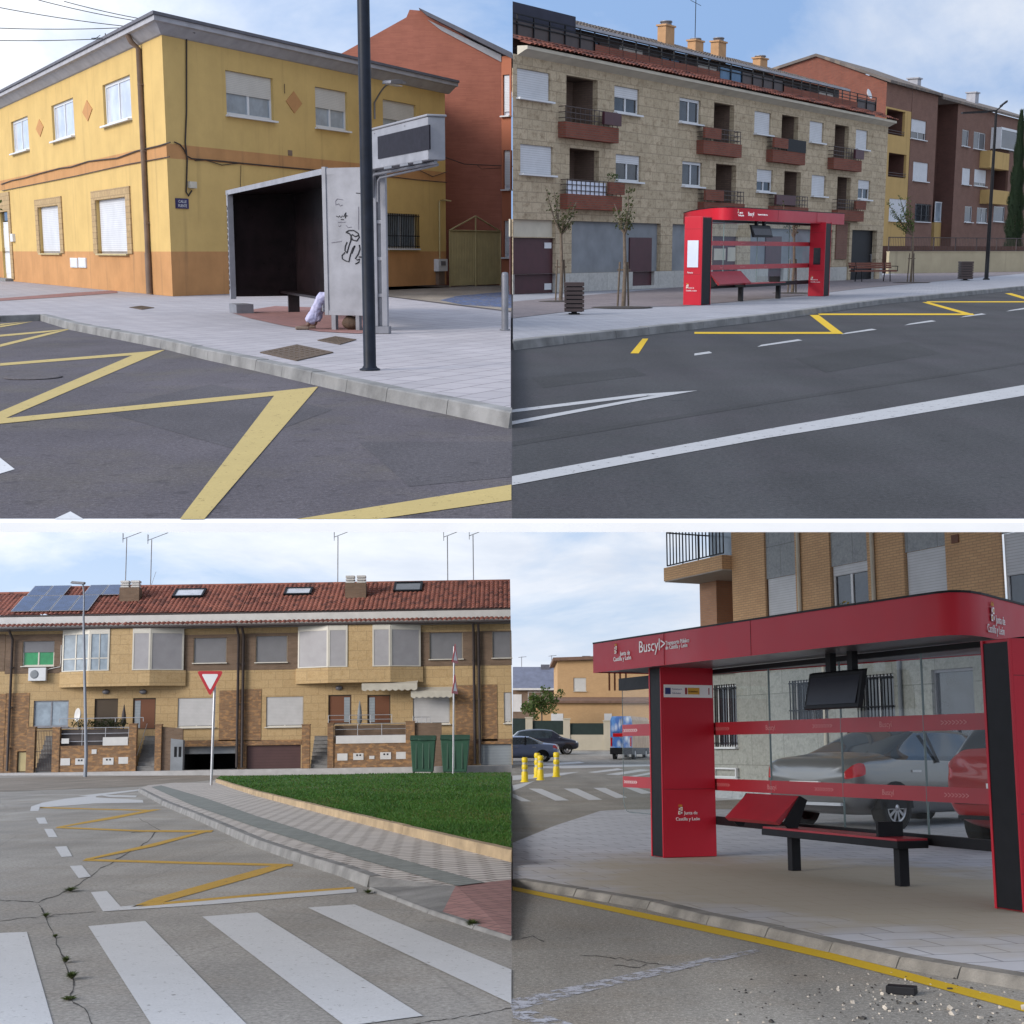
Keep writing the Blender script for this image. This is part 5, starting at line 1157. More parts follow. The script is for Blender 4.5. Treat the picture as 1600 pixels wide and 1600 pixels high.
# ================================================================== LOWER STREET, LEFT: terraced houses, lawn, crossing
b = MB(); b.poly([(-300, -3, 0), (0, -3, 0), (0, 500, 0), (-300, 500, 0)]); struct(b.build('street_asphalt', K['asph_bl'], None, L))
SL = .12
K['slabs_bl'] = pavers('pale_cobble_pavers', (.60, .56, .53), (.53, .49, .46), (.24, .21, .19), .36, .24, R(-40), .03, .5, None, .3, .35)
K['greenband'] = pavers('grey_green_pavers', (.26, .275, .26), (.22, .235, .225), (.16, .17, .16), .3, .2, R(-40), .012)
K['redbl'] = pavers('pink_tactile_pavers', (.36, .20, .185), (.31, .17, .16), (.22, .13, .12), .2, .2, R(-40), .014)
K['lawn'] = plain('lawn_soil', (.04, .10, .02), .95, 0, .4, 1.2, .5, 30)
BLK = [(217, 1232), (256, 1252), (300, 1269), (400, 1311), (470, 1334), (533, 1353), (577, 1369)]
BLK2 = [(577, 1386), (620, 1402), (669, 1421), (740, 1445), (799, 1463)]
kerb(L, BLK, SL, 1, K['kerb'], .14, 1.0, batter=.03)
cutx(kerb(L, BLK2, .035, 1, K['kerb'], .14, 1.0), -1)
def gz(l): return [L.g(u, v, z) for u, v, z in l]
z_ = SL - .004
b = MB(); b.poly(gz([(217, 1232, z_), (256, 1252, z_), (300, 1269, z_), (400, 1311, z_), (470, 1334, z_), (533, 1353, z_), (577, 1369, z_), (712, 1384, z_), (799, 1374, z_), (799, 1340, z_), (400, 1244, z_), (336, 1218, z_), (326, 1223, z_), (272, 1223, z_), (231, 1227, z_)]))
b.poly(gz([(577, 1369, z_), (577, 1386, .031), (669, 1421, .031), (690, 1428, .031), (712, 1384, z_)]), 2)
b.poly(gz([(712, 1384, z_), (690, 1428, .031), (799, 1463, .031), (799, 1374, z_)]), 1)
struct(b.build('sidewalk', [K['slabs_bl'], K['redbl'], K['kerb']], None, L))
ground(L, [(252, 1227), (320, 1246.5), (400, 1274.6), (540, 1318), (757, 1378.5), (714, 1384), (560, 1342), (400, 1292.6), (300, 1258), (236, 1229.5)], SL + .003, K['greenband'], 'paving_band')
LK = [(337, 1217), (365, 1226), (400, 1236), (500, 1260), (600, 1283), (700, 1306), (799, 1328.5)]
cutx(kerb(L, LK, .26, 1, K['kerbtan'], .14, 1.4, 'lawn_kerb', low=SL - .02, batter=.01), -1)
LP = LK + [(799, 1206.8), (600, 1209), (345, 1213)]
zl_ = .21
lawn = ground(L, LP, zl_, K['lawn'], 'lawn_ground')
# grass blades: denser near the camera
K['grass'] = leafmat('grass_blades', (.032, .115, .016), (.07, .165, .028))
b = MB(); rg = random.Random(21); P2 = [L.g(u, v, zl_) for u, v in LP]
def inside(x, y, P):
    c = False; j = len(P) - 1
    for i in range(len(P)):
        if (P[i].y > y) != (P[j].y > y) and x < (P[j].x - P[i].x) * (y - P[i].y) / (P[j].y - P[i].y) + P[i].x: c = not c
        j = i
    return c
cnt = 0
while cnt < 70000:
    v = rg.uniform(1207, 1330); u = rg.uniform(337, 797); p = L.g(u, v, zl_)
    if not inside(p.x, p.y, P2): continue
    cnt += 1; pt = mnoise.noise(Vector((p.x * .5, p.y * .16, 0))); h = rg.uniform(.02, .045) * (1 + p.y / 120) * (1 + .5 * pt); wd_ = .005 * (1 + p.y / 16); a = rg.uniform(0, 3.14); dx, dy = math.cos(a) * wd_, math.sin(a) * wd_; lx, ly = rg.gauss(0, .03), rg.gauss(0, .03)
    b.add([(p.x - dx, p.y - dy, zl_ - .01), (p.x + dx, p.y + dy, zl_ - .01), (p.x + lx, p.y + ly, zl_ + h)], [(0, 1, 2)], 1 if rg.random() < .08 + max(0, -pt) * .5 else (2 if pt > .1 and rg.random() < .5 else 0))
K['grassdry'] = leafmat('dry_grass_blades', (.13, .12, .035), (.09, .12, .03)); K['grassdk'] = leafmat('dark_grass_blades', (.02, .075, .012), (.03, .10, .016)); g_ = b.build('grass', [K['grass'], K['grassdry'], K['grassdk']], None, L); g_['kind'] = 'stuff'
# road markings
marks(L, [[(-40, 1459), (42, 1456), (84, 1604), (-40, 1610)], [(138, 1447), (227, 1439), (388, 1603), (238, 1603)], [(316, 1432), (402, 1425.5), (661, 1587), (540, 1603)], [(481, 1418), (554, 1413), (799, 1515), (799, 1568)]], K['whp'], 'zebra_crossing')
marks(L, [[(142, 1394), (167, 1392), (189, 1417), (161, 1424)], [(161, 1424), (186, 1416.5), (330, 1406), (556, 1388), (558, 1394), (330, 1413)]], K['whp'], 'white_bay_marking')
marks(L, [[(56, 1278), (70, 1277), (74.5, 1287), (61, 1287)], [(69, 1295), (82, 1295), (90, 1308), (76, 1308)], [(86, 1323), (104, 1322), (113, 1338), (96, 1339)], [(109, 1353), (128, 1352), (142, 1369.5), (123, 1372)]], K['whp'], 'white_dash_marking')
marks(L, [[(47, 1267), (49, 1260), (67, 1254), (102, 1248), (150, 1242.5), (150, 1246), (223, 1250), (224, 1254), (150, 1255), (62, 1262), (60, 1267)], [(122, 1243.5), (220, 1233), (220, 1235), (150, 1244)], [(156, 1242), (214, 1243), (212, 1245.5), (170, 1245)]], K['whp'], 'white_curve_marking')
yb_ = [[(62, 1262.5), (62, 1260.6), (150, 1263.4), (232, 1265), (232, 1267), (150, 1265)], [(86, 1294.2), (90, 1291.6), (180, 1275), (238, 1264.4), (252, 1264.6), (180, 1279)], [(88, 1293.8), (92, 1291.8), (220, 1297), (334, 1297), (330, 1300.5), (220, 1299.5)],
       [(128, 1345.5), (134, 1341.5), (230, 1320), (320, 1297.5), (334, 1297), (240, 1322.5)], [(130, 1345), (138, 1342), (300, 1346.5), (458, 1350), (456, 1353.5), (300, 1350)], [(204, 1417.5), (240, 1403.5), (400, 1359), (436, 1350), (458, 1350), (400, 1369), (250, 1411)], [(215, 1417), (240, 1411), (400, 1396.5), (552, 1385.5), (554, 1388.5), (400, 1400)]]
K['yelo'] = paint('orange_yellow_road_paint', (.55, .33, .05), .42, 12, .3)
marks(L, yb_, K['yelo'], 'yellow_zigzag_marking')
K['crack'] = plain('crack_filler', (.05, .045, .04), .95, 0, .3, 20)
def crack(px, wpx, nm='pavement_crack'):
    b = MB(); rg = random.Random(len(px)); Q = []
    for a, c in zip(px[:-1], px[1:]):
        k = max(2, int(math.hypot(c[0] - a[0], c[1] - a[1]) / 7))
        for i in range(k): t = i / k; Q.append((a[0] + (c[0] - a[0]) * t + rg.gauss(0, 1.3), a[1] + (c[1] - a[1]) * t + rg.gauss(0, .8)))
    Q.append(px[-1])
    for a, c in zip(Q[:-1], Q[1:]):
        w_ = wpx * .62 * rg.uniform(.3, 1.5); dx, dy = c[0] - a[0], c[1] - a[1]; n_ = math.hypot(dx, dy) + 1e-6; ox, oy = -dy / n_ * w_ / 2, dx / n_ * w_ / 2
        P = [L.g(a[0] + ox, a[1] + oy, .002), L.g(c[0] + ox, c[1] + oy, .002), L.g(c[0] - ox, c[1] - oy, .002), L.g(a[0] - ox, a[1] - oy, .002)]
        b.poly(P if (P[1] - P[0]).cross(P[2] - P[1]).z > 0 else P[::-1])
    return struct(b.build(nm, K['crack'], None, L))
crack([(0, 1406), (30, 1408), (60, 1410), (99, 1395), (141, 1369), (165, 1353), (190, 1339), (225, 1318), (248, 1298)], 1.8); crack([(60, 1411), (74, 1438), (87, 1467), (102, 1503), (115, 1533), (110, 1561), (133, 1577), (146, 1603)], 3.2)
crack([(0, 1439), (40, 1434), (80, 1430), (150, 1425)], 1.2); crack([(245, 1300), (205, 1301)], 1.2); crack([(215, 1279), (250, 1297)], 1.0); crack([(620, 1603), (720, 1590), (799, 1575)], 1.3)
K['weed'] = leafmat('weed_leaves', (.06, .085, .025), (.09, .10, .04))
def weed(px, label, n_, r_, s_):
    u, v = px; c = L.g(u, v, 0); b = MB(); rg = random.Random(int(u * 3 + v))
    for _ in range(n_):
        a = rg.uniform(0, 6.283); l = r_ * rg.uniform(.3, 1); tp = Vector((math.cos(a) * l, math.sin(a) * l * 1.6, s_ * rg.uniform(.3, 1))); sd_ = Vector((-math.sin(a), math.cos(a), 0)) * .005; md = tp * .5 + Vector((0, 0, s_ * .25))
        b.add([(0, 0, 0), md - sd_, tp, md + sd_], [(0, 1, 2, 3)])
    tag(b.build('weed', K['weed'], None, L, frame_of(c)), label, 'weed', 'weeds in the cracks of the street')
for px, lb, n_, r_, s_ in (((110, 1393), 'green weed tuft at the junction of the street cracks', 70, .26, .1), ((71, 1433), 'small weed at the top of the long crack beside the first crossing stripe', 40, .12, .08), ((103, 1504), 'green weed strand halfway along the long crack', 60, .10, .09), ((112, 1530), 'largest weed growing from the long crack in the street', 80, .12, .1), ((86, 1465), 'thin weed in the upper part of the long crack', 34, .07, .06), ((108, 1562), 'low dry weed near the foot of the long crack', 40, .12, .04), ((738, 1449), 'weed clump at the foot of the dropped kerb by the last crossing stripe', 90, .2, .14), ((575, 1396), 'weed clump where the white bay line meets the kerb', 60, .16, .08)): weed(px, lb, n_ * 2, r_ * .5, s_ * .5)

# ---- terrace of houses (the street climbs gently to the right)
B = Wall(L, L.g(0, 1207.6, .1), (1, 0)); B.M = B.M @ Matrix.Rotation(-.0155, 4, 'Y'); B.Mi = B.M.inverted()
K['tan'] = stoneclad('tan_stone_cladding', (.47, .335, .18), (.42, .295, .155), (.36, .24, .115), .9, .5); K['tanb'] = stoneclad('bay_stone_cladding', (.49, .35, .19), (.44, .31, .165), (.38, .255, .12), 1.1, .6)
K['bmix'] = brick('mixed_brown_brick', (.27, .155, .085), (.20, .105, .058), (.2, .15, .1), .34, .085, .014, .35, .3, (.34, .195, .095)); K['bgrey'] = brick('grey_brown_brick', (.20, .135, .095), (.15, .10, .07), (.17, .13, .10), .34, .085, .014, .3)
K['rtiles'] = tiles('red_roof_tiles', (.33, .135, .10), (.25, .095, .075), (.17, .075, .062)); K['cwin'] = plain('cream_window_frame', (.56, .53, .47), .5, 0, .06, 2); K['soffit'] = plain('grey_soffit', (.18, .18, .19), .8, 0, .15, 2)
K['doorw'] = wood('brown_door_wood', (.17, .065, .03), (.12, .045, .022)); K['doordk'] = wood('dark_door_wood', (.075, .05, .03), (.05, .035, .022)); K['dkpipe'] = plain('dark_downpipe', (.045, .035, .035), .5, 0, .2); K['wband'] = plain('white_band', (.55, .54, .53), .9, 0, .08, 1.5)
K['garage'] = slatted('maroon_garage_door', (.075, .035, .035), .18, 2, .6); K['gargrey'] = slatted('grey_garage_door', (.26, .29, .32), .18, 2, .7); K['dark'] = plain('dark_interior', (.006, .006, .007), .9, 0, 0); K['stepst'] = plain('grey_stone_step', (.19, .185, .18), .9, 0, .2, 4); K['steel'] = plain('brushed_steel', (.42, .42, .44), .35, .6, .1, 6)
bx = lambda u, n=0: B.at(u, 1100, n)[0]; bz = lambda u, v, n=0: B.at(u, v, n)[1]
def br_(u0, u1, vt, vb, n=0): return B.rect(u0, u1, vt, vb, n)
ZE = bz(100, 985); ZW = bz(100, 968); ZR0 = bz(100, 963, .3); RS_ = R(27)
Y0 = .1
def roofp(u, v):            # px -> (x, t) on the upper roof plane
    r = B.Mi.to_3x3() @ L.ray(u, v); c = B.Mi @ C0; nrm = Vector((0, -math.sin(RS_), math.cos(RS_))); o_ = Vector((0, Y0, ZR0)); t = (o_ - c).dot(nrm) / r.dot(nrm); p = c + r * t
    return p.x, (p.y - Y0) / math.cos(RS_)
RL = roofp(300, 916.5)[1]
ROOFM = Matrix.Translation((0, Y0, ZR0)) @ Matrix.Rotation(RS_, 4, 'X')
def house(u0, u1, label, spec):
    x0, x1 = bx(u0), bx(u1)
    h = thing('terraced_house', label, 'house', L, B.sub(x0), 'terraced houses along the far street'); HM = B.M
    holes = [br_(*q[:4]) for q in spec['win']] + [br_(*q[:4]) for q in spec['door']] + [br_(*q[:4]) for q in spec.get('garage', [])]
    b = MB(); b.panel(x0, x1, 0, ZE, holes, 0, .22, 0); b.quad((x1, 0, 0), (x1, 9, 0), (x1, 9, ZE), (x1, 0, ZE)); b.quad((x0, 0, 0), (x0, 0, ZE), (x0, 9, ZE), (x0, 9, 0)); b.build('wall', K['tan'], h, M=HM)
    for q in spec['brick']:
        a, c, z0, z1 = br_(*q[:4]); b = MB(); b.panel(a, c, max(0, z0), z1, holes, -.03, .03, 0); b.box(a, a + .002, -.03, 0, max(0, z0), z1); b.box(c - .002, c, -.03, 0, max(0, z0), z1); b.build('brick_cladding', K[q[4] if len(q) > 4 else 'bmix'], h, M=HM)
    for q in spec['win']:
        a, c, z0, z1 = br_(*q[:4]); kw = q[4] if len(q) > 4 else {}
        window(h, a, c, z0, z1, .08, kw.get('fr', 'cwin'), kw.get('gl', 'glass'), kw.get('n', 2), kw.get('shut', 1), kw.get('shm', 'grey_bl'), M=HM, ft=.08)
    for q in spec['door']:
        a, c, z0, z1 = br_(*q[:4]); sd_ = q[4]; w_ = c - a; mt = K[q[5]]
        b = MB(); b.frame(a, c, z0, z1, .08, .16, .07); xs = a + w_ * (.32 if sd_ == 'l' else .68)
        b.box(a + .07, c - .07, .10, .14, z0, z1 - .07, 1); d_ = b.build('front_door', [K['doordk'], mt], h, M=HM)
        if sd_ in 'lr':
            b = MB(); b.box(*((a + .1, xs) if sd_ == 'l' else (xs, c - .1)), .085, .099, z0 + .1, z1 - .15); b.build('side_light', K['gargrey'], d_, M=HM)
    for q in spec.get('garage', []):
        a, c, z0, z1 = br_(*q[:4]); b = MB()
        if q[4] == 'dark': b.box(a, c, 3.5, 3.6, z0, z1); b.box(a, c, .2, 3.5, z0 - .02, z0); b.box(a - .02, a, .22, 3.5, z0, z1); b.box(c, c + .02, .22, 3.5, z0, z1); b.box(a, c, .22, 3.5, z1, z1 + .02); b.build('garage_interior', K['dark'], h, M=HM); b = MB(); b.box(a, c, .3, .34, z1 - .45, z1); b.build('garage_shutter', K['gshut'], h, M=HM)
        else: b.box(a, c, .15, .2, z0, z1); b.build('garage_door', K[q[4]], h, M=HM)
    if 'bay' in spec:
        uo, uk, ui, uc, mat_l = spec['bay']     # outer end, kink, inner window edge, house centre edge
        s_ = 1 if uc > uo else -1
        yo, yk = -.15, -.9
        xo, xk, xi, xc = B.at(uo, 1020, yo)[0], B.at(uk, 1020, yk)[0], B.at(ui, 1020, yk)[0], bx(uc)
        zt = ZE - .02; zb0 = bz(190, 1072, yk); zb1 = bz(190, 1048, yk); zw0, zw1 = zb1 + .02, bz(190, 990, yk)
        # ledge
        b = MB(); b.prism([(xo - s_ * .15, -.001, zb0), (xo - s_ * .15, yo, zb0), (xk, yk - .06, zb0), (xc, yk - .06, zb0), (xc, -.001, zb0)], (0, 0, zb1 - zb0)); b.build('bay_ledge', K['tanb'], h, M=HM)
        b = MB(); b.prism([(xi, -.001, zb1), (xi, yk, zb1), (xc, yk, zb1), (xc, -.001, zb1)], (0, 0, zt - zb1)); b.build('bay_pier', K['tanb'], h, M=HM)
        wb = MB(); pn = MB(); bd = MB()
        for (xa, ya, xb_, yb2) in ((xo, yo, xk, yk), (xk, yk, xi, yk)):
            dv = Vector((xb_ - xa, yb2 - ya, 0)); l_ = dv.length; M_ = Matrix.Translation((xa, ya, 0)) @ Matrix.Rotation(math.atan2(dv.y, dv.x), 4, 'Z')
            sgn = 1 if s_ > 0 else -1
            def addb(mb, a, c, y0, y1, z0, z1): mb.box(a, c, y0, y1, z0, z1, 0, M_)
            addb(wb, 0, .1, -.05, .05, zw0, zt); addb(wb, l_ - .1, l_, -.05, .05, zw0, zt); addb(wb, .1, l_ - .1, -.05, .05, zw0, zw0 + .06); addb(wb, .1, l_ - .1, -.05, .05, zw1, zt)
            addb(pn, .1, l_ - .1, -.005, .005, zw0 + .06, zw1)
            if mat_l != 'open': addb(bd, .1, l_ - .1, -.03 if s_ > 0 else -.03, .03, zw0 + .06, zw1)
            else: addb(wb, l_ * .48, l_ * .52, -.04, .04, zw0 + .06, zw1); addb(wb, .1, l_ - .1, -.04, .04, zw0 + .75, zw0 + .82)
        w_ = wb.build('bay_window', K['cwin'], h, M=HM); pn.build('pane', K['cglass'], w_, M=HM)
        if mat_l != 'open': bd.build('blind', K[mat_l], w_, M=HM)
    # roofs
    b = MB(); b.box(x0, x1, .0, .1, ZE, ZR0 + .05); b.build('upper_band', K['wband'], h, M=HM)
    b = MB(); corrug(b, x0, x1, .95, ZE + .12, R(20), Matrix.Translation((0, -.95, 0)), .3, .08, .38, 6); b.build('lower_eave_tiles', K['rtiles'], h, M=HM)
    b = MB(); b.box(x0, x1, -.93, 0, ZE - .02, ZE + .03); b.build('soffit', K['soffit'], h, M=HM)
    b = MB(); b.tube([(x0, -1.0, ZE + .06), (x1, -1.0, ZE + .06)], .075, 7); b.build('gutter', K['dkpipe'], h, M=HM); b = MB(); b.tube([(x0, -.08 + Y0, ZR0 + .02), (x1, -.08 + Y0, ZR0 + .02)], .06, 6); b.build('gutter', K['dkpipe'], h, M=HM)
    RLh = RL - spec.get('low', 0)
    b = MB(); corrug(b, x0, x1, RLh, ZR0 + .04, RS_, Matrix.Translation((0, Y0, 0)), .3, .08, .38, 6)
    ye, ze = Y0 + RLh * math.cos(RS_), ZR0 + RLh * math.sin(RS_); b.quad((x0, ye, ze + .05), (x1, ye, ze + .05), (x1, ye + 4, ze - 2), (x0, ye + 4, ze - 2)); b.tube([(x0, ye, ze + .06), (x1, ye, ze + .06)], .1, 8)
    rf = b.build('roof', K['rtiles'], h, M=HM)
    for (u, v0_, v1_) in spec.get('sky', []):
        pass
    for q in spec.get('skylight', []):
        (ua, va), (uc_, vc) = q[:2]; a, t1 = roofp(ua, va); c, t0 = roofp(uc_, vc)
        b = MB(); b.frame(a, c, 0, 0, 0, 0, 0) if False else None
        for X0, X1_, T0, T1 in ((a, c, t0, t0 + .14), (a, c, t1 - .14, t1), (a, a + .14, t0, t1), (c - .14, c, t0, t1)): b.box(X0, X1_, T0, T1, .0, .24, 0, ROOFM)
        sk = b.build('skylight', K['black'], h, M=HM); b = MB(); b.box(a + .14, c - .14, t0 + .14, t1 - .14, .15, .19, 0, ROOFM); b.build('pane', K[q[2]], sk, M=HM)
    for (ua, ub, vt, vb, vc) in spec.get('chimney', []):
        a, t = roofp(ua, vb); c = roofp(ub, vb)[0]; y = Y0 + t * math.cos(RS_); z0 = ZR0 + t * math.sin(RS_) - .3; z1 = B.z(ua, vc, y)
        b = MB(); b.box(a, c, y, y + .8, z0, z1); ch = b.build('chimney', K['bgrey'], h, M=HM)
        zt = B.z(ua, vt, y); b = MB(); w_ = (c - a)
        for q in (.02, .55):
            for j in range(3): b.box(a + w_ * q, a + w_ * (q + .42), y + .1, y + .7, z1 + (zt - z1) * (j / 3 + .05), z1 + (zt - z1) * (j / 3 + .22))
            b.box(a + w_ * (q + .04), a + w_ * (q + .38), y + .2, y + .6, z1, zt - .02); b.box(a + w_ * q, a + w_ * (q + .42), y + .1, y + .7, zt - .05, zt)
        b.build('chimney_cap', K['wband'], ch, M=HM)
    for (u, vt, vb, dx) in spec.get('antenna', []):
        y = Y0 + RL * math.cos(RS_) + .3; x, zt = B.at(u, vt, y); zb = B.z(u, vb, y)
        b = MB(); b.tube([(x, y, zb - .6), (x, y, zt)], .035, 5); b.tube([(x, y, zb - .2), (x + .35, y, zb + .9)], .012, 4) if dx else None
        b.tube([(x - .25, y, zt - .05), (x + 1.1, y, zt + .45)], .022, 4)
        for i in range(6): q = i / 5; b.tube([(x - .2 + 1.2 * q, y - .35, zt - .03 + .46 * q - .08), (x - .2 + 1.2 * q, y + .35, zt - .03 + .46 * q + .08)], .012, 4)
        for s_ in (-1, 1): b.tube([(x - .25, y, zt - .3), (x - .25, y + .1 * s_, zt + .35)], .018, 4)
        b.build('tv_antenna', K['alud'], h, M=HM)
    for (u, y_) in spec.get('pipe', []):
        x = bx(u, -.25); b = MB(); b.tube([(x, -.95, ZE + .0), (x, -.2, ZE - .55), (x, -.2, .1)], .085, 8)
        for z in (1.5, 4, 6.5): b.box(x - .12, x + .12, -.24, 0, z, z + .05)
        b.build('downpipe', K['dkpipe'], h, M=HM)
    for (u, v) in spec.get('lamp', []):
        x, z = B.at(u, v); b = MB(); b.lathe([(.20, 0), (.24, .06), (.18, .16), (.02, .18)], (0, 0, 0), 14); b.xf(Matrix.Translation((x, -.01, z)) @ Matrix.Rotation(R(90), 4, 'X') @ Matrix.Diagonal((1, .65, 1, 1))); b.build('wall_lamp', K['alud'], h, M=HM)
    return h
bk = 'bgrey'
op = dict(shut=.45, shm='dgrey_bl', gl='greencur', fr='cwin'); gb = dict(shut=1, shm='dgrey_bl', n=1); lb = dict(shut=.94, shm='lgrey_bl', n=2)
HA = [
 house(-60, 8, 'end of a terraced house at the far left edge, beyond the first downpipe', dict(win=[(-50, -8, 1002, 1042, gb)], door=[], brick=[(-60, 8, 992, 1050, bk), (-60, 8, 1085, 1209)], low=.95)),
 house(8, 191, 'terraced house with solar panels on its roof and a green curtained window', dict(
  win=[(36, 85, 1002, 1041, op), (53, 107, 1095, 1136, dict(shut=0, gl='cglass', fr='alud'))], door=[(148, 184, 1092, 1139, 'n', 'doordk'), (27, 44, 1174, 1207, 'n', 'beigegate')],
  brick=[(10, 97, 992, 1053, bk), (10, 44, 1083, 1209)], bay=(98, 140, 171, 191, 'open'), pipe=[(15, 0)], chimney=[(186, 216.5, 907, 942, 918)], antenna=[(198, 841, 910, 0)], lamp=[(166, 1081)])),
 house(191, 373, 'terraced house with an open dark garage and grey lowered blinds', dict(
  win=[(303, 354, 997, 1036, gb), (278, 336, 1091, 1137, lb)], door=[(208, 243, 1091, 1140, 'l', 'doorw')], garage=[(287, 371, 1167, 1207, 'dark')],
  brick=[(288, 373, 992, 1048, bk), (343, 373, 1079, 1158), (284, 373, 1157, 1167), (371, 373, 1167, 1207)], bay=(287, 235, 207, 191, 'grey_bl'), pipe=[(371, 0)], skylight=[((276, 924.5), (317, 936), 'wglass')], antenna=[(237, 843, 914, 1)], lamp=[(224, 1081)])),
 house(373, 559, 'terraced house with a closed maroon garage door', dict(
  win=[(400, 449, 994, 1035, gb), (416, 474, 1089, 1136, lb)], door=[(513, 549, 1086, 1131, 'r', 'doorw')], garage=[(385, 470, 1165, 1207, 'garage')],
  brick=[(373, 466, 990, 1047, bk), (373, 408, 1077, 1158), (373, 471, 1157, 1165), (373, 385, 1165, 1207)], bay=(466, 513, 543, 559, 'grey_bl'), pipe=[(379, 0)], skylight=[((447, 922.5), (486, 932.5), 'wglass')], chimney=[(539, 571.5, 899, 937, 911)], antenna=[(528, 838, 910, 0)], lamp=[(530, 1075)])),
 house(559, 744, 'terraced house with two scalloped cream awnings', dict(
  win=[(671, 723, 989, 1030, gb), (645, 703, 1088, 1132, lb)], door=[(574, 610, 1086, 1131, 'l', 'doorw')],
  brick=[(657, 744, 988, 1041, bk), (711, 744, 1071, 1205)], bay=(657, 610, 582, 559, 'grey_bl'), pipe=[(741, 0)], skylight=[((617, 914), (659, 927), 'glass')], antenna=[(699, 838, 905, 0), (739, 836, 905, 0)])),
 house(744, 800, 'terraced house at the right end with a pale grey garage door', dict(
  win=[(769, 799, 987, 1028, gb), (787, 799.4, 1082, 1130, lb)], door=[], garage=[(751, 799.4, 1163, 1201, 'gargrey')], brick=[(744, 799.5, 986, 1040, bk), (752, 777, 1070, 1158), (744, 799.5, 1155, 1163)], pipe=[(749, 0)])),
]
h1, h4 = HA[1], HA[4]
# solar panels on the first roof
K['pv'] = glassy('solar_cells', (.035, .06, .14), .12, .7, .25)
def pv(u0, v0, u1, v1):
    a, t1 = roofp(u0, v0); c, t0 = roofp(u1, v1); b = MB(); b.box(a, c, t0, t1, .2, .24, 0, ROOFM); o_ = b.build('solar_panel', K['steel'], h1, M=B.M)
    b = MB(); m_ = .05; b.box(a + m_, c - m_, t0 + m_, t1 - m_, .2405, .246, 0, ROOFM); b.build('cells', K['pv'], o_, M=B.M)
xl = roofp(18, 960)[0]; tl, tm, tt = roofp(60, 960)[1], roofp(60, 936)[1], roofp(60, 920.5)[1]
def pvx(a, c, t0, t1):
    b = MB(); b.box(a, c, t0, t1, .2, .24, 0, ROOFM); o_ = b.build('solar_panel', K['steel'], h1, M=B.M); b = MB(); m_ = .05; b.box(a + m_, c - m_, t0 + m_, t1 - m_, .2405, .246, 0, ROOFM); b.build('cells', K['pv'], o_, M=B.M)
for i in range(4): pvx(xl + i * 1.24, xl + i * 1.24 + 1.2, tl, tm - .04)
for i in (0, 1, 3, 4): pvx(xl + .1 + i * 1.24, xl + .1 + i * 1.24 + 1.2, tm + .02, tt)
x, z = B.at(57, 1053, -.3)
b = MB(); q = br_(44.5, 71.5, 1043.5, 1064, -.35); b.box(q[0], q[1], -.35, -.02, q[2], q[3]); ac = b.build('air_conditioner', K['white'], h1, M=B.M, bevel=.02)
b = MB(); b.lathe([(.27, 0), (.27, .01), (.2, .02), (.02, .02)], (0, 0, 0), 18); b.xf(Matrix.Translation((q[0] + .38, -.351, (q[2] + q[3]) / 2)) @ Matrix.Rotation(R(90), 4, 'X')); b.build('fan_grille', K['gshut'], ac, M=B.M)
b = MB(); b.tube([(q[1], -.1, q[3] - .1), (q[1] + .8, -.05, q[3] + .05), (bx(93), -.05, bz(93, 1035)), (bx(93), -.05, bz(93, 1008))], .03, 6); b.build('pipe', K['wband'], ac, M=B.M)
# ---- awnings of the fourth house
K['awnc'] = plain('cream_awning', (.46, .43, .37), .9, 0, .1, 2)
for (u0, u1, vt, vb, pj) in ((565, 652, 1069, 1080, 1.1), (642, 707, 1080, 1091, .9)):
    x0, x1 = bx(u0, -pj), bx(u1, -pj); z1 = bz(u0, vt, -pj); z0 = bz(u0, vb, -pj); b = MB(); n_ = int((x1 - x0) / .35)
    b.quad((x0, -.02, z1 + .28), (x0, -pj, z1), (x1, -pj, z1), (x1, -.02, z1 + .28))
    for i in range(n_ * 4):
        xa, xb_ = x0 + (x1 - x0) * i / (n_ * 4), x0 + (x1 - x0) * (i + 1) / (n_ * 4); f = lambda k: z0 + .09 * (1 - abs(math.sin(math.pi * k / 4)))
        b.quad((xa, -pj, f(i)), (xb_, -pj, f(i + 1)), (xb_, -pj, z1), (xa, -pj, z1))
    b.build('awning', K['awnc'], h4, M=B.M)
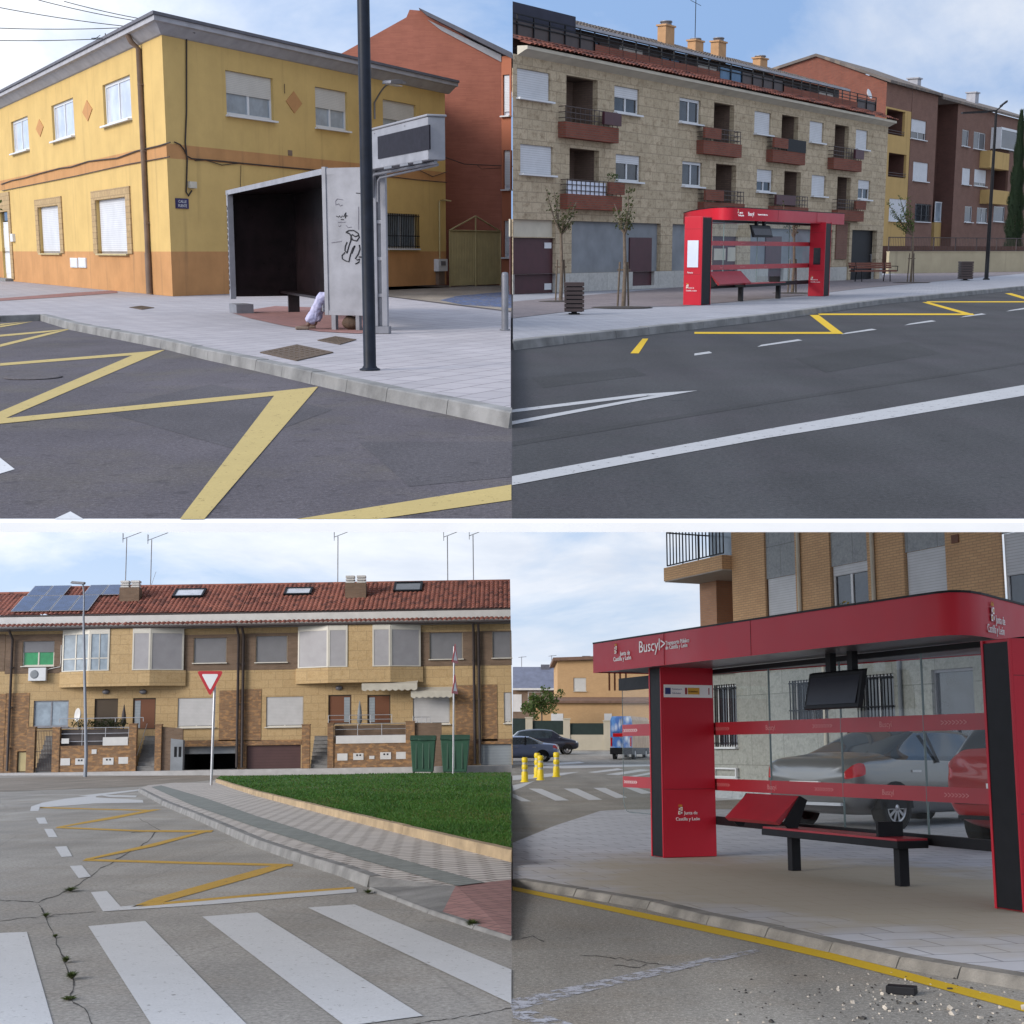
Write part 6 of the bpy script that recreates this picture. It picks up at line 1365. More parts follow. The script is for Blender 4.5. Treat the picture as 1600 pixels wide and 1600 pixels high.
# ---- front gardens: brick walls, gates, stairs, railings
FY = -2.0
def fb(u0, u1, vt, vb): return br_(u0, u1, vt, vb, FY)
def garden(u0, label, walls, pillars, rails, meters, steps, extra=None):
    g = thing('garden_wall', label, 'wall', L, B.sub(bx(u0, FY), FY)); GM = B.M
    for q in walls: a, c, z0, z1 = fb(*q); b = MB(); b.box(a, c, FY, FY + .2, 0, z1); b.box(a - .02, c + .02, FY - .03, FY + .23, z1, z1 + .05); b.build('brick_wall', K['bmix'], g, M=GM)
    for q in pillars: a, c, z0, z1 = fb(*q); b = MB(); b.box(a, c, FY - .06, FY + .26, 0, z1); b.box(a - .03, c + .03, FY - .09, FY + .29, z1, z1 + .06); b.build('pillar', K['bmix'], g, M=GM)
    for (ua, ub, vs) in rails:
        b = MB(); a, c = bx(ua, FY), bx(ub, FY)
        for v in vs: b.tube([(a, FY + .1, bz(ua, v, FY)), (c, FY + .1, bz(ua, v, FY))], .025, 6)
        for i in range(4): x = a + (c - a) * i / 3; b.tube([(x, FY + .1, bz(ua, max(vs), FY) - .25), (x, FY + .1, bz(ua, min(vs), FY))], .022, 6)
        b.build('railing', K['steel'], g, M=GM)
    for q in meters:
        a, c, z0, z1 = fb(*q[:4]); b = MB(); b.box(a, c, FY - .035, FY, z0, z1); m_ = b.build('meter_box', K['wband'], g, M=GM)
        if len(q) > 4:
            b = MB()
            for t in (.38, .68): b.lathe([(.045, 0), (.045, .012)], (0, 0, 0), 10); 
            b = MB()
            for t in (.38, .68): x = a + (c - a) * t; b.box(x - .05, x + .05, FY - .045, FY - .035, z1 - .17, z1 - .07)
            b.build('meter_window', K['black'], m_, M=GM)
    for (ua, ub, vt, vb) in steps:
        a, c, z0, z1 = fb(ua, ub, vt, vb); n_ = 8; b = MB()
        for i in range(n_): b.box(a, c, FY + .15 + i * .24, FY + .15 + i * .24 + .26 + (0 if i < n_ - 1 else .4), 0, z1 * (i + 1) / n_ - .02, 0); b.box(a, c, FY + .11 + i * .24, FY + .4 + i * .24, z1 * (i + 1) / n_ - .02, z1 * (i + 1) / n_ + .02, 1)
        b.build('stairs', [K['stepst'], K['kerb']], g, M=GM)
    return g
gA = garden(43, 'brown brick front garden wall with steel rails, left of the open garage', [(93, 202, 1167, 1207)], [(43, 54, 1137, 1208), (83, 93, 1138, 1208), (202, 213, 1132, 1205), (243, 252, 1133, 1205)], [(93, 202, (1138, 1147, 1159)), (93, 224, (1123,))],
            [(95, 109.5, 1185, 1196), (118, 132.5, 1185, 1195, 1), (161, 177.5, 1184, 1195, 1), (185.5, 200.5, 1183, 1193.5), (143.5, 151, 1171, 1178), (96.5, 108, 1154, 1162), (161, 200, 1152, 1165)], [(56, 82, 1150, 1207), (214, 242, 1150, 1203)])
b = MB(); a, c = bx(92, FY), bx(203, FY); b.box(a, c, FY + .3, FY + .4, 0, bz(100, 1140, FY)); b.build('dark_fence_panel', K['attic'], gA, M=B.M)
q = fb(55, 83, 1142, 1207); b = MB(); k = 12
for i in range(k + 1): x = q[0] + (q[1] - q[0]) * i / k; b.box(x - .012, x + .012, FY + .05, FY + .075, .1, q[3])
for z in (.12, q[3] * .5, q[3]): b.box(q[0], q[1], FY + .04, FY + .085, z - .02, z + .02)
b.build('gate', K['railb'], gA, M=B.M)
q = fb(250, 285, 1135, 1160); b = MB(); b.prism([(q[0], FY + .1, 0), (q[1], FY + .1, 0), (q[1], FY + .1, q[2]), (q[1], FY + .1, q[3] - .15), (q[0], FY + .1, q[3])], (0, .2, 0)); b.build('brick_wall', K['bgrey'], gA, M=B.M)
for (u0, u1, v) in ((232, 213, 1148),):
    b = MB(); x = bx(216, FY); b.tube([(x, FY, .95), (x + .1, FY + 1.9, bz(216, 1130, FY))], .025, 6); b.build('handrail', K['steel'], gA, M=B.M)
q = fb(267.5, 286, 1154, 1208); b = MB(); b.prism([(q[0], FY - .1, 0), (q[1], FY - .1, 0), (q[1], FY - .1, q[3] - .1), (q[0], FY - .1, q[3])], (0, .5, 0))
for t in (.3, .66): x = q[0] + (q[1] - q[0]) * t; b.box(x, x + .16, FY - .112, FY - .1, q[3] * .42, q[3] * .74, 1)
tag(b.build('utility_cabinet', [K['gshut'], K['black']], None, L, B.M), 'grey metal utility cabinet with two dark slots beside the open garage', 'cabinet')
gB = garden(472, 'brown brick front garden wall with white meter boxes, right of the maroon garage', [(519, 640, 1163, 1205)], [(472, 484, 1133, 1207), (512, 521, 1131, 1205), (634, 648, 1128, 1204)], [(521, 634, (1131.5, 1140, 1150)), (513, 612, (1118, 1125))],
            [(527, 543, 1177.5, 1188.5), (552, 568, 1177, 1187.5, 1), (577, 585, 1181, 1186), (594, 611, 1175.5, 1186.5, 1), (619, 636, 1175, 1186), (525, 636, 1150, 1162)], [(485, 513, 1150, 1203)])
q = fb(648, 690, 1130, 1206); b = MB(); b.box(q[0], q[1], FY + .1, FY + .3, 0, q[3]); b.build('brick_wall', K['bgrey'], gB, M=B.M)
q = fb(521, 634, 1131, 1162); b = MB(); b.box(q[0], q[1], FY + .5, FY + .6, 0, q[3] - .1); b.build('brick_wall', K['bgrey'], gB, M=B.M)
b = MB(); q = fb(645, 672, 1119, 1132)
for i in range(5): x = q[0] + (q[1] - q[0]) * i / 4; b.tube([(x, FY + .2, q[2]), (x, FY + .2, q[3] - .05 * (i % 2))], .02, 5)
b.tube([(q[0], FY + .2, q[3] - .06), (q[1], FY + .2, q[3] - .06)], .02, 5); b.build('railing', K['steel'], gB, M=B.M)
# pots, parasol, fan on the terraces
q = fb(111, 190, 1124, 1139); b = MB(); rg = random.Random(8)
for i in range(16): leaf_cloud(b, (q[0] + (q[1] - q[0]) * (i + .5) / 16, FY + .7, (q[2] + q[3]) / 2), .32, 60, .06, rg)
K['hedge'] = leafmat('dark_hedge', (.014, .02, .010), (.025, .032, .016)); tag(b.build('hedge', K['hedge'], None, L, B.M), 'dark clipped hedge behind the rails of the house with solar panels', 'hedge')
def parasol(u, vt, vb, label):
    x, z1 = B.at(u, vt, -1); z0 = B.z(u, vb, -1); b = MB(); b.lathe([(.04, z0), (.16, z0 + .2), (.13, z0 + (z1 - z0) * .55), (.02, z1)], (x, -1, 0), 10); b.tube([(x, -1, 1.2), (x, -1, z0 + .1)], .03, 6)
    tag(b.build('parasol', K['attic'] if u < 400 else K['gshut'], None, L, B.M), label, 'parasol', 'folded parasols on the terraces')
parasol(194, 1101, 1136, 'folded dark parasol between the two front doors above the dark hedge'); parasol(562, 1095, 1132, 'folded grey parasol between the two front doors above the white meter boxes')
x, z = B.at(122, 1117, -1.2); b = MB(); b.lathe([(.02, -.1), (.3, -.06), (.42, .05), (.4, .06), (.28, -.03), (.02, -.06)], (0, 0, 0), 18); b.xf(Matrix.Translation((x, -1.2, z)) @ Matrix.Rotation(R(-48), 4, 'Z') @ Matrix.Rotation(R(85), 4, 'X')); b.tube([(x, -1.1, z - .4), (x, -1.1, z - 1.2)], .03, 6)
tag(b.build('satellite_dish', K['wband'], None, L, B.M), 'white satellite dish beside the lamp post in front of the tan house', 'satellite dish')
b = MB(); b.box(bx(-60), bx(799.4), -3.5, 9, -1.2, -.004); cutx(struct(b.build('far_sidewalk', K['kerbnew'], None, L, B.M)), -1)
b = MB(); b.poly([L.g(u, v, .006) for u, v in ((-60, 1239), (0, 1237), (215, 1229), (330, 1219), (799, 1212), (799, 1205), (330, 1211), (-60, 1216))]); struct(b.build('far_road', K['asph_br0'] if 'asph_br0' in K else K['dirt'], None, L))
# ---- lamp post, signs, bins
def post_at(u, v, z=0): g0 = L.g(u, v, z); return Wall(L, g0, (1, 0))
p = post_at(133, 1214); zt = p.z(131, 940); xh, zh = p.at(111, 911)
lp = thing('street_lamp', 'slim grey street lamp with a curved arm in front of the terraced houses', 'street lamp', L, p.M); xt = p.at(130.5, 965)[0]
b = MB(); P = [(0, 0, 0), (0, 0, 1.2), (xt, 0, p.z(130, 965))]; n_ = 8
for i in range(1, n_ + 1): q = i / n_; P.append((xt + (xh * .55 - xt) * (1 - math.cos(q * 1.35)), 0, p.z(130, 965) + (zh - p.z(130, 965)) * math.sin(q * 1.45)))
b.tube(P, [.11, .10, .065] + [.05] * n_, 8); b.build('post', K['lampg'] if 'lampg' in K else K['alud'], lp)
b = MB(); e_ = Vector(P[-1]); b.prism([(xh, -.18, zh - .02), (e_.x + .1, -.18, e_.z - .06), (e_.x + .15, -.18, e_.z + .06), (xh + .1, -.18, zh + .1)], (0, .36, 0)); b.build('lamp_head', K['alud'], lp)
K['signred'] = plain('sign_red', (.42, .012, .02), .4, 0, .05); K['signwh'] = plain('sign_white', (.68, .69, .72), .4, 0, .03); K['signgr'] = plain('sign_grey_back', (.34, .35, .37), .5, .3, .1)
p = post_at(330, 1227, SL); sg = thing('yield_sign', 'white yield triangle with red border on a grey post beside the lawn', 'road sign', L, p.M)
b = MB(); b.lathe([(.055, 0), (.055, p.z(330, 1062)), (.05, p.z(330, 1061))], (0, 0, 0), 10); b.build('post', K['steel'], sg)
def tri(p, ul, ur, vt, vb, y0, y1, d=0.0):
    a = p.at(ul, vt, y0); c = p.at(ur, vt, y0); e = p.at((ul + ur) / 2, vb, y0); ce = ((a[0] + c[0] + e[0]) / 3, (a[1] + c[1] + e[1]) / 3)
    r_ = []
    V = [a, c, e]
    for i in range(3):                     # rounded corners
        v = V[i]; p0 = V[i - 1]; p1 = V[(i + 1) % 3]
        f = lambda t, w_: (v[0] + (w_[0] - v[0]) * t, v[1] + (w_[1] - v[1]) * t)
        A, Bq = f(.09, p0), f(.09, p1); m_ = ((A[0] + Bq[0]) / 2 * .6 + v[0] * .4, (A[1] + Bq[1]) / 2 * .6 + v[1] * .4); r_ += [A, m_, Bq]
    return [(ce[0] + (x - ce[0]) * (1 - d), y0, ce[1] + (z - ce[1]) * (1 - d)) for x, z in r_]
b = MB(); b.prism(tri(p, 307.5, 349, 1048.5, 1088, -.085, 0), (0, .025, 0), 0); pl = b.build('plate', K['signred'], sg)
b = MB(); b.prism(tri(p, 307.5, 349, 1048.5, 1088, -.091, 0, .36), (0, .005, 0), 0); b.build('plate_centre', K['signwh'], pl)
p = post_at(708, 1209.5, .2); s2 = thing('road_sign', 'red and white road signs seen edge on, on a thin post by the green bins', 'road sign', L, p.M)
b = MB(); b.lathe([(.05, 0), (.05, p.z(708, 1010))], (0, 0, 0), 8); b.build('post', K['steel'], s2)
for vt, vb in ((1006, 1036), (1054, 1084)):
    zt, zb = p.z(708, vt), p.z(708, vb); b = MB(); M_ = Matrix.Rotation(R(76), 4, 'Z'); w_ = .62
    b.prism([M_ @ Vector((-w_, -.08, zb)), M_ @ Vector((w_, -.08, zb)), M_ @ Vector((0, -.08, zt))], M_ @ Vector((0, .02, 0)), 0); pl = b.build('plate', K['signred'], s2)
    b = MB(); w_ *= .55; b.prism([M_ @ Vector((-w_, -.086, zb + .15)), M_ @ Vector((w_, -.086, zb + .15)), M_ @ Vector((0, -.086, zt - .38))], M_ @ Vector((0, .005, 0)), 0); b.build('plate_centre', K['signwh'], pl)
K['bing'] = plain('green_bin_plastic', (.022, .075, .045), .45, 0, .1, 3); K['bingd'] = plain('dark_green_lid', (.022, .062, .042), .4, 0, .15, 3)
def wheelie(u0, u1, vt, vb, label):
    p = post_at((u0 + u1) / 2, vb, .12); a, c = p.at(u0, vb - 8)[0], p.at(u1, vb - 8)[0]; h_ = p.z(u0, vt); w_ = (c - a) / 2
    t = thing('wheeled_bin', label, 'waste bin', L, p.M, 'green waste bins on the verge'); b = MB()
    lo = [(-w_ * .8, -.42, .12), (w_ * .8, -.42, .12), (w_ * .8, .42, .12), (-w_ * .8, .42, .12)]; hi = [(-w_ * .97, -.5, h_ * .86), (w_ * .97, -.5, h_ * .86), (w_ * .97, .5, h_ * .86), (-w_ * .97, .5, h_ * .86)]
    b.add(lo + hi, [(3, 2, 1, 0), (4, 5, 6, 7), (0, 1, 5, 4), (1, 2, 6, 5), (2, 3, 7, 6), (3, 0, 4, 7)])
    for s_ in (-.5, 0, .5): b.box(w_ * s_ - .03, w_ * s_ + .03, -.5, -.44, .3, h_ * .8)
    b.build('body', K['bing'], t, bevel=.03)
    b = MB(); b.prism([(-w_, -.54, h_ * .86), (-w_, -.56, h_ * .9), (-w_, -.2, h_), (-w_, .5, h_ * .99), (-w_, .54, h_ * .86)], (2 * w_, 0, 0)); b.box(-w_ * .35, w_ * .35, -.58, -.5, h_ * .86, h_ * .9); b.build('lid', K['bingd'], t, bevel=.03)
    for s_ in (-1, 1):
        for y in (-.3, .3):
            b = MB(); b.tube([(s_ * w_ * .7 - .03, y, .08), (s_ * w_ * .7 + .03, y, .08)], .08, 12); b.build('wheel', K['black'], t)
wheelie(641, 681, 1149, 1209.2, 'green wheeled waste bin in front of the brick pillar, left of the pair'); wheelie(688, 734, 1148, 1209.2, 'green wheeled waste bin behind the thin sign post, right of the pair')
# ================================================================== LOWER STREET, RIGHT: big red shelter, brick flats, cars
RS1, RY1, RS2, RY2 = .008, 31.0, .03, 112.0          # the side street climbs away from the shelter
ZR2 = RS1 * (RY2 - RY1)
def gr(u, v, z=0.0):
    r = L.ray(u, v); t = (-RS1 * RY1 - H + z) / (r.z - RS1 * r.y)
    if t > 0 and r.y * t <= RY2: return Vector((r.x * t, r.y * t, RS1 * (r.y * t - RY1) + z))
    t = (ZR2 - RS2 * RY2 - H + z) / (r.z - RS2 * r.y); return Vector((r.x * t, r.y * t, ZR2 + RS2 * (r.y * t - RY2) + z))
b = MB(); ze = ZR2 + RS2 * 60
b.poly([(0, -3, 0), (300, -3, 0), (300, RY1, 0), (0, RY1, 0)]); b.poly([(0, RY1, 0), (300, RY1, 0), (300, RY2, ZR2), (0, RY2, ZR2)]); b.poly([(0, RY2, ZR2), (300, RY2, ZR2), (300, RY2 + 60, ze), (0, RY2 + 60, ze)]); b.poly([(0, RY2 + 60, ze), (300, RY2 + 60, ze), (300, 600, ze), (0, 600, ze)])
b.poly([(0, RY1, -.02), (0, RY2, -.02), (0, RY2, ZR2), (0, RY1, 0)])
struct(b.build('road_asphalt', K['asph_br'], None, L))
SB = .075
S = wall_px(L, (1020, 1338), (1560, 1420), SB)
K['slabs_br'] = pavers('bluish_pale_slabs', (.52, .52, .55), (.46, .46, .495), (.27, .27, .29), .6, .4, R(-12), .014, .5, ((4.3, 14.4), 0, 0, 0, 0) and ((3.6, 15.4, math.atan2(S.d.y, S.d.x), 5.8, 3.3), (.40, .345, .26)), .25, .25)
BRK = [(801, 1373.5), (900, 1389), (1015, 1408), (1108, 1431), (1200, 1449), (1300, 1472), (1405, 1495), (1500, 1511), (1620, 1530)]
cutx(kerb(L, BRK, SB, 1, K['kerbbr'], .16, .9, batter=.05), 1)
cutx(ground(L, BRK + [(1620, 1268), (1200, 1266), (1113, 1264), (975, 1265), (938, 1267), (867, 1290), (801, 1317)], SB - .004, K['slabs_br'], 'sidewalk', th=.13), 1, .005)
marks(L, [[(801, 1391), (801, 1385), (943, 1413.5), (1108, 1447), (1200, 1467), (1300, 1489), (1400, 1514), (1500, 1541), (1620, 1571), (1620, 1586), (1500, 1553), (1400, 1526), (1300, 1500), (1200, 1477), (1108, 1457), (943, 1421)]], K['yelb'], 'yellow_kerb_marking')
marks(L, [[(795, 1562), (930, 1533), (1060, 1505), (1100, 1499), (1104, 1505), (1065, 1515), (935, 1545), (800, 1580)], [(1085, 1500), (1180, 1483), (1190, 1486), (1110, 1505)], [(801, 1575), (830, 1578), (905, 1603), (850, 1606), (801, 1590)]], K['whpf'], 'faint_white_marking', z=.003)
marks(L, [[(801, 1509), (815, 1501)]], K['whpf'], 'x') if False else None
zq = [[(801, 1240), (801, 1245.5), (815, 1252), (830, 1252)], [(826, 1232), (846, 1232.5), (889, 1250.5), (868, 1251)], [(881, 1232), (902, 1232), (941, 1249.5), (920, 1250)], [(927, 1231), (946, 1231), (980, 1246), (963, 1247)], [(977, 1230.5), (995, 1230.5), (1020, 1239), (1003, 1240.5)], [(1010, 1230), (1030, 1230), (1060, 1239), (1040, 1240)],
      [(1115, 1232), (1200, 1231), (1190, 1234), (1115, 1235)], [(1115, 1238), (1190, 1237), (1180, 1240.5), (1115, 1242)], [(1115, 1246), (1175, 1245), (1165, 1249), (1115, 1251)]]  # this row: stripes reflected in the shelter glass, painted as ground marks
marks(L, zq, K['whp'], 'zebra_crossing', z=.004, zf=gr)
marks(L, [[(946, 1210), (1000, 1202), (1018, 1203), (966, 1211)], [(980, 1213.5), (1018, 1206.5), (1018, 1209.5), (992, 1214)], [(918, 1206.5), (965, 1200.5), (975, 1202.5), (930, 1207.5)], [(830, 1200), (860, 1195), (1018, 1194.5), (1018, 1197), (880, 1200.5)], [(820, 1195), (905, 1190), (914, 1192), (870, 1195)], [(801, 1212), (850, 1209), (905, 1206), (880, 1211), (840, 1216), (801, 1219)], [(801, 1227), (836, 1220), (818, 1229), (801, 1236)]], K['whp'], 'crossing_marking', z=.004, zf=gr)
# ---- shelter
zc = SB + 2.98
out = [(lambda p: (p.x, p.y))(S.Mi @ L.g(u, v, zc)) for u, v in ((926.5, 1003), (1100, 976.5), (1300, 946), (1420, 928.5), (1462, 922.5), (1482, 920.6), (1500, 920.3), (1516, 921.3), (1532, 924), (1560, 931.5), (1600, 942), (1640, 953))]
wy = .42
ax = lambda u, v, n: S.at(u, v, n)[0]
bsh, bfa = new_shelter(L, S, 'large red bus shelter with white lettering in front of the silver parked car', (ax(1017, 1330, 0), ax(1036, 1330, 0)), (ax(1552, 1395, 0), ax(1598, 1395, 0)), .82, 2.95, 2.53, out, 1.45, ((1.63, 1.80), (.88, 1.04)), (ax(1036, 1330, 0) - .2, ax(1552, 1395, 0) + .05), (ax(974, 1217, wy), -.03, wy), .47,
    [ax(u, 1200, .86) for u in (1114, 1205, 1317, 1447)], (ax(1206, 1290, .5), ax(1420, 1308, .5), .55, .49, ax(1241, 1340, .55), ax(1409, 1360, .55)), (ax(1138, 1270, .3), ax(1234, 1260, .45), .50, .58, .88), (ax(1262, 1070, .52), ax(1346, 1070, .52), .55, 1.90, 2.32),
    [], 'right', 2.44)
fo, fe = S.M @ Vector((*out[0], 0)), S.M @ Vector((*out[2], 0)); FS = Wall(L, fo, fe - fo)
def ft(body, size, u, v):
    x, z = FS.at(u, v, -.005); text(body, size, bfa, FS.sub(x, -.006, z), K['text'], sx=1.05, bold=.001)
ft('Junta de', .085, 969, 1024.5); ft('Castilla y León', .085, 958.5, 1033.5); ft('Buscyl>', .225, 998, 1020); ft('Transporte Público', .075, 1040, 1008); ft('de Castilla y León', .075, 1040, 1015)
x0, z0 = FS.at(960.5, 1022, -.005); crest(bfa, FS.sub(x0, -.006, z0), .11)
# lettering on the rounded end
pa, pb = S.Mi @ L.g(1536, 925, zc), S.Mi @ L.g(1575, 935.5, zc); dv = pb - pa; ang = math.atan2(dv.y, dv.x); nn = Vector((dv.y, -dv.x, 0)).normalized()
def endM(t, z): p = pa + dv * t + nn * .012; return S.M @ Matrix.Translation((p.x, p.y, z)) @ Matrix.Rotation(ang, 4, 'Z')
zend = lambda v: S.z(1560, v, 0) - .05
l_ = dv.length; k_ = l_ / .95
crest(bfa, endM(.22, 2.70), .15); text('Junta de', .12, bfa, endM(.40, 2.69), K['text'], sx=k_ * .9); text('Castilla y León', .12, bfa, endM(.05, 2.585), K['text'], sx=k_ * .9)
# inner face of the far totem: white strip and crest
IM = lambda y, z: S.M @ Matrix.Translation((ax(1036, 1330, 0) + .002, y, z)) @ Matrix.Rotation(R(90), 4, 'Z')
z1, z0 = S.z(1036, 1069, .0), S.z(1036, 1089, .0)
b = MB(); b.box(.05, .80, -.004, 0, z0, z1); pl = b.build('funding_plate', K['text'], bsh, M=IM(0, 0))
h_ = z1 - z0
b = MB(); b.box(.07, .155, -.006, -.004, z0 + h_ * .25, z1 - h_ * .25); b.build('flag', K['euro'], pl, M=IM(0, 0))
for ea, eb, em in ((.375, .41, 'redd'), (.42, .60, 'gold'), (.74, .755, 'redd')): b = MB(); b.box(ea, eb, -.006, -.004, z0 + h_ * .25, z1 - h_ * .22); b.build('emblem', K[em], pl, M=IM(0, 0))
text('Financiado por la', .022, pl, IM(.175, z0 + h_ * .62) @ Matrix.Translation((0, -.005, 0)), K['euro']); text('Unión Europea', .022, pl, IM(.175, z0 + h_ * .3) @ Matrix.Translation((0, -.005, 0)), K['euro']); text('GOBIERNO', .028, pl, IM(.43, z0 + h_ * .42) @ Matrix.Translation((0, -.007, 0)), K['black'])
zt = S.z(1036, 1278, 0) + .04
crest(bsh, IM(.24, zt), .10); text('Junta de', .062, bsh, IM(.33, zt), K['text'], sx=1.0); text('Castilla y León', .062, bsh, IM(.20, zt - .08), K['text'], sx=1.0)

# ---- brick flats behind
d_ = Vector((980, -F)); BB = Wall(L, L.g(1130, 1248, SB), d_)
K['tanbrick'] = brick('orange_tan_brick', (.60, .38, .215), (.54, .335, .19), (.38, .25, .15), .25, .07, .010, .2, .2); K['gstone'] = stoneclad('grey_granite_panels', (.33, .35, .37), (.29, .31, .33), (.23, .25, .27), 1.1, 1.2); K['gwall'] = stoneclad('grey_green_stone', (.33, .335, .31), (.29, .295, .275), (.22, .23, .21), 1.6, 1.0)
K['soff'] = plain('balcony_soffit', (.40, .37, .35), .9, 0, .1); K['pinkwall'] = brick('salmon_brick', (.42, .24, .15), (.38, .21, .13), (.34, .22, .16), .25, .07, .01, .2)
BX0 = BB.at(1055, 900)[0]; BX1 = BB.at(1660, 1000)[0]; ZB = 9.6; ZG = 3.95
fb_ = thing('apartment_building', 'orange brick apartment building with grey stone ground floor behind the large red shelter', 'apartment building', L, BB.M)
X = lambda u, v=900: BB.at(u, v)[0]
cols = [(X(1195), X(1243), 1), (X(1297), X(1356), 0), (X(1413), X(1479), .62), (X(1566), X(1640), .5)]
w1 = [(a + .02, c - .02, 4.35, 6.28, s_) for a, c, s_ in cols]
g0 = [BB.rect(1115, 1150, 1071, 1167), BB.rect(1236, 1292, 1064, 1137), BB.rect(1341, 1396, 1056, 1133)]; dr = BB.rect(1453, 1525, 1047, 1300); dr = (dr[0], dr[1], .05, dr[3])
XP = X(1144)
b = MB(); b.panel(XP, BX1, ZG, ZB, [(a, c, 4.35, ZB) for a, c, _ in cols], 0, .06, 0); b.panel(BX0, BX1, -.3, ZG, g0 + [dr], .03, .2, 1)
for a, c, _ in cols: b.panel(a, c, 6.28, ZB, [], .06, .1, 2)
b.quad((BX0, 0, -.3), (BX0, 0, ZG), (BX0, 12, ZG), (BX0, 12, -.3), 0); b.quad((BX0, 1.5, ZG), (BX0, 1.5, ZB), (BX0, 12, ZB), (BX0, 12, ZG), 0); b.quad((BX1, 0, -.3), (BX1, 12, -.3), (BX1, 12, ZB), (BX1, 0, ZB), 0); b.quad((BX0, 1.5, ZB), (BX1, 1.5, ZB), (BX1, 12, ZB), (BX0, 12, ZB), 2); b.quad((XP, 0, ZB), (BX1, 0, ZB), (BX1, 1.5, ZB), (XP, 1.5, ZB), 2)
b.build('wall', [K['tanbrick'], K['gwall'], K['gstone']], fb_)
for i, (a, c, z0, z1, s_) in enumerate(w1):
    window(fb_, a, c, z0, z1, .1, 'white', 'glass', (1, 2, 2, 2)[i], s_ if i != 1 else .14, 'white_bl', ft=.08)
for q in g0: window(fb_, *q, .14, 'white', 'glass', 2, 0, bars=1, ft=.06)
b = MB(); b.frame(dr[0], dr[1], dr[2], dr[3], .1, .16, .07); b.box((dr[0] + dr[1]) / 2 - .03, (dr[0] + dr[1]) / 2 + .03, .1, .15, dr[2], dr[3] * .62); b.box(dr[0], dr[1], .1, .15, dr[3] * .62, dr[3] * .66); e_ = b.build('entrance_door', K['alud'], fb_); b = MB(); b.box(dr[0] + .06, dr[1] - .06, .16, .17, dr[2], dr[3] - .06); b.build('pane', K['glass'], e_)
for u in (1251, 1367): b = MB(); x = X(u); b.tube([(x, -.06, ZG), (x, -.06, ZB)], .055, 8); b.build('downpipe', K['cream'], fb_)
for u, m_ in ((1291, 'cream'), (1410, 'gshut')): b = MB(); x = X(u, 1120); b.tube([(x, -.04, -.2), (x, -.04, ZG)], .05, 8); b.build('downpipe', K[m_], fb_)
# corner balconies
XM = X(1091); zs0, zs1 = BB.z(1053, 905, -.35), BB.z(1053, 884, -.35)
b = MB(); b.quad((BX0, 1.5, ZG), (XP, 1.5, ZG), (XP, 1.5, ZB), (BX0, 1.5, ZB)); b.quad((XP, 0, ZG), (XP, 1.5, ZG), (XP, 1.5, ZB), (XP, 0, ZB)); b.box(BX0, BX0 + 1.0, .9, 1.498, ZG, zs0); b.build('recess_wall', K['pinkwall'], fb_)
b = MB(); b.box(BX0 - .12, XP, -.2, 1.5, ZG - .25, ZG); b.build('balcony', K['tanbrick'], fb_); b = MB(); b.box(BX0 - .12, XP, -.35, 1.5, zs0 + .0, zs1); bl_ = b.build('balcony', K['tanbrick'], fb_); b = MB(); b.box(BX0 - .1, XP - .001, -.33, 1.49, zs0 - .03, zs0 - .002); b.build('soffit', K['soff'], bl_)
def brail(z0, z1, y, nm='railing'):
    b = MB(); k = 17
    for i in range(k + 1): x = BX0 + (XP - BX0) * i / k; b.box(x - .014, x + .014, y, y + .03, z0 + .06, z1)
    for z in (z0 + .06, z1 - .02, z1): b.box(BX0, XP, y - .005, y + .035, z - .018, z + .018)
    for i in range(4): yy = y + (1.45 - y) * i / 3; b.box(BX0 - .02, BX0 + .01, yy, yy + .03, z0 + .06, z1)
    b.box(BX0 - .02, BX0 + .015, y, 1.45, z1 - .04, z1); b.build(nm, K['black'], bl_)
brail(zs1, zs1 + 1.15, -.3); brail(ZG, ZG + 1.0, -.16)
b = MB(); b.box(BX0 + .2, XP - .3, 1.2, 1.3, zs1 + .05, ZB); b.build('glazed_door', K['cglass'], bl_)
b = MB(); b.frame(XP - .7, XP - .05, ZG, zs0 - .1, 1.42, 1.49, .08); b.build('balcony_door', K['doorw'], bl_)
x, z = BB.at(1493, 842); b = MB(); b.box(x - .12, x + .12, -.03, 0, z - .1, z + .1); b.build('air_vent', K['doorw'], fb_)
x, z = X(1326, 940), 4.78; b = MB(); rg = random.Random(4); K['yflow'] = plain('yellow_flowers', (.65, .42, .02), .7, 0, .2, 20)
leaf_cloud(b, (x, -.12, z + .22), .26, 70, .05, rg, 0); leaf_cloud(b, (x + .1, -.14, z + .30), .2, 45, .05, rg, 1); b.box(x - .4, x + .5, -.22, -.04, z - .05, z + .12, 2); b.build('flower_box', [K['leaf'], K['yflow'], K['chim']], fb_)
x0, z1 = BB.at(1113, 1199, -.1); x1, z0 = BB.at(1150, 1213, -.1)
b = MB(); b.frame(x0, x1, z0 - .05, z1, -.1, -.04, .05); b.box(x0, x1, -.06, .03, z0 - .1, z0 - .05); b.build('vent_frame', K['white'], fb_)
b = MB(); b.box(BX0, BX1, -.03, .03, -.3, .55); b.build('plinth', K['gstone'], fb_)

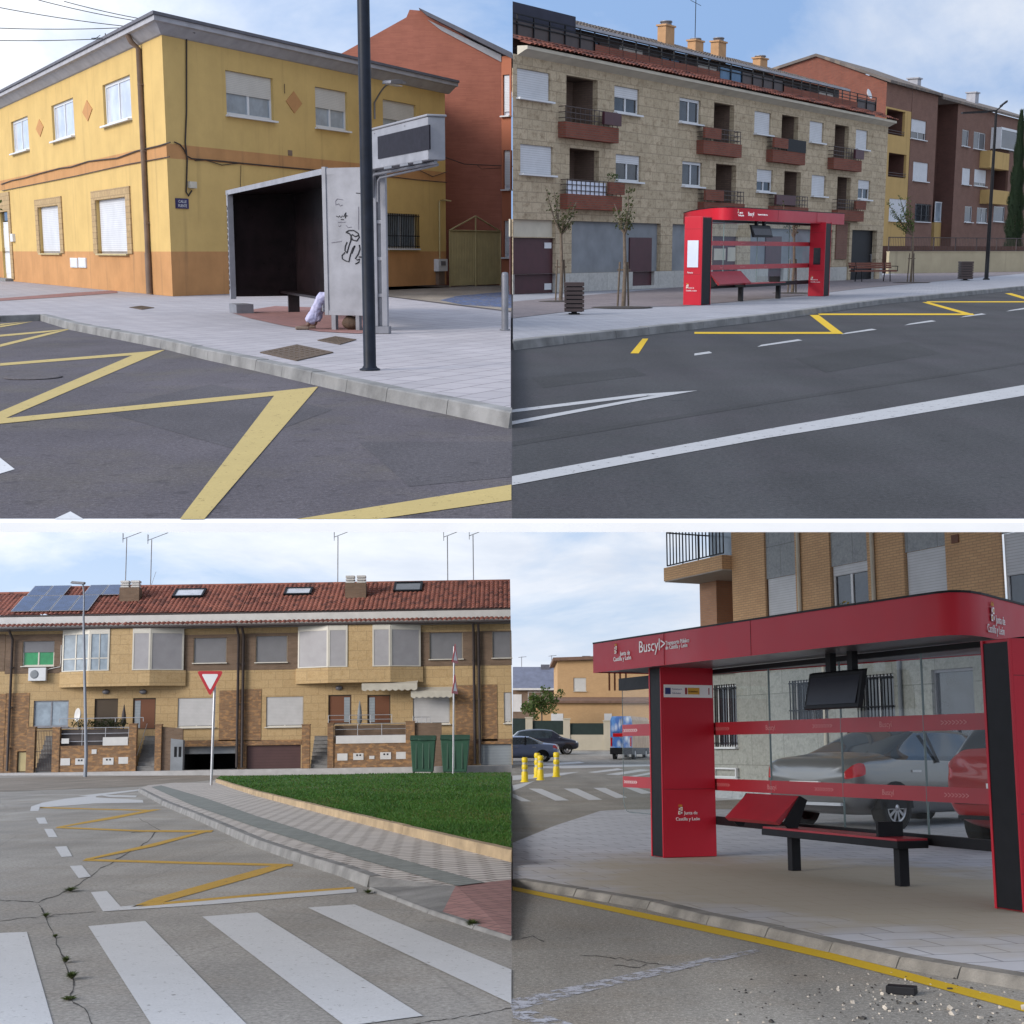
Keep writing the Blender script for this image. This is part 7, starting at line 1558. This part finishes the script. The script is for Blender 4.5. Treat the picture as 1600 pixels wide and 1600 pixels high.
# ---- cars
K['tyre'] = plain('tyre_rubber', (.012, .012, .012), .85, 0, .2, 20); K['rim'] = plain('alloy_rim', (.50, .50, .52), .3, .8, .05, 6); K['cglz'] = glassy('car_glass', (.02, .03, .04), .03, .8, .3); K['tail'] = plain('tail_light', (.45, .01, .015), .15, 0, .1, 8); K['lampw'] = plain('head_light', (.6, .62, .65), .15, .2, 0)
def carpaint(nm, col, metal=.5): 
    m, nt = newmat(nm); n = N(nt); n.out(n.bsdf(n.mix(n.noise(2, 3), mul(col, .94), mul(col, 1.06)), .32, metal, None, .5, Coat_Weight=.7, Coat_Roughness=.05)); return m
ST = {'sedan': [(0, .42, .80, .86, .66, .55), (.10, .30, .93, .98, .80, .64), (.26, .26, .95, 1.005, .85, .65), (.55, .22, .97, 1.03, .88, .66), (.80, .2, .97, 1.06, .89, .64), (1.65, .2, .96, 1.40, .9, .58), (2.3, .2, .94, 1.45, .9, .60), (2.95, .2, .92, 1.38, .9, .60), (3.55, .2, .90, .98, .89, .66), (4.2, .24, .80, .84, .83, .62), (4.5, .36, .60, .64, .66, .45)],
      'hatch': [(0, .42, .88, .98, .72, .56), (.08, .32, .95, 1.10, .82, .62), (.25, .24, .97, 1.36, .86, .60), (.6, .2, .97, 1.47, .87, .60), (1.5, .2, .95, 1.52, .88, .62), (2.2, .2, .93, 1.48, .88, .62), (2.8, .2, .92, 1.12, .87, .64), (3.3, .22, .86, .92, .84, .62), (3.75, .3, .68, .72, .72, .5)],
      'suv': [(0, .5, .95, 1.05, .74, .58), (.08, .4, 1.03, 1.2, .84, .64), (.4, .3, 1.05, 1.5, .9, .62), (.9, .28, 1.05, 1.62, .92, .64), (1.9, .28, 1.03, 1.66, .92, .66), (2.6, .28, 1.02, 1.58, .92, .66), (3.3, .28, 1.0, 1.10, .9, .7), (4.0, .3, .92, .98, .86, .66), (4.4, .42, .74, .78, .72, .5)]}
RW_ = {'sedan': ((4, 5), (7, 8)), 'hatch': ((1, 2, 3), (5, 6)), 'suv': ((1, 2), (5, 6))}
def car(name, label, w, M, sc_, kind, paint_, plate=None, wheels=None, flip=False):
    t = thing(name, label, 'car', w, M); S_ = ST[kind]; vs = []; fs = []; ms = []
    for (x, zb, be, ro, wb, wr) in S_:
        half = [(0, zb), (wb * .84, zb), (wb, zb + (be - zb) * .35), (wb * 1.0, zb + (be - zb) * .72), (wb * .965, be), (wr + (wb * .93 - wr) * .12, be + (ro - be) * .86), (wr * .86, ro), (0, ro + .015)]
        ring = half + [(-y, z) for y, z in half[-2:0:-1]]
        vs += [(x, y, z) for y, z in ring]
    n_ = 14; k = len(S_); rw, ww = RW_[kind]
    for i in range(k - 1):
        for j in range(n_):
            fs.append((i * n_ + j, (i + 1) * n_ + j, (i + 1) * n_ + (j + 1) % n_, i * n_ + (j + 1) % n_))
            cab = S_[i][3] - S_[i][2] > .3 and S_[i + 1][3] - S_[i + 1][2] > .12 or (S_[i + 1][3] - S_[i + 1][2] > .3)
            side = j in (4, 9); top = j in (5, 6, 7, 8); top_in = j in (6, 7)
            g = (side and S_[i][3] - S_[i][2] > .09 and cab) or (top and (rw[0] <= i < rw[-1] or ww[0] <= i < ww[1]))
            ms.append(1 if g else (2 if j in (3, 10) and i in (0, 1) else 0))
    fs += [tuple(range(n_)), tuple((k - 1) * n_ + j for j in range(n_))[::-1]]; ms += [0, 0]
    me = bpy.data.meshes.new('tmp'); me.from_pydata([Vector(p) * sc_ for p in vs], [], fs); me.materials.append(paint_); me.materials.append(K['cglz']); me.materials.append(K['tail']); me.polygons.foreach_set('material_index', ms)
    bm = bmesh.new(); bm.from_mesh(me); bmesh.ops.recalc_face_normals(bm, faces=bm.faces)
    cl = bm.edges.layers.float.get('crease_edge') or bm.edges.layers.float.new('crease_edge')
    for e in bm.edges:
        f = e.link_faces
        if len(f) == 2 and f[0].material_index != f[1].material_index: e[cl] = .75
    bm.to_mesh(me); bm.free()
    o = bpy.data.objects.new('tmp', me); COL.objects.link(o); o.modifiers.new('s', 'SUBSURF').levels = 3
    ev = bpy.data.meshes.new_from_object(o.evaluated_get(bpy.context.evaluated_depsgraph_get())); bpy.data.objects.remove(o)
    for keep, nm, sg in ((0, 'body', 0), (1, 'windows', 0), (2, 'tail_light', 1), (2, 'tail_light', -1)):
        bm = bmesh.new(); bm.from_mesh(ev); bmesh.ops.delete(bm, geom=[f for f in bm.faces if f.material_index != keep or (sg and f.calc_center_median().y * sg < 0)], context='FACES')
        for f in bm.faces: f.smooth = True; f.material_index = 0
        m2 = bpy.data.meshes.new(nm); bm.to_mesh(m2); bm.free(); m2.materials.append((paint_, K['cglz'], K['tail'])[keep]); q = bpy.data.objects.new(nm, m2); COL.objects.link(q); put(q, t, None, None)
    Lc = S_[-1][0]
    for x in (.82, Lc - .85):
        for s_ in (-1, 1):
            y = s_ * .80 * sc_; r_ = .325 * sc_; X_ = x * sc_; b = MB()
            b.lathe([(r_ * .66, -.10 * sc_), (r_ * .97, -.10 * sc_), (r_, -.06 * sc_), (r_, .06 * sc_), (r_ * .97, .10 * sc_), (r_ * .66, .10 * sc_), (r_ * .64, .04 * sc_)], (0, 0, 0), 28, caps=False); Mw = Matrix.Translation((X_, y, r_)) @ Matrix.Rotation(R(90 * -s_), 4, 'X'); b.xf(Mw)
            wl = b.build('wheel', K['tyre'], t)
            b = MB(); b.lathe([(r_ * .63, .07 * sc_), (r_ * .63, .098 * sc_), (r_ * .57, .098 * sc_), (r_ * .55, .06 * sc_)], (0, 0, 0), 28, caps=False); b.lathe([(r_ * .14, .05 * sc_), (r_ * .14, .10 * sc_), (.01, .105 * sc_)], (0, 0, 0), 14)
            for j in range(10):
                a = j * math.pi / 5; ca, sa = math.cos(a), math.sin(a); w0, w1 = r_ * .05, r_ * .075
                b.add([(ca * r_ * .1 - sa * w0, sa * r_ * .1 + ca * w0, .097 * sc_), (ca * r_ * .1 + sa * w0, sa * r_ * .1 - ca * w0, .097 * sc_), (ca * r_ * .6 + sa * w1, sa * r_ * .6 - ca * w1, .085 * sc_), (ca * r_ * .6 - sa * w1, sa * r_ * .6 + ca * w1, .085 * sc_)], [(0, 1, 2, 3)])
            b.lathe([(r_ * .6, .02 * sc_), (.01, .02 * sc_)], (0, 0, 0), 20, 1); b.xf(Mw); b.build('rim', [K['rim'], K['black']], wl)
            b = MB(); pts = []
            for j in range(13): a = math.pi * j / 12; pts.append((X_ + math.cos(a) * r_ * 1.13, s_ * .90 * sc_, r_ * .97 + math.sin(a) * r_ * 1.13))
            b.prism(pts, (0, -s_ * .12 * sc_, 0)); b.build('wheel_arch', K['black'], t)
    zb = S_[1][2]
    for s_ in (-1, 1):
        if 0: b = MB(); sphere(b, (0, 0, 0), 1, 8); b.xf(Matrix.Translation((.06 * sc_, s_ * .69 * sc_, (zb - .12) * sc_)) @ Matrix.Rotation(R(-34 * s_), 4, 'Z') @ Matrix.Diagonal((.035 * sc_, (.17 if kind == 'sedan' else .09) * sc_, (.062 if kind == 'sedan' else .15) * sc_, 1))); b.build('tail_light', K['tail'], t)
        b = MB(); sphere(b, (0, 0, 0), 1, 8); b.xf(Matrix.Translation(((Lc - .28) * sc_, s_ * .66 * sc_, (S_[-2][2] - .13) * sc_)) @ Matrix.Diagonal((.16 * sc_, .12 * sc_, .07 * sc_, 1))); b.build('head_light', K['lampw'], t)
        b = MB(); sphere(b, (0, 0, 0), 1, 8); b.xf(Matrix.Translation(((Lc - 1.35) * sc_, s_ * .98 * sc_, (zb + .04) * sc_)) @ Matrix.Diagonal((.07 * sc_, .10 * sc_, .07 * sc_, 1))); b.build('mirror', paint_, t)
        b = MB(); x = 1.75 if kind == 'sedan' else 1.6; y0, y1 = .885, .70
        b.add([(x * sc_, s_ * .90 * sc_, .93 * sc_), ((x + .08) * sc_, s_ * .90 * sc_, .93 * sc_), ((x + .10) * sc_, s_ * .655 * sc_, 1.40 * sc_), ((x + .02) * sc_, s_ * .655 * sc_, 1.40 * sc_)], [(0, 1, 2, 3)]); b.build('door_pillar', K['black'], t)
        for hx in ((1.2, 2.2) if kind != 'hatch' else (1.7,)): b = MB(); b.box(hx * sc_, (hx + .2) * sc_, s_ * .885 * sc_ - .015, s_ * .885 * sc_ + .02, .80 * sc_, .83 * sc_); b.build('door_handle', K['rim'], t)
    b = MB(); b.box(-.035 * sc_, .06 * sc_, -.62 * sc_, .62 * sc_, .36 * sc_, .40 * sc_); b.box(-.03 * sc_, .06 * sc_, -.66 * sc_, .66 * sc_, .52 * sc_, .54 * sc_); b.build('bumper_trim', K['rim'] if kind == 'sedan' else K['black'], t)
    b = MB(); b.box(-.045 * sc_, .02, -.26 * sc_, .26 * sc_, .56 * sc_ if kind == 'sedan' else .62 * sc_, .68 * sc_ if kind == 'sedan' else .74 * sc_); pt = b.build('number_plate', K['text'], t)
    if plate: text(plate, .10 * sc_, pt, t_M(t) @ Matrix.Translation((-.047 * sc_, .22 * sc_, .585 * sc_)) @ Matrix.Rotation(R(-90), 4, 'Z'), K['black'], sx=.95)
    return t
def t_M(t): return LV[t.name][1]
def car_at(u, v, ang, sc_, kind, z=None, wheel='rr'):
    """place so that the near-side rear wheel touches the ground at pixel u,v; ang = heading in plan"""
    g0 = L.g(u, v, .02) if z is None else z
    Rm = Matrix.Rotation(ang, 4, 'Z'); off = Rm @ Vector((.82 * sc_, -.88 * sc_, 0)); p = g0 - off
    return frame_of((p.x, p.y, g0.z), rz=ang)
car('parked_car', 'silver grey sedan with number plate GTF seen through the shelter glass', L, car_at(1402, 1300, R(38), 1.34, 'sedan'), 1.34, 'sedan', carpaint('silver_paint', (.21, .205, .20), .7), '0556 GTF')
car('parked_car', 'red hatchback partly hidden behind the right end of the red shelter', L, car_at(1775, 1340, R(40), 1.36, 'hatch'), 1.36, 'hatch', carpaint('red_paint', (.36, .02, .02), .1))
p = gr(848, 1190.5); car('parked_car', 'blue grey sedan at the far left behind the yellow bollards', L, car_at(0, 0, R(174), 1.35, 'sedan', Vector((p.x - 0, p.y, p.z))) @ Matrix.Translation((0, -1.76 * 1.35, 0)), 1.35, 'sedan', carpaint('blue_grey_paint', (.17, .21, .33), .4))
p = gr(886, 1179); car('parked_car', 'dark navy car parked by the beige wall behind the blue sedan', L, frame_of(p, rz=R(4)) @ Matrix.Translation((-3.55 * 1.36, .9, 0)), 1.36, 'suv', carpaint('navy_paint', (.012, .014, .03), .2))
# van with a printed advert
K['advert'] = None
def advert(nm, a, c, d):
    m, nt = newmat(nm); n = N(nt); v = n.n('ShaderNodeTexVoronoi', i_Vector=n.vmap((1, 1, .55)), i_Scale=2.6).outputs['Distance']; q = n.noise(1.7, 5, .6, n.vmap((1, 1, .6), loc=(3, 1, 0)))
    col = n.mix(n.ramp(v, .15, .6), a, c); col = n.mix(n.ramp(q, .5, .62), col, d); n.out(n.bsdf(col, .35)); return m
K['adblue'] = advert('blue_advert_wrap', (.62, .68, .76), (.05, .15, .45), (.10, .28, .62)); K['adora'] = advert('orange_advert_wrap', (.55, .26, .07), (.62, .36, .14), (.48, .22, .06))
p = gr(954, 1187); VA = math.atan2(-.30, 1.0); VM = frame_of(p, rz=VA); sv = 1.0
vw = Wall(L, p, (math.cos(VA), math.sin(VA))); wv = vw.at(987, 1150)[0]; hv = vw.z(970, 1118); 
vn = thing('delivery_van', 'delivery van with blue and white printed rear doors and an orange printed side', 'van', L, VM)
lv = 7.0
b = MB(); zc_ = .95; b.prism([(0, 0, zc_), (0, .05, hv - .35), (.12, .1, hv - .05), (wv - .12, .1, hv - .05), (wv, .05, hv - .35), (wv, 0, zc_)], (0, .25, 0), 0); b.build('rear_door', K['adblue'], vn)
b = MB(); b.prism([(0, .25, zc_), (0, .25, hv - .35), (.12, .25, hv - .04), (wv - .12, .25, hv - .04), (wv, .25, hv - .35), (wv, .25, zc_)], (0, lv - .25, 0), 0); b.build('body', K['adora'], vn)
b = MB(); b.box(-.04, wv + .02, -.06, lv, .42, zc_); b.build('bumper', K['black'], vn, bevel=.05)
b = MB(); b.box(wv * .5 - .015, wv * .5 + .015, -.012, .0, zc_, hv - .2); b.box(.18, wv - .18, -.004, .05, hv * .62, hv * .63); b.build('door_seam', K['black'], vn)
for s_ in (.02, wv - .14): b = MB(); b.box(s_, s_ + .12, -.03, .08, zc_ + .1, zc_ + .8); b.build('tail_light', K['tail'], vn)
for s_ in (.1, wv - .1):
    for y in (1.2, lv - 1.4): b = MB(); b.tube([(s_ - .12, y, .45), (s_ + .12, y, .45)], .45, 20); wh = b.build('wheel', K['tyre'], vn); b = MB(); b.tube([(s_ - .13, y, .45), (s_ + .13, y, .45)], .25, 16); b.build('rim', K['rim'], wh)
b = MB(); q_ = [(wv * .12, -.016, hv * .52), (wv * .62, -.016, hv * .52), (wv * .62, -.016, hv * .60), (wv * .12, -.016, hv * .60)]; b.prism(q_, (0, .012, 0)); b.build('advert_panel', K['tail'], vn)
# ---- yellow flexible bollards
K['ybol'] = plain('yellow_plastic', (.66, .48, .01), .45, 0, .06, 4); K['refl'] = plain('grey_reflective_band', (.40, .38, .28), .4, .2, .1, 8)
for i, (u, v, lb) in enumerate(((820, 1222, 'yellow flexible bollard nearest the left, in front of the blue grey car'), (839.5, 1215, 'yellow flexible bollard half hidden behind its neighbour'), (844.5, 1219, 'yellow flexible bollard overlapping another, second from the right'), (869.5, 1214, 'rightmost yellow flexible bollard standing a little apart'))):
    p = gr(u, v); hgt = 37.5 * p.y / F; r_ = 5.0 * p.y / F
    t = thing('bollard', lb, 'bollard', L, frame_of(p), 'yellow bollards on the side street')
    b = MB(); b.lathe([(r_ * 1.35, 0), (r_ * 1.3, .03), (r_ * 1.05, .05), (r_ * 1.0, hgt * .38), (r_ * .82, hgt * .42), (r_ * .82, hgt * .52), (r_ * .95, hgt * .56), (r_ * .95, hgt * .66), (r_ * .8, hgt * .7), (r_ * .8, hgt * .8), (r_ * .95, hgt * .84), (r_ * .95, hgt * .96), (r_ * .7, hgt)], (0, 0, 0), 16); b.build('post', K['ybol'], t)
    for q in (.43, .71): b = MB(); b.lathe([(r_ * .84, hgt * q), (r_ * .84, hgt * (q + .08))], (0, 0, 0), 16); b.build('reflective_band', K['refl'], t)
# ---- far wall with dark screens, tan building, slate roofed house, tree
yw = 140.0; zr_ = lambda y: ZR2 + RS2 * (min(y, RY2 + 60) - RY2)
def front(y): w_ = Wall(L, (0, y, zr_(y)), (1, 0)); return w_
FWL = front(yw); K['fwall'] = stucco('cream_wall', (.46, .41, .32), (.25, .22, .16), .08, .3); K['dgreen'] = plain('dark_green_screen', (.012, .025, .022), .8, 0, .2, 3)
fw = thing('garden_wall', 'cream garden wall with piers and dark green screens behind the navy car', 'wall', L, FWL.M)
P_ = lambda u0, u1, vt, vb: FWL.rect(u0, u1, vt, vb)
xa = FWL.at(801, 1150)[0]; xb_ = FWL.at(1060, 1150)[0]; zl0 = FWL.z(850, 1148)
b = MB(); b.box(xa, xb_, -.1, .15, -.3, zl0); b.build('wall', K['fwall'], fw)
for (u0, u1, vt) in ((821, 832, 1122), (880, 890.5, 1124), (943, 956, 1127), (1003, 1014, 1127)): q = P_(u0, u1, vt, 1148); b = MB(); b.box(q[0], q[1], -.18, .25, -.3, q[3]); b.box(q[0] - .06, q[1] + .06, -.24, .31, q[3], q[3] + .1); b.build('pier', K['fwall'], fw)
for (u0, u1, vt) in ((801, 821, 1122.5), (832, 880, 1126), (890.5, 943, 1130), (956, 1003, 1130)): q = P_(u0, u1, vt, 1148); b = MB(); b.box(q[0], q[1], .0, .05, zl0, q[3]); b.build('screen', K['dgreen'], fw)
TB = front(158.0); tq = lambda u0, u1, vt, vb: TB.rect(u0, u1, vt, vb)
K['tanb2'] = brick('tan_brick', (.50, .31, .15), (.46, .28, .135), (.40, .27, .16), .25, .08, .01, .15); K['browntile'] = plain('brown_roof_edge', (.16, .09, .06), .8, 0, .25, 2)
tb = thing('building', 'tan brick building with narrow slot windows and a low porch roof in the distance', 'building', L, TB.sub(TB.at(836, 1150)[0]))
q = tq(871, 1060, 1032, 1160); lo = tq(836, 1060, 1100, 1160); ww_ = [tq(896, 916, 1059, 1080)] + [tq(u, u + 3.2, 1048, 1079) for u in (950.5, 959, 967.5, 976.5)]
b = MB(); b.panel(q[0], q[1], 0, q[3], ww_, 0, .2); b.quad((q[0], 0, 0), (q[0], 0, q[3]), (q[0], 14, q[3]), (q[0], 14, 0)); b.build('wall', K['tanb2'], tb, M=TB.M)
b = MB(); b.prism([(q[0] - .5, -.5, q[3] - .05), (q[1], -.5, q[3] + .35), (q[1], -.5, q[3] + .75), (q[0] - .5, -.5, q[3] + .3)], (0, 14, 0)); b.build('roof', K['browntile'], tb, M=TB.M)
window(tb, *ww_[0], .1, 'cream', 'wglass', 1, 1, 'beige_bl', M=TB.M)
for h in ww_[1:]: b = MB(); b.box(h[0], h[1], .15, .2, h[2], h[3]); b.build('slot_window', K['doorw'], tb, M=TB.M)
b = MB(); b.box(lo[0], lo[1], -3.2, -.01, 0, lo[3]); b.build('porch', K['tanb2'], tb, M=TB.M)
b = MB(); b.prism([(lo[0] - .3, -3.6, lo[3]), (lo[0] - .3, -3.6, lo[3] + .25), (lo[0] - .3, -.01, lo[3] + .75), (lo[0] - .3, -.01, lo[3])], (lo[1] - lo[0] + .3, 0, 0)); b.build('porch_roof', K['browntile'], tb, M=TB.M)
for (u0, u1) in ((861, 880), (944, 956)): h = TB.rect(u0, u1, 1115, 1127, -3.2); b = MB(); b.box(h[0], h[1], -3.24, -3.2, h[2], h[3]); b.build('window', K['wband'], tb, M=TB.M)
h = tq(912, 925, 1022, 1029); b = MB(); b.box(h[0], h[1], 3, 4, h[2] - .4, h[3]); b.build('roof_vent', K['slate'], tb, M=TB.M)
SH_ = front(175.0); sq_ = lambda u0, u1, vt, vb: SH_.rect(u0, u1, vt, vb)
sh_ = thing('house', 'distant house with a blue grey slate roof and brick wall at the left edge', 'house', L, SH_.sub(SH_.at(801, 1150)[0]))
K['bslate'] = plain('blue_grey_slates', (.13, .14, .19), .6, 0, .18, 1.5)
w_ = sq_(801.3, 882, 1077, 1165); b = MB(); b.box(w_[0], w_[1], 0, 9, 0, w_[3]); b.build('wall', K['bgrey'], sh_, M=SH_.M)
zt = SH_.z(801, 1042, 3.5); b = MB(); b.prism([(w_[0], -.4, w_[3]), (w_[0], 3.5, zt), (w_[0], 9.4, w_[3])], (w_[1] - w_[0], 0, 0)); b.build('roof', K['bslate'], sh_, M=SH_.M)
b = MB(); b.box(w_[0], w_[1], -.5, -.4, w_[3] - .12, w_[3] + .12); b.build('gutter', K['wband'], sh_, M=SH_.M)
window(sh_, *sq_(825, 847, 1081, 1098), -.02, 'white', 'wglass', 2, 0, M=SH_.M, sill=False); h = sq_(801.5, 815, 1085, 1112); b = MB(); b.box(h[0], h[1], -.05, 0, h[2], h[3]); b.build('pale_panel', K['wband'], sh_, M=SH_.M)
h = sq_(846, 852, 1036, 1044); b = MB(); b.box(h[0], h[1] + .6, 3, 4, h[2] - .5, h[3]); b.build('chimney', K['slate'], sh_, M=SH_.M)
for u, vt in ((815, 1026), (862, 1024)):
    x, z = SH_.at(u, vt, 3.5); b = MB(); b.tube([(x, 3.5, zt - .3), (x, 3.5, z)], .04, 4); b.tube([(x - .4, 3.5, z - .1), (x + .6, 3.5, z)], .03, 4); b.build('tv_antenna', K['alud'], sh_, M=SH_.M)
TR_ = front(150.0); t = thing('tree', 'small green tree behind the dark screens beside the tan building', 'tree', L, TR_.sub(TR_.at(845, 1150)[0]))
x0, z0 = TR_.at(845, 1098); b = MB(); b.tube([(x0, 0, 0), (x0 + .1, 0, z0 * .7), (x0, 0, z0)], [.12, .09, .05], 6); b.build('trunk', K['bark'], t, M=TR_.M); b = MB(); rg = random.Random(9)
for _ in range(26): u, v = rg.gauss(842, 11), rg.gauss(1101, 9); x, z = TR_.at(u, v); leaf_cloud(b, (x, rg.gauss(0, .6), z), .55, 55, .16, rg)
b.build('crown', K['leaf'], t, M=TR_.M)
# ---- rubble on the road
b = MB(); rg = random.Random(31)
for _ in range(220):
    u, v = (rg.uniform(1120, 1600), rg.uniform(1520, 1600)) if rg.random() < .7 else (rg.gauss(1410, 40), rg.gauss(1562, 14))
    p = L.g(u, v, 0); s_ = rg.uniform(.003, .009) * (2.4 if rg.random() < .07 else 1); m_ = 0 if rg.random() < .6 else 1
    Mx = Matrix.Translation(p + Vector((0, 0, s_ * .3))) @ Matrix.Rotation(rg.uniform(0, 3), 4, Vector((rg.random(), rg.random(), 1)).normalized()); b.box(-s_, s_, -s_ * .7, s_ * .7, -s_ * .5, s_ * .5, m_, Mx)
K['peb'] = plain('pale_rubble', (.42, .37, .31), .9, 0, .3, 30); g_ = b.build('gravel', [K['peb'], K['crack']], None, L); g_['kind'] = 'stuff'
p = L.g(1409, 1553, 0); b = MB(); b.box(-.09, .09, -.05, .05, 0, .05); b.xf(Matrix.Rotation(R(-25), 4, 'Z')); tag(b.build('rubber_block', K['black'], None, L, frame_of(p), bevel=.006), 'black rubber block lying among rubble near the yellow kerb line', 'block')
crackm = [[(905, 1492), (960, 1496), (1010, 1504), (1080, 1514)], [(850, 1470), (830, 1462), (815, 1466)], [(1010, 1505), (1000, 1512), (960, 1508)]]
for c_ in crackm: crack(c_, 1.6)
# ------------------------------------------------------------------ light, sky, camera
SUN_EL, SUN_AZ = 19.0, 235.0          # azimuth clockwise from +y: behind the camera, to its right
wd = bpy.data.worlds.new('World'); sc.world = wd; wd.use_nodes = True
nt = wd.node_tree; nt.nodes.clear(); n = N(nt)
sky = n.n('ShaderNodeTexSky', sky_type='NISHITA', sun_disc=False, sun_elevation=R(SUN_EL), sun_rotation=R(SUN_AZ), air_density=1.0, dust_density=1.2, ozone_density=1.4)
tc = n.n('ShaderNodeTexCoord').outputs['Generated']
sp = n.n('ShaderNodeSeparateXYZ', i_0=tc)
zc = n.math('ADD', n.math('MAXIMUM', sp.outputs[2], 0.0), .16)
pl = n.n('ShaderNodeCombineXYZ', i_0=n.math('DIVIDE', sp.outputs[0], zc), i_1=n.math('DIVIDE', sp.outputs[1], zc), i_2=0.0).outputs[0]
c1 = n.noise(1.15, 9, .58, n.vmap((1.15, 1.0, 1), (0, 0, .4), (1.9, 4.0, 0), pl), .35)
cov = n.ramp(c1, .40, .58)
shade = n.ramp(n.noise(2.1, 7, .6, n.vmap((1, 1, 1), (0, 0, 0), (3.3, .7, 0), pl), .2), .35, .68, (6.3, 6.8, 7.7, 1), (9.3, 9.4, 9.6, 1))
haze = n.ramp(sp.outputs[2], .0, .24, (1, 1, 1, 1), (0, 0, 0, 1))
skyb = n.mix(.55, sky.outputs[0], (3.6, 5.6, 9.4))
col = n.mix(n.math('MULTIPLY', cov, .92), skyb, shade)
col = n.mix(n.math('MULTIPLY', haze, .72), col, (6.7, 7.35, 8.5))
azs, els = R(SUN_AZ), R(SUN_EL)              # thin cloud glows towards the sun, behind the camera
gl = n.n('ShaderNodeVectorMath', operation='DOT_PRODUCT', i_0=tc, i_1=(math.sin(azs) * math.cos(els), math.cos(azs) * math.cos(els), math.sin(els))).outputs['Value']
gv = n.math('ADD', n.math('MULTIPLY', gl, .42), 1.04)
col = n.n('ShaderNodeVectorMath', operation='SCALE', i_0=col, i_Scale=gv).outputs[0]
bg = n.n('ShaderNodeBackground', i_Color=col, i_Strength=.1)
n.n('ShaderNodeOutputWorld', i_Surface=bg.outputs[0])
sd = bpy.data.lights.new('sun', 'SUN'); sd.energy = 2.2; sd.angle = R(25); sd.color = (1, .95, .88)
so = bpy.data.objects.new('sun', sd); COL.objects.link(so)
az, el = R(SUN_AZ), R(SUN_EL)
sdir = Vector((math.sin(az) * math.cos(el), math.cos(az) * math.cos(el), math.sin(el)))
so.rotation_euler = sdir.to_track_quat('Z', 'Y').to_euler(); so.location = sdir * 60
cd = bpy.data.cameras.new('camera'); cam = bpy.data.objects.new('camera', cd); COL.objects.link(cam)
cd.lens = 50; cd.sensor_width = 36; cd.sensor_fit = 'HORIZONTAL'; cd.clip_start = .1; cd.clip_end = 5000
cam.location = C0; cam.rotation_euler = (R(90) - L.phi if False else R(90) + L.phi, 0, 0)
sc.camera = cam
sc.render.engine = 'CYCLES'; sc.view_settings.view_transform = 'Standard'; sc.view_settings.look = 'None'; sc.view_settings.exposure = .5; sc.view_settings.gamma = 1
sc.cycles.use_denoising = True; sc.cycles.max_bounces = 8; sc.cycles.transparent_max_bounces = 24; sc.cycles.diffuse_bounces = 3
